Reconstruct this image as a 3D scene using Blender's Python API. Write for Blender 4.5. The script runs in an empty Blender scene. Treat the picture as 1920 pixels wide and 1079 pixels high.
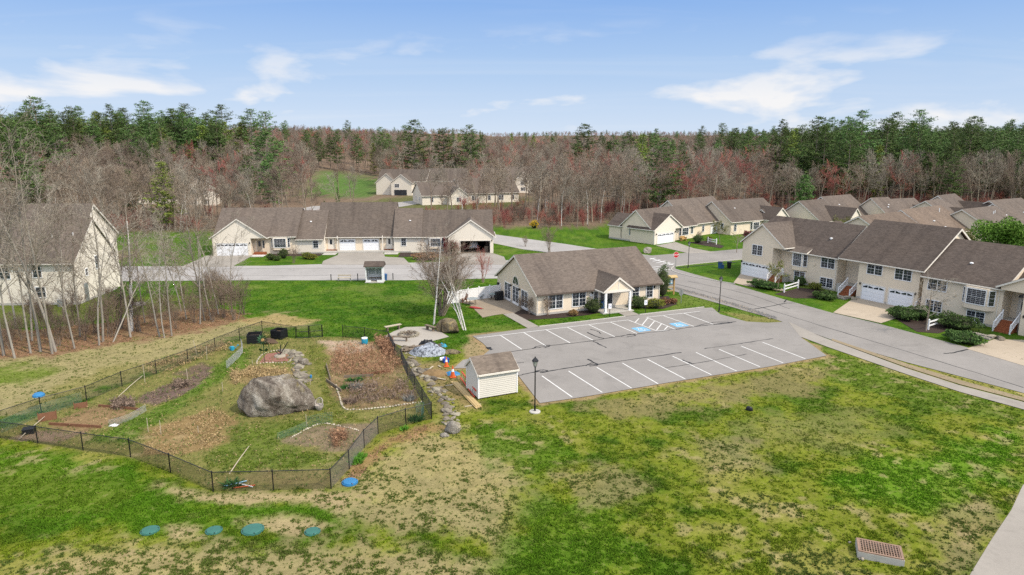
import bpy, bmesh, math, random
import numpy as np
from mathutils import Vector, Matrix

R = math.radians
SC = bpy.context.scene
COL = SC.collection

# ---------------------------------------------------------------- camera
cam_data = bpy.data.cameras.new('camera')
cam_data.sensor_width = 36.0
cam_data.lens = 24.0
cam_data.clip_start = 0.5
cam_data.clip_end = 12000
cam = bpy.data.objects.new('camera', cam_data)
COL.objects.link(cam)
cam.location = (0, 0, 19.8)
cam.rotation_euler = (R(90 - 12.232), 0, 0)
SC.camera = cam

# ---------------------------------------------------------------- sun and sky
SUN_EL, SUN_AZ = R(47), R(122)            # azimuth clockwise from +Y
sun_vec = Vector((math.sin(SUN_AZ) * math.cos(SUN_EL), math.cos(SUN_AZ) * math.cos(SUN_EL), math.sin(SUN_EL)))
sun_data = bpy.data.lights.new('sun', 'SUN')
sun_data.energy = 2.25
sun_data.angle = R(1.5)
sun_data.color = (1.0, 0.89, 0.73)
sun = bpy.data.objects.new('sun', sun_data)
COL.objects.link(sun)
sun.location = (40, -40, 80)
sun.rotation_euler = sun_vec.to_track_quat('Z', 'Y').to_euler()

world = bpy.data.worlds.new('World')
SC.world = world
world.use_nodes = True
wn, wl = world.node_tree.nodes, world.node_tree.links
wn.clear()
def W(t, **kw):
    n = wn.new(t)
    for k, v in kw.items():
        setattr(n, k, v)
    return n
def wmath(op, a, b=None, c=None, clamp=False):
    n = W('ShaderNodeMath', operation=op, use_clamp=clamp)
    for i, v in enumerate((a, b, c)):
        if v is None:
            continue
        if isinstance(v, (int, float)):
            n.inputs[i].default_value = v
        else:
            wl.new(v, n.inputs[i])
    return n.outputs[0]
sky = W('ShaderNodeTexSky', sky_type='NISHITA', sun_disc=False, sun_elevation=SUN_EL, sun_rotation=SUN_AZ,
        altitude=50, air_density=1.15, dust_density=0.2, ozone_density=2.2)
tc = W('ShaderNodeTexCoord')
sep = W('ShaderNodeSeparateXYZ')
wl.new(tc.outputs['Generated'], sep.inputs[0])
sx, sy, sz = sep.outputs
# fair-weather heaps: flattened noise over azimuth and elevation, everywhere round the horizon
hor = wmath('SQRT', wmath('ADD', wmath('MULTIPLY', sx, sx), wmath('MULTIPLY', sy, sy)))
zz = wmath('DIVIDE', sz, wmath('MAXIMUM', hor, 0.05))
comb = W('ShaderNodeCombineXYZ')
wl.new(wmath('MULTIPLY', sx, 1.0), comb.inputs[0])
wl.new(wmath('MULTIPLY', sy, 1.0), comb.inputs[1])
wl.new(wmath('MULTIPLY', zz, 3.4), comb.inputs[2])
n1 = W('ShaderNodeTexNoise')
n1.inputs['Scale'].default_value = 6.0
n1.inputs['Detail'].default_value = 9
n1.inputs['Roughness'].default_value = 0.5
n1.inputs['Distortion'].default_value = 0.25
mp1 = W('ShaderNodeMapping')
mp1.inputs['Location'].default_value = (5.7844, 1.7965, 3.9984)
wl.new(comb.outputs[0], mp1.inputs['Vector'])
wl.new(mp1.outputs[0], n1.inputs['Vector'])
band = wmath('MULTIPLY', wmath('SUBTRACT', 0.165, zz), 9.0, clamp=True)      # thin out upwards
lowb = wmath('MULTIPLY', wmath('ADD', zz, 0.02), 20.0, clamp=True)
heap = wmath('MULTIPLY', wmath('SUBTRACT', n1.outputs['Fac'], 0.52), 8.5, clamp=True)
heap = wmath('MULTIPLY', wmath('MULTIPLY', heap, band), lowb)
# long high streaks
comb2 = W('ShaderNodeCombineXYZ')
inv = wmath('DIVIDE', 1.0, wmath('ADD', wmath('MAXIMUM', sz, 0.0), 0.12))
wl.new(wmath('MULTIPLY', sx, inv), comb2.inputs[0])
wl.new(wmath('MULTIPLY', sy, inv), comb2.inputs[1])
mp2 = W('ShaderNodeMapping')
mp2.inputs['Rotation'].default_value = (0, 0, R(24))
mp2.inputs['Scale'].default_value = (0.32, 1.3, 1)
wl.new(comb2.outputs[0], mp2.inputs['Vector'])
n2 = W('ShaderNodeTexNoise')
n2.inputs['Scale'].default_value = 1.15
n2.inputs['Detail'].default_value = 7
n2.inputs['Roughness'].default_value = 0.5
n2.inputs['Distortion'].default_value = 0.7
wl.new(mp2.outputs[0], n2.inputs['Vector'])
streak = wmath('MULTIPLY', wmath('SUBTRACT', n2.outputs['Fac'], 0.49), 2.6, clamp=True)
streak = wmath('MULTIPLY', streak, 0.22)
cover = wmath('MAXIMUM', wmath('MULTIPLY', heap, 0.95), streak)
# clear air: pale at the horizon, deepening upwards, then the brightened sky texture
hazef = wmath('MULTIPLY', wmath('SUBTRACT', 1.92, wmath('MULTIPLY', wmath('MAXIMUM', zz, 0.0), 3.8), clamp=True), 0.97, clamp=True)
grad = W('ShaderNodeValToRGB')
wl.new(wmath('MULTIPLY', wmath('MAXIMUM', zz, 0.0), 3.0, clamp=True), grad.inputs[0])
ge = grad.color_ramp.elements
ge[0].position, ge[0].color = 0.0, (0.640, 0.760, 0.920, 1)
ge[1].position, ge[1].color = 1.0, (0.085, 0.290, 0.800, 1)
gx2 = ge.new(0.30)
gx2.color = (0.400, 0.595, 0.890, 1)
gx2 = ge.new(0.62)
gx2.color = (0.185, 0.405, 0.850, 1)
gmul = W('ShaderNodeVectorMath', operation='SCALE')
wl.new(grad.outputs[0], gmul.inputs[0])
gmul.inputs['Scale'].default_value = 4.9
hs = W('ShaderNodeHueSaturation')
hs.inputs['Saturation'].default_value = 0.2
hs.inputs['Value'].default_value = 2.2  # sky above the view whitened and raised to add fill light on walls
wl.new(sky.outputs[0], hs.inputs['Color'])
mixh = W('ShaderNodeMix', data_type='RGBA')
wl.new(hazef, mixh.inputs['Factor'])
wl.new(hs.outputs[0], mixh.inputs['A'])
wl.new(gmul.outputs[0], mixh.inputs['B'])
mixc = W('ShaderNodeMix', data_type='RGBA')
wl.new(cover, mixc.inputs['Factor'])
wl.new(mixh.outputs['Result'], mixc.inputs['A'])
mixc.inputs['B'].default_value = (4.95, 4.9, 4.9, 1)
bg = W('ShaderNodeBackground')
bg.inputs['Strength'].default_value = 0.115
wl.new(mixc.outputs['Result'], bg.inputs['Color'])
wo = W('ShaderNodeOutputWorld')
wl.new(bg.outputs[0], wo.inputs['Surface'])

vs = SC.view_settings
vs.view_transform = 'Standard'
vs.look = 'None'
vs.gamma = 1
vs.exposure = 0.72
vs.use_curve_mapping = False
SC.cycles.max_bounces = 5
SC.cycles.diffuse_bounces = 3
SC.cycles.transparent_max_bounces = 8
SC.cycles.caustics_reflective = False
SC.cycles.caustics_refractive = False
SC.cycles.use_denoising = False
SC.cycles.sample_clamp_indirect = 4.0

# ---------------------------------------------------------------- noise on arrays
def _hash(ix, iy, seed):
    n = (ix.astype(np.int64) * 374761393 + iy.astype(np.int64) * 668265263 + seed * 1442695041) & 0x7fffffff
    n = ((n ^ (n >> 13)) * 1274126177) & 0x7fffffff
    return ((n ^ (n >> 16)) & 0xffff) / 65535.0
def vnoise(x, y, seed=0):
    ix, iy = np.floor(x), np.floor(y)
    fx, fy = x - ix, y - iy
    fx, fy = fx * fx * (3 - 2 * fx), fy * fy * (3 - 2 * fy)
    a, b = _hash(ix, iy, seed), _hash(ix + 1, iy, seed)
    c, d = _hash(ix, iy + 1, seed), _hash(ix + 1, iy + 1, seed)
    return (a * (1 - fx) + b * fx) * (1 - fy) + (c * (1 - fx) + d * fx) * fy
def fbm(x, y, seed=0, oct=4, rough=0.55):
    s, a, t = 0.0, 1.0, 0.0
    for i in range(oct):
        s = s + a * vnoise(x * 2 ** i + 17.3 * i, y * 2 ** i - 9.1 * i, seed + i)
        t += a
        a *= rough
    return s / t
def sstep(a, b, x):
    t = np.clip((x - a) / (b - a), 0, 1)
    return t * t * (3 - 2 * t)
def poly_sd(px, py, poly):
    """signed distance to a polygon, negative inside"""
    d = np.full(px.shape, 1e9)
    inside = np.zeros(px.shape, bool)
    n = len(poly)
    for i in range(n):
        (ax, ay), (bx, by) = poly[i], poly[(i + 1) % n]
        ex, ey = bx - ax, by - ay
        t = np.clip(((px - ax) * ex + (py - ay) * ey) / (ex * ex + ey * ey + 1e-9), 0, 1)
        d = np.minimum(d, np.hypot(px - ax - t * ex, py - ay - t * ey))
        c = ((ay > py) != (by > py)) & (px < (bx - ax) * (py - ay) / (by - ay + 1e-12) + ax)
        inside ^= c
    return np.where(inside, -d, d)

# ---------------------------------------------------------------- materials
MATS = {}
def new_mat(name):
    m = bpy.data.materials.new(name)
    m.use_nodes = True
    nt = m.node_tree
    nt.nodes.clear()
    p = nt.nodes.new('ShaderNodeBsdfPrincipled')
    o = nt.nodes.new('ShaderNodeOutputMaterial')
    nt.links.new(p.outputs[0], o.inputs['Surface'])
    MATS[name] = m
    return m, nt, p
class NT:
    def __init__(s, nt): s.nt = nt
    def n(s, t, **kw):
        x = s.nt.nodes.new(t)
        for k, v in kw.items():
            if k in x.bl_rna.properties: setattr(x, k, v)
            else: x.inputs[k].default_value = v
        return x
    def l(s, a, b): s.nt.links.new(a, b)
    def math(s, op, a, b=None, clamp=False):
        x = s.n('ShaderNodeMath', operation=op, use_clamp=clamp)
        for i, v in enumerate((a, b)):
            if v is None: continue
            if isinstance(v, (int, float)): x.inputs[i].default_value = v
            else: s.l(v, x.inputs[i])
        return x.outputs[0]
    def mix(s, f, a, b, blend='MIX'):
        x = s.n('ShaderNodeMix', data_type='RGBA', blend_type=blend)
        for k, v in (('Factor', f), ('A', a), ('B', b)):
            sock = [q for q in x.inputs if q.name == k and q.enabled][0] if k != 'Factor' else x.inputs[0]
            if isinstance(v, (int, float)): sock.default_value = v
            elif isinstance(v, tuple): sock.default_value = (*v, 1)
            else: s.l(v, sock)
        return [q for q in x.outputs if q.enabled][0]
    def noise(s, vec, scale, detail=4, rough=0.55, dist=0.0):
        x = s.n('ShaderNodeTexNoise')
        x.inputs['Scale'].default_value = scale
        x.inputs['Detail'].default_value = detail
        x.inputs['Roughness'].default_value = rough
        x.inputs['Distortion'].default_value = dist
        s.l(vec, x.inputs['Vector'])
        return x.outputs['Fac']
    def mapping(s, vec, scale=(1, 1, 1), loc=(0, 0, 0)):
        x = s.n('ShaderNodeMapping')
        x.inputs['Scale'].default_value = scale
        x.inputs['Location'].default_value = loc
        s.l(vec, x.inputs['Vector'])
        return x.outputs[0]
    def ramp(s, f, stops):
        x = s.n('ShaderNodeValToRGB')
        e = x.color_ramp.elements
        while len(e) < len(stops): e.new(0.5)
        for q, (p, c) in zip(e, stops):
            q.position = p
            q.color = (*c, 1) if len(c) == 3 else c
        s.l(f, x.inputs[0])
        return x.outputs[0]
    def bump(s, h, strength, dist=0.02):
        x = s.n('ShaderNodeBump')
        x.inputs['Strength'].default_value = strength
        x.inputs['Distance'].default_value = dist
        s.l(h, x.inputs['Height'])
        return x.outputs[0]
def sc(c, k): return tuple(max(0.0, min(1.0, v * k)) for v in c)
def mat(name, col, rough=0.75, var=0.12, scale=3.0, fine=0.0, fscale=40.0, bump=0.0, objvar=0.0, metallic=0.0, spec=0.3, emis=None):
    if name in MATS: return MATS[name]
    m, nt, p = new_mat(name)
    t = NT(nt)
    vec = t.n('ShaderNodeTexCoord').outputs['Object']
    f = t.noise(vec, scale, 5)
    c = t.mix(f, sc(col, 1 - 2 * var), sc(col, 1 + 2 * var))
    if fine:
        g = t.noise(vec, fscale, 3, 0.7)
        c = t.mix(g, t.mix(1.0, c, (1 - fine,) * 3, 'MULTIPLY'), t.mix(1.0, c, (1 + fine,) * 3, 'MULTIPLY'))
        if bump: t.l(t.bump(g, bump, 0.02), p.inputs['Normal'])
    elif bump:
        t.l(t.bump(t.noise(vec, fscale, 4), bump, 0.02), p.inputs['Normal'])
    if objvar:
        r = t.n('ShaderNodeObjectInfo').outputs['Random']
        h = t.n('ShaderNodeHueSaturation')
        t.l(t.math('ADD', 1 - objvar, t.math('MULTIPLY', r, 2 * objvar)), h.inputs['Value'])
        t.l(t.math('ADD', 0.5 - objvar * 0.03, t.math('MULTIPLY', r, 0.06 * objvar)), h.inputs['Hue'])
        t.l(c, h.inputs['Color'])
        c = h.outputs[0]
    t.l(c, p.inputs['Base Color'])
    p.inputs['Roughness'].default_value = rough
    p.inputs['Metallic'].default_value = metallic
    p.inputs['Specular IOR Level'].default_value = spec
    return m

def siding(name, col):
    m, nt, p = new_mat(name)
    t = NT(nt)
    vec = t.n('ShaderNodeTexCoord').outputs['Object']
    sep = t.n('ShaderNodeSeparateXYZ'); t.l(vec, sep.inputs[0])
    saw = t.math('FRACT', t.math('MULTIPLY', sep.outputs[2], 1 / 0.15))
    big = t.noise(vec, 0.5, 4)
    weather = t.noise(t.mapping(vec, (2.2, 2.2, 0.25)), 1.0, 5, 0.65)
    c = t.mix(big, sc(col, 0.94), sc(col, 1.06))
    c = t.mix(t.math('MULTIPLY', t.math('SUBTRACT', weather, 0.5, True), 0.8), c, sc(col, 0.78))
    t.l(c, p.inputs['Base Color'])
    t.l(t.bump(t.math('SUBTRACT', 1.0, saw), 0.14, 0.03), p.inputs['Normal'])
    p.inputs['Roughness'].default_value = 0.55
    p.inputs['Specular IOR Level'].default_value = 0.25
    return m
def shingles(name, col):
    m, nt, p = new_mat(name)
    t = NT(nt)
    vec = t.n('ShaderNodeTexCoord').outputs['Object']
    tabs = t.n('ShaderNodeTexVoronoi'); tabs.inputs['Scale'].default_value = 1.0
    t.l(t.mapping(vec, (3.4, 6.5, 6.5)), tabs.inputs['Vector'])
    h = t.n('ShaderNodeSeparateColor'); t.l(tabs.outputs['Color'], h.inputs[0])
    sp = t.noise(vec, 26, 3, 0.7)
    big = t.noise(vec, 0.22, 4, 0.6)
    streak = t.noise(t.mapping(vec, (0.9, 0.10, 0.10)), 1.0, 4, 0.6, 0.3)
    c = t.mix(h.outputs[0], sc(col, 0.74), sc(col, 1.26))
    c = t.mix(t.math('MULTIPLY', sp, 0.5), c, sc(col, 1.35))
    c = t.mix(t.math('MULTIPLY', t.math('SUBTRACT', streak, 0.48, True), 3.0, True), c, t.mix(1.0, c, (0.66, 0.66, 0.68), 'MULTIPLY'))
    c = t.mix(t.math('MULTIPLY', t.math('SUBTRACT', big, 0.45, True), 1.4), c, t.mix(1.0, c, (1.18, 1.12, 1.05), 'MULTIPLY'))
    r = t.n('ShaderNodeObjectInfo').outputs['Random']
    hs = t.n('ShaderNodeHueSaturation')
    t.l(t.math('ADD', 0.88, t.math('MULTIPLY', r, 0.24)), hs.inputs['Value'])
    t.l(c, hs.inputs['Color'])
    t.l(hs.outputs[0], p.inputs['Base Color'])
    t.l(t.bump(t.math('ADD', h.outputs[0], sp), 0.5, 0.03), p.inputs['Normal'])
    p.inputs['Roughness'].default_value = 0.92
    p.inputs['Specular IOR Level'].default_value = 0.15
    return m
def asphalt(name, col, patch=0.15):
    m, nt, p = new_mat(name)
    t = NT(nt)
    vec = t.n('ShaderNodeTexCoord').outputs['Object']
    big = t.noise(vec, 0.16, 5, 0.6)
    mid = t.noise(vec, 1.3, 5, 0.65)
    fine = t.noise(vec, 22, 3, 0.75)
    st = t.noise(t.mapping(vec, loc=(31, 7, 3)), 0.5, 6, 0.7, 0.6)
    c = t.mix(big, sc(col, 1 - patch * 2), sc(col, 1 + patch * 2))
    c = t.mix(mid, t.mix(1.0, c, (0.9,) * 3, 'MULTIPLY'), t.mix(1.0, c, (1.1,) * 3, 'MULTIPLY'))
    c = t.mix(fine, t.mix(1.0, c, (0.74,) * 3, 'MULTIPLY'), t.mix(1.0, c, (1.26,) * 3, 'MULTIPLY'))
    c = t.mix(t.math('MULTIPLY', t.math('SUBTRACT', st, 0.54, True), 3.0, True), c, sc(col, 0.66))
    t.l(c, p.inputs['Base Color'])
    t.l(t.bump(fine, 0.25, 0.01), p.inputs['Normal'])
    p.inputs['Roughness'].default_value = 0.88
    p.inputs['Specular IOR Level'].default_value = 0.25
    return m
CREAM = (0.73, 0.62, 0.48)
siding('siding', CREAM)
siding('siding_pale', (0.72, 0.655, 0.555))
shingles('shingles', (0.112, 0.091, 0.076))
shingles('shingles_tan', (0.142, 0.108, 0.084))
shingles('shingles_shed', (0.155, 0.125, 0.10))
shingles('shingles_dark', (0.086, 0.068, 0.057))
asphalt('asphalt', (0.228, 0.212, 0.196))
asphalt('asphalt_road', (0.305, 0.290, 0.276))
asphalt('asphalt_old', (0.275, 0.25, 0.218))
asphalt('concrete_drive', (0.36, 0.30, 0.228), 0.12)
mat('trim', (0.70, 0.655, 0.58), 0.45, 0.03, 2)
mat('vinyl_white', (0.80, 0.80, 0.80), 0.4, 0.03, 2)
mat('garage_white', (0.78, 0.79, 0.81), 0.4, 0.03, 1.5)
mat('gutter_brown', (0.10, 0.075, 0.06), 0.5, 0.1, 2)
mat('maroon', (0.16, 0.022, 0.022), 0.7, 0.25, 1.5, 0.3, 9)
mat('concrete', (0.42, 0.40, 0.36), 0.9, 0.1, 1.5, 0.15, 30, 0.2)
mat('dark_metal', (0.012, 0.012, 0.013), 0.45, 0.1, 3, metallic=0.2, spec=0.5)
mat('black_plastic', (0.014, 0.015, 0.017), 0.4, 0.15, 2)
mat('wood_new', (0.44, 0.32, 0.15), 0.7, 0.12, 6)
mat('wood_tan', (0.42, 0.26, 0.10), 0.7, 0.15, 4)
mat('wood_old', (0.17, 0.135, 0.10), 0.9, 0.2, 5, 0.2, 30, 0.3)
mat('wood_pale', (0.42, 0.36, 0.27), 0.85, 0.15, 4)
mat('deck_red', (0.26, 0.085, 0.035), 0.7, 0.12, 3)
mat('paint_line', (0.60, 0.595, 0.575), 0.7, 0.12, 2.5, 0.45, 14)
mat('paint_worn', (0.42, 0.41, 0.395), 0.7, 0.15, 2.5, 0.45, 14)
mat('paint_blue', (0.15, 0.36, 0.55), 0.7, 0.10, 2, 0.2, 15)
mat('tar', (0.012, 0.012, 0.013), 0.6, 0.2, 2)
mat('galvanised', (0.36, 0.37, 0.38), 0.4, 0.08, 3, metallic=0.6)
m, nt, p = new_mat('glass_dark')
t = NT(nt)
vec = t.n('ShaderNodeTexCoord').outputs['Object']
t.l(t.mix(t.noise(vec, 1.6, 3), (0.010, 0.014, 0.020), (0.045, 0.055, 0.070)), p.inputs['Base Color'])
p.inputs['Roughness'].default_value = 0.06
p.inputs['Specular IOR Level'].default_value = 0.6

# ---------------------------------------------------------------- mesh helpers
class MB:
    def __init__(s): s.v, s.f, s.isl = [], [], []
    def add(s, vs, fs):
        o = len(s.v)
        s.isl.append((o, len(s.f)))
        s.v += [tuple(v) for v in vs]
        s.f += [tuple(i + o for i in f) for f in fs]
        return s
    def box(s, x0, y0, z0, x1, y1, z1):
        return s.add([(x0, y0, z0), (x1, y0, z0), (x1, y1, z0), (x0, y1, z0), (x0, y0, z1), (x1, y0, z1), (x1, y1, z1), (x0, y1, z1)],
                     [(0, 3, 2, 1), (4, 5, 6, 7), (0, 1, 5, 4), (1, 2, 6, 5), (2, 3, 7, 6), (3, 0, 4, 7)])
    def prism(s, poly, a, b, axis='x'):
        """poly of (t, z) extruded from a to b along axis; 'x': t is y, 'y': t is x, 'z': poly is (x, y)"""
        n = len(poly)
        def pt(q, w):
            if axis == 'x': return (w, q[0], q[1])
            if axis == 'y': return (q[0], w, q[1])
            return (q[0], q[1], w)
        vs = [pt(q, a) for q in poly] + [pt(q, b) for q in poly]
        fs = [tuple(range(n)), tuple(range(2 * n - 1, n - 1, -1))]
        fs += [(i, i + n, (i + 1) % n + n, (i + 1) % n) for i in range(n)]
        return s.add(vs, fs)
    def tube(s, p0, p1, r0, r1=None, n=6, cap=True):
        r1 = r0 if r1 is None else r1
        p0, p1 = Vector(p0), Vector(p1)
        d = (p1 - p0)
        if d.length < 1e-6: return s
        d.normalize()
        u = d.cross(Vector((0, 0, 1)) if abs(d.z) < 0.9 else Vector((1, 0, 0))).normalized()
        w = d.cross(u)
        vs = []
        for p, r in ((p0, r0), (p1, r1)):
            for i in range(n):
                a = 2 * math.pi * i / n
                vs.append(p + u * (r * math.cos(a)) + w * (r * math.sin(a)))
        fs = [(i, (i + 1) % n, (i + 1) % n + n, i + n) for i in range(n)]
        if cap: fs += [tuple(range(n - 1, -1, -1)), tuple(range(n, 2 * n))]
        return s.add(vs, fs)
    def bar(s, p0, p1, w, h):
        """square bar between two points, w sideways, h upwards"""
        p0, p1 = Vector(p0), Vector(p1)
        d = (p1 - p0).normalized()
        u = d.cross(Vector((0, 0, 1)) if abs(d.z) < 0.95 else Vector((1, 0, 0))).normalized()
        k = u.cross(d)
        vs = [p + u * (a * w / 2) + k * (b * h / 2) for p in (p0, p1) for a, b in ((-1, -1), (1, -1), (1, 1), (-1, 1))]
        return s.add(vs, [(3, 2, 1, 0), (4, 5, 6, 7), (0, 1, 5, 4), (1, 2, 6, 5), (2, 3, 7, 6), (3, 0, 4, 7)])
    def lathe(s, prof, n=12, c=(0, 0, 0)):
        k = len(prof)
        vs = [(c[0] + r * math.cos(2 * math.pi * i / n), c[1] + r * math.sin(2 * math.pi * i / n), c[2] + z) for i in range(n) for r, z in prof]
        fs = [(i * k + j, ((i + 1) % n) * k + j, ((i + 1) % n) * k + j + 1, i * k + j + 1) for i in range(n) for j in range(k - 1)]
        fs.append(tuple(i * k for i in range(n - 1, -1, -1)))
        fs.append(tuple(i * k + k - 1 for i in range(n)))
        return s.add(vs, fs)
    def split(s):
        """one MB for each piece that was added"""
        out = []
        for i, (v0, f0) in enumerate(s.isl):
            v1, f1 = s.isl[i + 1] if i + 1 < len(s.isl) else (len(s.v), len(s.f))
            b = MB()
            b.add(s.v[v0:v1], [tuple(q - v0 for q in f) for f in s.f[f0:f1]])
            out.append(b)
        return out
    def mesh(s, name, m, smooth=False):
        me = bpy.data.meshes.new(name)
        me.from_pydata(s.v, [], s.f)
        if m: me.materials.append(MATS[m] if isinstance(m, str) else m)
        if smooth: me.shade_smooth()
        me.update()
        return me
    def build(s, name, m, parent=None, smooth=False, loc=(0, 0, 0), rz=0.0):
        return place(name, s.mesh(name, m, smooth), parent, loc, rz)
def place(name, me, parent=None, loc=(0, 0, 0), rz=0.0, scale=None):
    o = bpy.data.objects.new(name, me)
    COL.objects.link(o)
    o.location = loc
    o.rotation_euler = (0, 0, rz) if isinstance(rz, (int, float)) else rz
    if scale is not None: o.scale = scale if isinstance(scale, (tuple, list)) else (scale,) * 3
    if parent is not None: o.parent = parent
    return o
def tag(o, label, cat, group=None, kind=None):
    if label: o['label'] = label
    if cat: o['category'] = cat
    if group: o['group'] = group
    if kind: o['kind'] = kind
    return o
def thing(name, label, cat, loc=(0, 0, 0), rz=0.0, group=None):
    o = bpy.data.objects.new(name, None)
    o.empty_display_size = 0.5
    COL.objects.link(o)
    o.location = loc if len(loc) == 3 else (*loc, 0)
    o.rotation_euler = (0, 0, rz)
    return tag(o, label, cat, group)
def np_mesh(name, V, faces, m, smooth=False):
    """V (n,3) array; faces list of (k,3) or (k,4) int arrays"""
    me = bpy.data.meshes.new(name)
    me.vertices.add(len(V))
    me.vertices.foreach_set('co', np.asarray(V, np.float32).ravel())
    loops = np.concatenate([f.ravel() for f in faces]).astype(np.int32)
    sizes = np.concatenate([np.full(len(f), f.shape[1], np.int32) for f in faces])
    starts = np.concatenate([[0], np.cumsum(sizes)[:-1]]).astype(np.int32)
    me.loops.add(len(loops))
    me.loops.foreach_set('vertex_index', loops)
    me.polygons.add(len(sizes))
    me.polygons.foreach_set('loop_start', starts)
    me.polygons.foreach_set('loop_total', sizes)
    for q in (m if isinstance(m, (list, tuple)) else [m]):
        if q: me.materials.append(MATS[q] if isinstance(q, str) else q)
    me.update(calc_edges=True)
    if smooth: me.shade_smooth()
    return me
def copy_tree(o, parent=None):
    c = o.copy()
    COL.objects.link(c)
    if parent is not None: c.parent = parent
    for ch in [q for q in bpy.data.objects if q.parent == o] if False else list(o.children):
        copy_tree(ch, c)
    return c
def sheet(name, poly, z, m, parent=None, kind='structure', thick=0.0):
    """flat polygon, any simple outline"""
    bm = bmesh.new()
    vs = [bm.verts.new((x, y, z)) for x, y in poly]
    f = bm.faces.new(vs)
    if f.normal.z < 0: f.normal_flip()
    bmesh.ops.triangulate(bm, faces=[f])
    bm.normal_update()
    for q in bm.faces:
        if q.normal.z < 0: q.normal_flip()
    if thick:
        r = bmesh.ops.extrude_face_region(bm, geom=list(bm.faces))
        # the copy moves down and becomes the underside
        for q in [g for g in r['geom'] if isinstance(g, bmesh.types.BMVert)]: q.co.z -= thick
        bmesh.ops.recalc_face_normals(bm, faces=bm.faces)
    me = bpy.data.meshes.new(name)
    bm.to_mesh(me); bm.free()
    me.materials.append(MATS[m])
    o = place(name, me, parent)
    if kind and parent is None: o['kind'] = kind
    return o
def strip(pts, w, z):
    """flat ribbon along a polyline -> MB"""
    b = MB()
    L, Rr = [], []
    n = len(pts)
    for i, p in enumerate(pts):
        a, c = pts[max(i - 1, 0)], pts[min(i + 1, n - 1)]
        dx, dy = c[0] - a[0], c[1] - a[1]
        l = math.hypot(dx, dy) or 1
        ww = w(i / max(n - 1, 1)) if callable(w) else w
        L.append((p[0] - dy / l * ww / 2, p[1] + dx / l * ww / 2, z))
        Rr.append((p[0] + dy / l * ww / 2, p[1] - dx / l * ww / 2, z))
    return b.add(L + Rr, [(i + n, i + n + 1, i + 1, i) for i in range(n - 1)])
def smooth_line(pts, k=6):
    out = []
    P = [pts[0]] + list(pts) + [pts[-1]]
    for i in range(1, len(P) - 2):
        for j in range(k):
            t = j / k
            q = []
            for d in range(2):
                a, b, c, e = P[i - 1][d], P[i][d], P[i + 1][d], P[i + 2][d]
                q.append(0.5 * (2 * b + (c - a) * t + (2 * a - 5 * b + 4 * c - e) * t * t + (3 * b - a - 3 * c + e) * t ** 3))
            out.append(tuple(q))
    out.append(tuple(pts[-1]))
    return out

# ================================================================ the ground
def terrain(x, y):
    x, y = np.asarray(x, float), np.asarray(y, float)
    hill = 9.5 * sstep(170, 300, y) * sstep(-55, -150, x)
    far = 5.0 * sstep(260, 620, y) + 26.0 * sstep(900, 2600, y)
    rgt = 3.0 * sstep(180, 260, y) * sstep(60, 130, x)
    return hill + far + rgt
LUSH, MID, YEL, DRY = (0.040, 0.105, 0.006), (0.125, 0.172, 0.025), (0.190, 0.180, 0.045), (0.375, 0.29, 0.16)
SOIL, LITTER, FLOOR = (0.16, 0.112, 0.072), (0.235, 0.150, 0.088), (0.175, 0.125, 0.09)
LOT = [(-4.06, 67.62), (2.30, 70.88), (11.49, 74.92), (21.70, 79.28), (24.08, 79.81), (24.09, 76.61), (26.07, 73.30), (28.27, 72.84), (30.69, 73.30), (31.55, 68.21), (29.52, 67.04), (29.55, 64.81), (29.44, 61.07), (22.77, 57.85), (12.86, 53.77), (5.44, 50.53), (2.13, 49.31), (1.10, 53.39), (0.00, 57.71), (-2.84, 57.71), (-5.18, 57.42), (-4.50, 59.80), (-2.74, 61.07), (-2.15, 62.89), (-2.92, 65.17)]
FENCE = [(-36.62, 43.43), (-34.73, 43.09), (-31.60, 42.26), (-27.94, 41.22), (-24.32, 40.26), (-20.75, 38.16), (-17.17, 35.88), (-13.76, 36.03), (-10.49, 36.22), (-10.00, 38.64), (-9.71, 41.62), (-9.21, 43.78), (-7.52, 45.21), (-5.82, 46.35), (-6.89, 49.42), (-7.87, 52.33), (-8.93, 55.40), (-9.99, 58.89), (-10.90, 60.90), (-12.22, 64.99), (-14.91, 66.47), (-17.31, 67.23), (-19.44, 67.42), (-20.70, 67.04), (-22.00, 66.85), (-26.19, 69.01), (-27.41, 66.09), (-28.45, 62.72), (-29.36, 59.04), (-30.68, 56.01), (-32.01, 53.07), (-32.89, 49.75), (-34.77, 47.33)]
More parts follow.
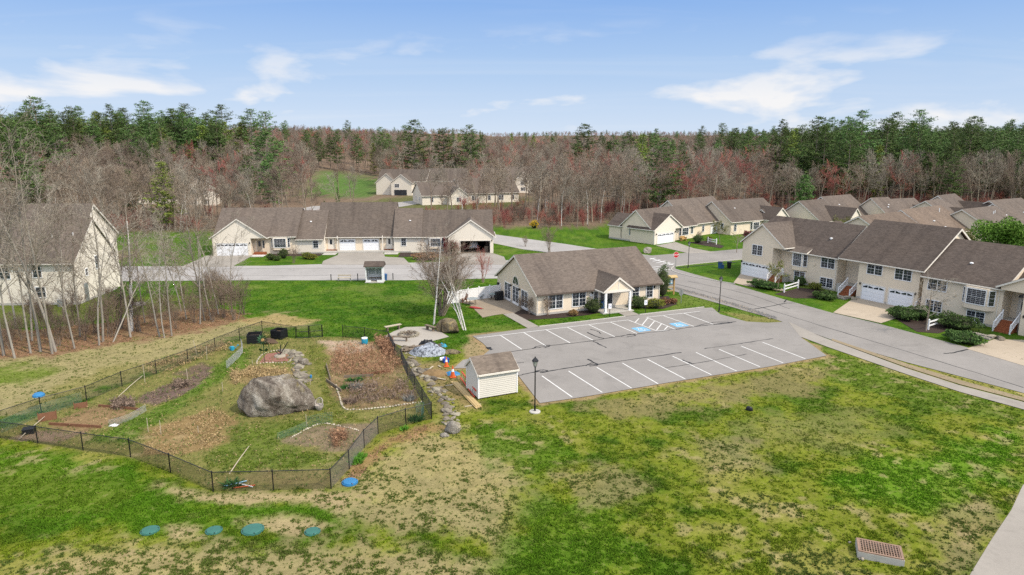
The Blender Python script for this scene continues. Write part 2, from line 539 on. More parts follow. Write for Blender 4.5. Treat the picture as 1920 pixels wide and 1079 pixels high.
ZONES = [  # outline, colour, feather (m), ragged edge (m), strength
    ([(-140, 150), (-64, 150), (-30, 152), (-6, 158), (4, 156), (18, 157), (26, 166), (46, 176), (60, 186), (120, 190), (420, 170), (900, 500), (2200, 2600), (-2200, 2600), (-900, 400), (-240, 110), (-110, 100), (-78, 92), (-64, 120), (-110, 140)], FLOOR, 4, 4, 1.0),
    ([(-74, 246), (-50, 242), (-50, 262), (-58, 300), (-66, 342), (-94, 346), (-88, 300)], (0.075, 0.15, 0.03), 4, 4, 0.95),
    ([(-60, 200), (-20, 190), (0, 205), (10, 240), (-12, 255), (-40, 245)], (0.09, 0.11, 0.03), 4, 3, 0.8),
    ([(-57.89, 65.91), (-51.45, 65.91), (-43.41, 65.91), (-36.84, 68.81), (-31.77, 74.21), (-27.18, 76.61), (-23.42, 72.40), (-26.75, 70.24), (-29.03, 64.10), (-32.65, 54.28), (-35.18, 47.94), (-38.52, 42.42)], DRY, 1.8, 2.6, 0.68),
    ([(-51.12, 57.71), (-44.38, 58.89), (-40.24, 56.29), (-40.52, 53.39), (-46.26, 51.81)], MID, 1.2, 1.6, 0.9),
    ([(-37.26, 51.81), (-35.98, 57.71), (-31.99, 59.19), (-32.47, 55.61), (-34.52, 49.53), (-36.25, 48.46)], YEL, 1.5, 2.0, 0.6),
    ([(-79.46, 89.47), (-62.02, 85.96), (-50.31, 84.75), (-43.56, 86.27), (-34.77, 83.28), (-38.91, 76.61), (-46.07, 73.07), (-62.82, 69.83)], (0.11, 0.125, 0.03), 1.5, 2.0, 0.75),
    ([(-64.62, 71.96), (-51.22, 70.24), (-45.15, 73.52), (-41.66, 78.37), (-37.54, 80.48), (-31.99, 77.86), (-29.50, 73.75), (-34.87, 68.21), (-40.00, 63.75), (-42.92, 61.07), (-47.44, 60.43), (-53.80, 59.19)], LITTER, 1.0, 1.6, 0.95),
    (FENCE, (0.175, 0.165, 0.052), 0.3, 0.3, 0.95),
    ([(-28.18, 42.42), (-28.01, 45.96), (-26.43, 50.65), (-26.51, 57.71), (-26.47, 62.38), (-25.32, 64.10), (-23.19, 57.71), (-24.84, 51.81), (-25.32, 45.96), (-25.68, 42.42)], (0.085, 0.150, 0.018), 0.5, 0.7, 0.85),
    ([(-20.26, 64.10), (-18.11, 64.45), (-12.56, 47.94), (-9.98, 45.96), (-13.18, 45.03), (-15.69, 42.42), (-15.35, 45.96), (-14.26, 48.46), (-16.10, 54.28)], (0.135, 0.145, 0.03), 0.5, 0.6, 0.9),
    ([(-20.34, 45.03), (-15.35, 45.96), (-13.56, 45.03), (-15.34, 42.42), (-10.81, 39.93), (-13.01, 38.30), (-17.70, 38.64), (-19.30, 40.84)], (0.10, 0.140, 0.022), 0.7, 0.9, 0.85),
    ([(-29.18, 49.53), (-28.88, 53.02), (-27.46, 54.67), (-26.98, 57.71), (-26.00, 56.29), (-25.96, 50.99), (-27.15, 48.78)], (0.145, 0.098, 0.088), 0.3, 0.5, 0.95),
    ([(-29.14, 56.29), (-28.11, 59.19), (-26.75, 57.71), (-27.71, 55.20)], (0.13, 0.09, 0.07), 0.3, 0.4, 0.9),
    ([(-32.77, 44.76), (-31.61, 48.78), (-27.71, 48.15), (-27.94, 45.49), (-29.84, 43.95)], (0.235, 0.145, 0.085), 0.4, 0.6, 0.8),
    ([(-34.19, 42.84), (-33.52, 44.49), (-29.47, 43.95), (-30.57, 42.26)], (0.24, 0.165, 0.12), 0.3, 0.3, 0.9),
    ([(-25.00, 44.58), (-22.56, 48.46), (-19.95, 45.96), (-19.26, 42.42), (-21.18, 40.45), (-23.77, 40.84)], (0.24, 0.16, 0.075), 0.6, 0.9, 0.9),
    ([(-24.75, 56.29), (-23.30, 58.00), (-18.72, 56.99), (-18.68, 54.67), (-21.23, 53.64), (-23.44, 53.64)], (0.25, 0.18, 0.085), 0.4, 0.5, 0.85),
    ([(-15.57, 42.59), (-13.63, 45.31), (-9.69, 45.49), (-9.63, 42.42), (-11.54, 40.84)], (0.20, 0.15, 0.10), 0.3, 0.4, 0.9),
    ([(-15.62, 54.67), (-9.94, 56.29), (-7.03, 49.86), (-7.70, 48.78), (-12.61, 48.15), (-14.20, 51.22)], (0.175, 0.120, 0.065), 0.3, 0.3, 0.95),
    ([(-18.76, 65.91), (-13.86, 65.54), (-11.60, 63.23), (-9.02, 56.29), (-15.31, 54.67)], (0.29, 0.20, 0.115), 0.4, 0.6, 0.9),
    ([(-19.40, 66.28), (-14.47, 65.91), (-13.15, 63.23), (-15.55, 61.39), (-18.29, 63.75)], (0.40, 0.30, 0.22), 0.3, 0.4, 0.9),
    ([(-15.28, 38.30), (-11.15, 38.64), (-10.08, 36.98), (-12.41, 36.34), (-16.52, 36.53)], (0.22, 0.17, 0.08), 0.6, 0.8, 0.6),
    ([(-35.88, 41.78), (-31.44, 41.46), (-24.07, 39.49), (-17.08, 34.96), (-15.42, 34.56), (-9.53, 34.73), (-8.56, 33.08), (-14.35, 32.56), (-17.83, 31.09), (-24.10, 32.41), (-30.94, 35.43)], (0.072, 0.150, 0.010), 0.8, 1.0, 0.85),
    ([(-33.99, 39.35), (-28.19, 38.64), (-21.55, 36.03), (-22.06, 33.72), (-30.04, 34.28)], (0.11, 0.155, 0.018), 1.0, 1.2, 0.7),
    ([(-21.11, 36.98), (-17.14, 35.43), (-9.82, 35.91), (-7.91, 35.55), (-9.45, 34.39), (-11.95, 34.84), (-15.79, 34.73), (-18.75, 35.31)], DRY, 0.6, 0.7, 0.9),
    ([(-9.93, 35.14), (-8.81, 40.08), (-6.90, 43.26), (-4.90, 45.03), (-0.34, 40.84), (1.49, 34.84), (-0.52, 29.81), (-4.39, 31.66), (-7.24, 32.16)], (0.355, 0.275, 0.148), 1.4, 1.8, 0.66),
    ([(-14.49, 32.92), (-11.45, 33.19), (-10.09, 32.41), (-10.91, 31.42), (-13.18, 31.66)], DRY, 0.5, 0.6, 0.85),
    ([(-22.69, 30.26), (-16.84, 30.71), (-10.55, 30.26), (-5.69, 31.18), (-1.54, 29.38), (-0.24, 27.00), (-21.74, 27.00)], (0.355, 0.275, 0.148), 1.0, 1.4, 0.7),
    ([(-18.21, 32.41), (-16.53, 32.41), (-15.98, 31.18), (-17.33, 31.18)], DRY, 0.4, 0.5, 0.8),
    ([(-4.14, 45.03), (1.53, 45.96), (4.13, 40.84), (1.59, 37.30), (-2.07, 40.84)], (0.072, 0.145, 0.010), 1.0, 1.4, 0.8),
    ([(0.00, 35.43), (5.76, 35.43), (7.01, 27.37), (-0.48, 27.37)], (0.085, 0.160, 0.012), 1.2, 1.6, 0.75),
    ([(19.01, 38.64), (28.04, 41.62), (36.53, 45.03), (30.49, 37.30), (22.93, 33.72), (19.12, 34.84)], (0.095, 0.195, 0.012), 1.5, 1.6, 0.85),
    ([(27.87, 65.91), (31.17, 63.75), (37.49, 47.94), (36.53, 45.03), (30.11, 48.99), (26.54, 53.64)], (0.080, 0.135, 0.014), 1.0, 1.4, 0.8),
    ([(5.29, 48.99), (14.88, 53.02), (24.61, 57.71), (28.40, 57.71), (22.89, 51.22), (13.83, 48.99), (7.29, 45.96)], (0.255, 0.19, 0.095), 0.9, 1.6, 0.58),
    ([(15.35, 45.96), (26.04, 48.99), (27.11, 45.03), (20.67, 40.84), (16.12, 41.62)], (0.235, 0.210, 0.075), 1.4, 1.8, 0.45),
    ([(2.26, 37.96), (6.66, 39.35), (7.89, 35.43), (4.03, 33.45)], (0.27, 0.21, 0.11), 0.8, 1.2, 0.55),
    ([(12.34, 43.26), (16.41, 42.42), (15.74, 38.64), (11.75, 37.30)], (0.25, 0.20, 0.11), 0.8, 1.2, 0.5),
    ([(23.51, 33.72), (26.99, 35.43), (24.71, 31.66), (20.55, 27.75), (19.09, 27.75)], (0.24, 0.185, 0.10), 0.6, 0.9, 0.6),
    ([(-10.18, 57.71), (-6.36, 59.80), (-3.58, 54.28), (-2.08, 48.15), (-3.55, 47.43), (-6.34, 53.02)], (0.26, 0.185, 0.09), 0.6, 0.7, 0.8),
    ([(-4.80, 64.10), (-3.79, 66.66), (-2.51, 64.10), (-2.99, 61.07), (-4.45, 60.43)], (0.29, 0.22, 0.12), 0.4, 0.5, 0.9),
    ([(-12.06, 65.91), (-10.72, 65.91), (-6.48, 56.29), (-5.30, 51.22), (-4.03, 45.96), (-3.66, 43.69), (-4.81, 44.13), (-6.71, 50.65), (-8.99, 57.71)], (0.19, 0.15, 0.07), 0.6, 0.6, 0.7),
    ([(-10.32, 37.96), (-8.71, 43.26), (-5.54, 45.77), (-4.85, 44.58), (-8.06, 41.62), (-9.45, 36.98)], (0.28, 0.17, 0.08), 0.5, 0.5, 0.7),
    ([(-31.17, 74.21), (-27.18, 76.61), (-21.58, 74.21), (-23.29, 71.96), (-28.36, 71.52)], (0.33, 0.25, 0.11), 0.5, 0.8, 0.8),
    ([(26.07, 73.30), (30.21, 73.30), (29.12, 75.15), (24.30, 78.37), (24.04, 79.68)], (0.20, 0.18, 0.06), 0.3, 0.3, 0.8),
]
GN_PAINT = np.random.RandomState(5)
def paint(x, y):
    x, y = np.asarray(x, float), np.asarray(y, float)
    n1 = fbm(x / 7.0, y / 7.0, 1, 4)
    n2 = fbm(x / 1.6, y / 1.6, 2, 4)
    n3 = fbm(x / 0.45, y / 0.45, 3, 3)
    def mixc(a, b, t):
        return np.asarray(a) * (1 - t[..., None]) + np.asarray(b) * t[..., None]
    # the good lawn at the back, the patchy one in front
    c_back = mixc(LUSH, (0.074, 0.142, 0.010), sstep(0.35, 0.7, n2))
    c_back = mixc(c_back, (0.15, 0.185, 0.04), sstep(0.60, 0.75, n1) * 0.5)
    t = 0.6 * n1 + 0.4 * n2
    c_front = mixc((0.062, 0.112, 0.009), (0.150, 0.178, 0.018), sstep(0.36, 0.52, t))
    c_front = mixc(c_front, (0.25, 0.225, 0.065), sstep(0.52, 0.66, t) * 0.6)
    fr = sstep(66, 60, y) 
    fr = np.maximum(fr * sstep(-14, -8, x), sstep(46, 43, y))
    col = mixc(c_back, c_front, fr)
    lush = 1 - 0.5 * fr
    for poly, c, fe, rag, k in ZONES:
        P = np.asarray(poly)
        m = (x > P[:, 0].min() - 6) & (x < P[:, 0].max() + 6) & (y > P[:, 1].min() - 6) & (y < P[:, 1].max() + 6)
        if not m.any(): continue
        d = poly_sd(x[m], y[m], poly) + (n2[m] - 0.5) * 2.6 * rag + (n3[m] - 0.5) * 1.2 * rag
        w = k * (1 - sstep(-fe, fe, d))
        col[m] = mixc(col[m], np.asarray(c) * np.ones((m.sum(), 3)), w)
    # worn dirt fringe round the parking lot
    m = (x > -12) & (x < 34) & (y > 44) & (y < 84)
    if m.any():
        d = poly_sd(x[m], y[m], LOT)
        w = (1 - sstep(0.15, 0.75, d + (n2[m] - 0.5) * 1.3)) * 0.85
        w = w * sstep(74, 68, y[m])
        col[m] = mixc(col[m], np.asarray((0.30, 0.21, 0.115)) * np.ones((m.sum(), 3)), w)
    # bare scuffs and tussocks break up every lawn
    dry = sstep(0.60, 0.70, fbm(x / 0.9, y / 0.9, 31, 3)) * fr * sstep(0.40, 0.62, n1)
    col = mixc(col, np.asarray(DRY) * np.ones(col.shape), dry * 0.5)
    k = 0.66 + 0.54 * n3
    col = col * k[..., None]
    return np.clip(col, 0.004, 0.9)

def axis(lo, hi, step, far_lo, far_hi, n):
    a = np.arange(lo, hi, step)
    g0 = lo - (np.geomspace(step, lo - far_lo + step, n) - step)[1:]
    g1 = a[-1] + (np.geomspace(step, far_hi - a[-1] + step, n) - step)[1:]
    return np.concatenate([g0[::-1], a, g1])
gx = axis(-64, 58, 0.22, -3500, 3500, 60)
gy = axis(24, 112, 0.22, -60, 4200, 90)
XX, YY = np.meshgrid(gx, gy)
ZZ = terrain(XX, YY)
nx, ny = len(gx), len(gy)
V = np.stack([XX.ravel(), YY.ravel(), ZZ.ravel()], 1)
ii = (np.arange(ny - 1)[:, None] * nx + np.arange(nx - 1)[None, :]).ravel()
F4 = np.stack([ii, ii + 1, ii + 1 + nx, ii + nx], 1)
m, nt, p = new_mat('ground')
t = NT(nt)
vec = t.n('ShaderNodeTexCoord').outputs['Object']
att = t.n('ShaderNodeVertexColor', layer_name='col').outputs[0]
fa = t.noise(vec, 5.5, 5, 0.7)
fb = t.noise(vec, 24, 3, 0.7)
c = t.mix(fa, t.mix(1.0, att, (0.62, 0.66, 0.60), 'MULTIPLY'), t.mix(1.0, att, (1.38, 1.34, 1.40), 'MULTIPLY'))
c = t.mix(fb, t.mix(1.0, c, (0.62,) * 3, 'MULTIPLY'), t.mix(1.0, c, (1.38,) * 3, 'MULTIPLY'))
fs = t.noise(t.mapping(vec, loc=(13, 4, 2)), 3.2, 7, 0.78)
c = t.mix(t.math('MULTIPLY', t.math('MULTIPLY', t.math('SUBTRACT', fs, 0.53, True), 6.0, True), 0.38), c, (0.36, 0.28, 0.145))
fd = t.noise(t.mapping(vec, loc=(3, 44, 9)), 4.2, 6, 0.75)
c = t.mix(t.math('MULTIPLY', t.math('SUBTRACT', fd, 0.56, True), 7.0, True), c, t.mix(1.0, c, (0.45, 0.55, 0.40), 'MULTIPLY'))
t.l(c, p.inputs['Base Color'])
t.l(t.bump(t.math('ADD', fa, t.math('MULTIPLY', fb, 0.6)), 0.9, 0.06), p.inputs['Normal'])
p.inputs['Roughness'].default_value = 1.0
p.inputs['Specular IOR Level'].default_value = 0.05
gme = np_mesh('ground', V, [F4], 'ground', True)
ca = gme.color_attributes.new('col', 'FLOAT_COLOR', 'POINT')
ca.data.foreach_set('color', np.concatenate([paint(V[:, 0], V[:, 1]), np.ones((len(V), 1))], 1).astype(np.float32).ravel())
tag(place('ground', gme), None, None, kind='structure')

# ---------------------------------------------------------------- roads, street by street, each sheet a little above the last
asphalt('verge', (0.235, 0.185, 0.115), 0.2)
sheet('left_street', [(-130, 94), (-90, 95), (-56.7, 95.5), (-37.6, 96.2), (-15.3, 96.2), (-2.5, 97.5), (14, 97), (20.5, 94), (24, 100), (22, 113), (10, 116.2), (-2, 112.5), (-17, 110.5), (-31, 109.2), (-39, 107.7), (-63, 107.2), (-90, 107), (-130, 106)], 0.020, 'asphalt_road')
sheet('north_road', [(-70, 205), (-40, 176), (-14, 155), (-3.8, 144.8), (4.3, 136.9), (10.3, 131.1), (14.9, 125.8), (24.6, 117.4), (26, 107), (21, 103), (14, 112.5), (9.4, 118.6), (2, 124.5), (-3.4, 131.8), (-14, 143), (-40, 165), (-75, 195)], 0.025, 'asphalt_road')
sheet('east_street', [(20, 104), (26.0, 107.0), (29.6, 109.4), (38.3, 113.6), (52, 119.5), (80, 131), (79, 137), (55, 130.5), (42.3, 125.0), (36.5, 122.2), (31.5, 120.6), (24.4, 117.6), (18, 121)], 0.030, 'asphalt')
sheet('main_road', [(20.4, 94.7), (21.7, 88.8), (26.1, 80.9), (29.7, 74.2), (32.4, 65.9), (35.8, 59.2), (41.0, 51.2), (50, 38), (62, 20), (76, 24), (60, 41), (48.6, 57.0), (44.4, 63.5), (40.3, 72.4), (37.3, 77.4), (34.7, 83.4), (31.2, 92.6), (27.4, 100.6), (25.6, 105.1), (26.2, 109), (20.5, 112.5), (19, 100)], 0.035, 'asphalt')
sheet('far_road', [(-130, 203), (-73, 203), (-63, 208), (-45, 211), (-36, 222), (-33, 226), (-28, 219), (-36, 200), (-47, 191), (-73, 193), (-130, 190)], 0.02, 'asphalt_road')
sheet('parking_lot', LOT, 0.041, 'asphalt')
sheet('sidewalk', [(30.69, 73.30), (31.55, 68.21), (32.16, 65.91), (34.87, 57.42), (36.84, 53.14), (39.62, 49.21), (60, 27), (57, 25), (38.53, 47.74), (35.90, 51.69), (34.00, 55.88), (30.73, 63.92), (29.57, 67.42)], 0.047, 'asphalt_old')
sheet('verge_strip', [(32.50, 66.66), (35.61, 58.74), (37.65, 54.41), (40.35, 50.19), (39.78, 49.42), (37.00, 53.39), (35.03, 57.71), (32.20, 66.00)], 0.051, 'verge')
sheet('footpath', [(20.3, 26), (21.3, 28.2), (24.2, 31), (27.3, 33.9), (29.9, 36.6), (33.5, 39.4), (38, 42.2), (39.2, 40.6), (34.8, 37.8), (31.4, 35.1), (28.8, 32.4), (25.8, 29.6), (23.5, 27.4), (22.6, 25.4)], 0.02, 'asphalt_old')
asphalt('gravel', (0.27, 0.22, 0.165), 0.10)
asphalt('gravel_pale', (0.34, 0.31, 0.27), 0.06)
asphalt('mulch', (0.040, 0.026, 0.020), 0.15)
sheet('patio', [(-7.20, 82.99), (-5.25, 81.58), (-3.34, 75.15), (-2.15, 76.12), (-0.93, 76.85), (0.19, 76.85), (1.60, 79.68), (1.96, 81.30), (-1.38, 85.96), (-2.44, 86.89), (-5.51, 85.96)], 0.022, 'gravel')
sheet('patio_walk', [(-1.05, 76.61), (0.19, 77.10), (2.94, 71.26), (1.71, 70.54)], 0.046, 'asphalt_old')
sheet('door_walk', [(11.99, 78.37), (11.79, 81.03), (14.25, 82.14), (13.57, 79.15), (14.73, 76.41), (13.00, 75.63)], 0.046, 'asphalt_old')
sheet('firepit_circle', [(-13.14, 67.42), (-12.49, 69.42), (-11.51, 71.09), (-9.24, 71.31), (-7.60, 69.42), (-6.46, 67.42), (-7.93, 65.91), (-9.14, 64.10), (-10.39, 63.75), (-11.96, 65.35)], 0.022, 'gravel_pale')
sheet('mulch_bed', [(0.25, 77.10), (1.55, 73.98), (6.07, 75.15), (8.93, 76.36), (10.63, 77.61), (11.36, 80.76), (2.82, 77.86), (1.61, 79.95)], 0.030, 'mulch')
sheet('mulch_bed', [(14.49, 79.68), (18.03, 79.15), (20.33, 81.58), (20.19, 85.96), (19.02, 85.96), (15.23, 82.42)], 0.030, 'mulch')
def corner_box(o, ang, x0, x1, y0, y1):
    a = math.radians(ang); X = (math.cos(a), math.sin(a)); Y = (-X[1], X[0])
    return [(o[0] + X[0] * x + Y[0] * y, o[1] + X[1] * x + Y[1] * y) for x, y in ((x0, y0), (x1, y0), (x1, y1), (x0, y1))]
RO, RA = (34.4, 100.7), -60
LO, LA = (-52.0, 117.4), 3.5
MO, MA = (27.6, 130.4), 40
sheet('driveway', [(31.26, 94.35), (34.85, 101.85), (37.02, 95.46), (36.48, 88.49), (32.42, 92.20), (31.99, 92.91)], 0.050, 'concrete_drive')
sheet('driveway', [(37.53, 77.35), (44.81, 86.27), (48.17, 79.15), (47.94, 78.11), (40.64, 72.62)], 0.050, 'concrete_drive')
sheet('driveway', [(43.92, 63.23), (48.89, 66.47), (53.60, 65.91), (47.33, 53.64)], 0.050, 'concrete_drive')
sheet('driveway', corner_box(LO, LA, -1.2, 6.8, -11.0, 0.1), 0.034, 'asphalt_old')
sheet('driveway', [(-30.78, 108.62), (-31.46, 112.09), (-30.53, 117.99), (-31.16, 122.07), (-23.77, 123.28), (-21.92, 116.32), (-18.53, 115.24), (-16.38, 108.62)], 0.034, 'asphalt_old')
sheet('driveway', [(-11.55, 108.62), (-9.03, 121.47), (-3.72, 120.58), (-1.38, 116.32), (-0.69, 108.62)], 0.034, 'asphalt_old')
sheet('driveway', [(27.39, 129.05), (32.31, 133.55), (33.77, 125.78), (36.51, 120.87), (31.43, 119.70)], 0.036, 'asphalt_old')
for nm, a, b in (('front_walk', 6.9, 9.0), ):
    sheet(nm, corner_box(LO, LA, a, b, -1.9, 0.6), 0.040, 'concrete')
sheet('front_walk', corner_box(LO, LA, 18.7, 21.0, -0.5, 3.0), 0.040, 'concrete')
sheet('front_walk', corner_box(LO, LA, 29.4, 31.9, -0.5, 3.0), 0.040, 'concrete')
sheet('mulch_bed', corner_box(LO, LA, 9.2, 18.6, -1.2, 1.4), 0.028, 'mulch')
sheet('mulch_bed', corner_box(LO, LA, 32.2, 42.2, -3.2, 1.4), 0.028, 'mulch')
sheet('mulch_bed', [(34.37, 87.21), (39.35, 91.16), (42.50, 88.49), (39.43, 84.75), (36.03, 84.75)], 0.030, 'mulch')
sheet('mulch_bed', [(43.47, 76.12), (48.12, 78.63), (47.95, 74.21), (47.64, 70.88), (44.53, 68.61), (42.65, 69.21)], 0.030, 'mulch')
sheet('mulch_bed', [(34.64, 133.20), (38.92, 135.37), (40.32, 128.38), (38.93, 125.78), (36.32, 129.72)], 0.030, 'mulch')

def kerb(pts, w=0.16, h=0.09):
    b = MB()
    q = smooth_line(pts, 4)
    for a, c in zip(q[:-1], q[1:]):
        b.bar((*a, h / 2), (*c, h / 2), w, h + 0.04)
    o = b.build('kerb', 'concrete')
    o['kind'] = 'structure'
kerb([(2.94, 71.18), (7.69, 73.21), (12.92, 75.54)])
kerb([(14.71, 76.31), (18.88, 78.11), (23.15, 79.95)])
kerb([(25.88, 107.20), (24.93, 104.91), (24.90, 102.27), (26.70, 98.56), (29.32, 95.46), (31.19, 93.44)])
kerb([(26.02, 107.06), (29.44, 109.11), (33.99, 111.33), (38.90, 113.64)])

# ---------------------------------------------------------------- painted markings
lot = bpy.data.objects['parking_lot']
def line(a, b, w=0.11, z=0.046):
    strip([a, b], w, z).build('parking_line', 'paint_line', lot)
for a, b in [((2.56, 55.47), (4.73, 50.53)), ((4.94, 56.71), (7.21, 51.57)), ((7.53, 57.71), (9.72, 52.53)), ((9.99, 58.89), (12.09, 53.52)), ((12.46, 59.96), (14.63, 54.67)), ((14.98, 60.90), (17.14, 55.74)), ((17.47, 62.05), (19.61, 56.71)), ((19.95, 63.06), (22.06, 57.85)), ((22.43, 64.10), (24.53, 58.96)), ((24.99, 65.35), (27.05, 60.11)),
             ((-1.27, 68.01), (0.93, 63.06)), ((1.18, 69.01), (3.34, 64.10)), ((3.58, 70.04), (5.78, 65.17)), ((5.97, 70.88), (8.17, 66.09)), ((8.38, 71.96), (10.59, 67.23)), ((10.87, 73.07), (13.04, 68.41)), ((13.03, 73.98), (15.31, 69.42)), ((15.29, 75.15), (17.42, 70.04)), ((17.38, 75.87), (19.68, 71.31)), ((19.95, 77.10), (22.01, 72.18))]:
    line(a, b)
for a, b in [((-3.58, 66.85), (13.03, 73.98)), ((15.29, 75.15), (22.08, 77.86)), ((15.31, 69.42), (17.42, 70.04)),
             ((13.62, 72.93), (14.33, 74.59)), ((14.18, 71.83), (15.32, 74.68)), ((14.75, 70.88), (15.84, 73.43)), ((15.34, 69.83), (16.38, 72.31)), ((16.19, 69.93), (16.85, 71.31))]:
    line(a, b, 0.11, 0.050)
def handicap(c, ang):
    a = math.radians(ang); X = Vector((math.cos(a), math.sin(a))); Y = Vector((-X.y, X.x))
    def q(x, y): v = Vector(c) + X * x + Y * y; return (v.x, v.y)
    s = sheet('accessible_marking', [q(-.75, -.8), q(.75, -.8), q(.75, .8), q(-.75, .8)], 0.048, 'paint_blue', lot)
    b = MB()
    def seg(p0, p1, w=.13): b.add([(*q(*v), .056) for v in _rib(p0, p1, w)], [(0, 1, 2, 3)])
    def _rib(p0, p1, w):
        d = Vector(p1) - Vector(p0); d.normalize(); n = Vector((-d.y, d.x)) * w / 2
        return [tuple(Vector(p0) + n), tuple(Vector(p0) - n), tuple(Vector(p1) - n), tuple(Vector(p1) + n)]
    seg((-.12, .34), (-.06, -.08)); seg((-.06, -.08), (.26, -.08)); seg((.26, -.02), (.38, -.5)); seg((.34, -.5), (.5, -.47)); seg((-.1, .14), (.22, .14), .1)
    for i in range(14):                                  # wheel
        t0, t1 = [math.radians(100 + 18 * k) for k in (i, i + 1)]
        seg((-.03 + .36 * math.cos(t0), -.22 + .36 * math.sin(t0)), (-.03 + .36 * math.cos(t1), -.22 + .36 * math.sin(t1)), .1)
    b.add([(*q(-.13 + .11 * math.cos(k * .785), .53 + .11 * math.sin(k * .785)), .056) for k in range(8)], [tuple(range(8))])
    b.build('wheelchair_symbol', 'paint_line', s)
handicap((13.75, 70.14), 23)
handicap((18.22, 71.96), 23)
rng = random.Random(3)
def crack(pts, w=0.07, parent=lot, z=0.0525):
    q = smooth_line(pts, 7); w *= 2.1
    q = [(x + rng.uniform(-.05, .05), y + rng.uniform(-.05, .05)) for x, y in q]
    strip(q, lambda t: w * rng.uniform(0.45, 1.25), z + rng.uniform(-0.002, 0.002)).build('tar_seam', 'tar', parent)
for pts, w in [([(-2.45, 61.23), (1.91, 63.23), (3.50, 64.10), (8.09, 65.91), (11.67, 67.81), (15.02, 69.11), (17.45, 70.14), (19.83, 71.20), (22.30, 72.18), (24.94, 73.30)], .07),
               ([(19.86, 71.31), (21.73, 72.62), (22.74, 73.07), (24.26, 72.84), (22.01, 71.96)], .06), ([(11.23, 67.42), (12.18, 68.21), (12.77, 67.81), (11.80, 67.23)], .06),
               ([(0.46, 55.47), (1.99, 56.43), (3.26, 56.71), (6.69, 58.29), (8.23, 58.74), (16.11, 62.05)], .075), ([(1.99, 56.43), (2.57, 56.99), (3.17, 56.71), (2.50, 56.29)], .10),
               ([(6.58, 58.14), (7.24, 58.89), (7.76, 58.44), (6.90, 58.00)], .08), ([(18.61, 63.23), (21.05, 64.27), (23.37, 65.26), (26.54, 66.66)], .05), ([(13.60, 57.56), (17.35, 59.19), (22.12, 61.55)], .035),
               ([(7.89, 69.01), (8.65, 67.42), (9.37, 66.66)], .08), ([(8.35, 70.14), (9.00, 69.42), (9.21, 68.41)], .06), ([(8.09, 65.91), (8.55, 64.81), (9.17, 63.57)], .08), ([(7.02, 60.04), (7.63, 58.59)], .09),
               ([(1.91, 63.14), (2.61, 64.10), (3.77, 64.36), (3.10, 63.40)], .06), ([(15.66, 59.80), (16.32, 58.59)], .08), ([(-2.34, 63.75), (-1.95, 62.89)], .22), ([(0.39, 58.89), (1.06, 59.04)], .06)]:
    crack(pts, w)
road = bpy.data.objects['main_road']
for pts, w in [([(28.64, 78.89), (30.97, 80.21), (33.55, 81.86), (34.98, 82.14)], .09), ([(22.80, 93.62), (26.12, 88.16), (29.78, 80.48), (34.15, 70.24), (37.67, 62.38), (41.74, 52.65)], .05), ([(45.20, 63.75), (42.04, 62.05), (40.82, 61.72)], .10), ([(33.77, 82.42), (34.78, 84.16)], .1), ([(25.13, 95.46), (30.74, 87.21), (33.13, 79.15)], .035)]:
    crack(pts, w, road, 0.044)
for pts, w in [([(-60, 104.5), (-30, 105.5), (-5, 105.5), (12, 106)], .05), ([(-60, 99), (-20, 100), (10, 101)], .04)]:
    crack(pts, w, bpy.data.objects['left_street'], 0.026)
crack([(25.89, 105.81), (29.00, 107.43), (32.90, 109.11), (38.22, 111.58)], .16, bpy.data.objects['east_street'], 0.036)
for a, b in [((23.23, 113.64), (24.49, 114.97)), ((23.36, 111.58), (24.98, 113.38)), ((23.67, 110.08), (25.59, 112.09)), ((23.97, 108.62), (26.11, 110.83)), ((24.45, 107.67), (26.43, 109.59)), ((21.44, 105.81), (23.84, 107.20)), ((21.84, 104.46), (24.21, 105.81))]:
    strip([a, b], 0.42, 0.046).build('crossing_bar', 'paint_worn', road)
for a, b in [((23.53, 114.70), (25.98, 108.38)), ((22.36, 103.79), (24.69, 104.24))]:
    strip([a, b], 0.3, 0.050).build('stop_line', 'paint_line', road)
# stone gutter along the near side of the main road
gut = thing('stone_gutter', 'rough cobble gutter of dark stones along the near edge of the main road', 'gutter', (26, 80, 0))
gl = smooth_line([(22.01, 91.16), (23.92, 87.84), (26.66, 82.57), (28.40, 78.37), (29.63, 74.92)], 30)
o = strip(gl, 0.95, 0.050).build('bed', 'gravel', gut); o.location = (-26, -80, 0)
mat('cobble', (0.17, 0.165, 0.16), 0.9, 0.25, 2.0)
b = MB()
for i in range(900):
    x, y = gl[rng.randrange(len(gl))]
    x += rng.gauss(0, .24); y += rng.gauss(0, .24)
    r = rng.uniform(.05, .13)
    b.add([(x - 26 + r * math.cos(k * 1.257 + i), y - 80 + r * math.sin(k * 1.257 + i), .045) for k in range(5)] + [(x - 26, y - 80, .05 + r * .9)], [(k, (k + 1) % 5, 5) for k in range(5)])
tag(b.build('cobbles', 'cobble', gut), None, None, kind='stuff')

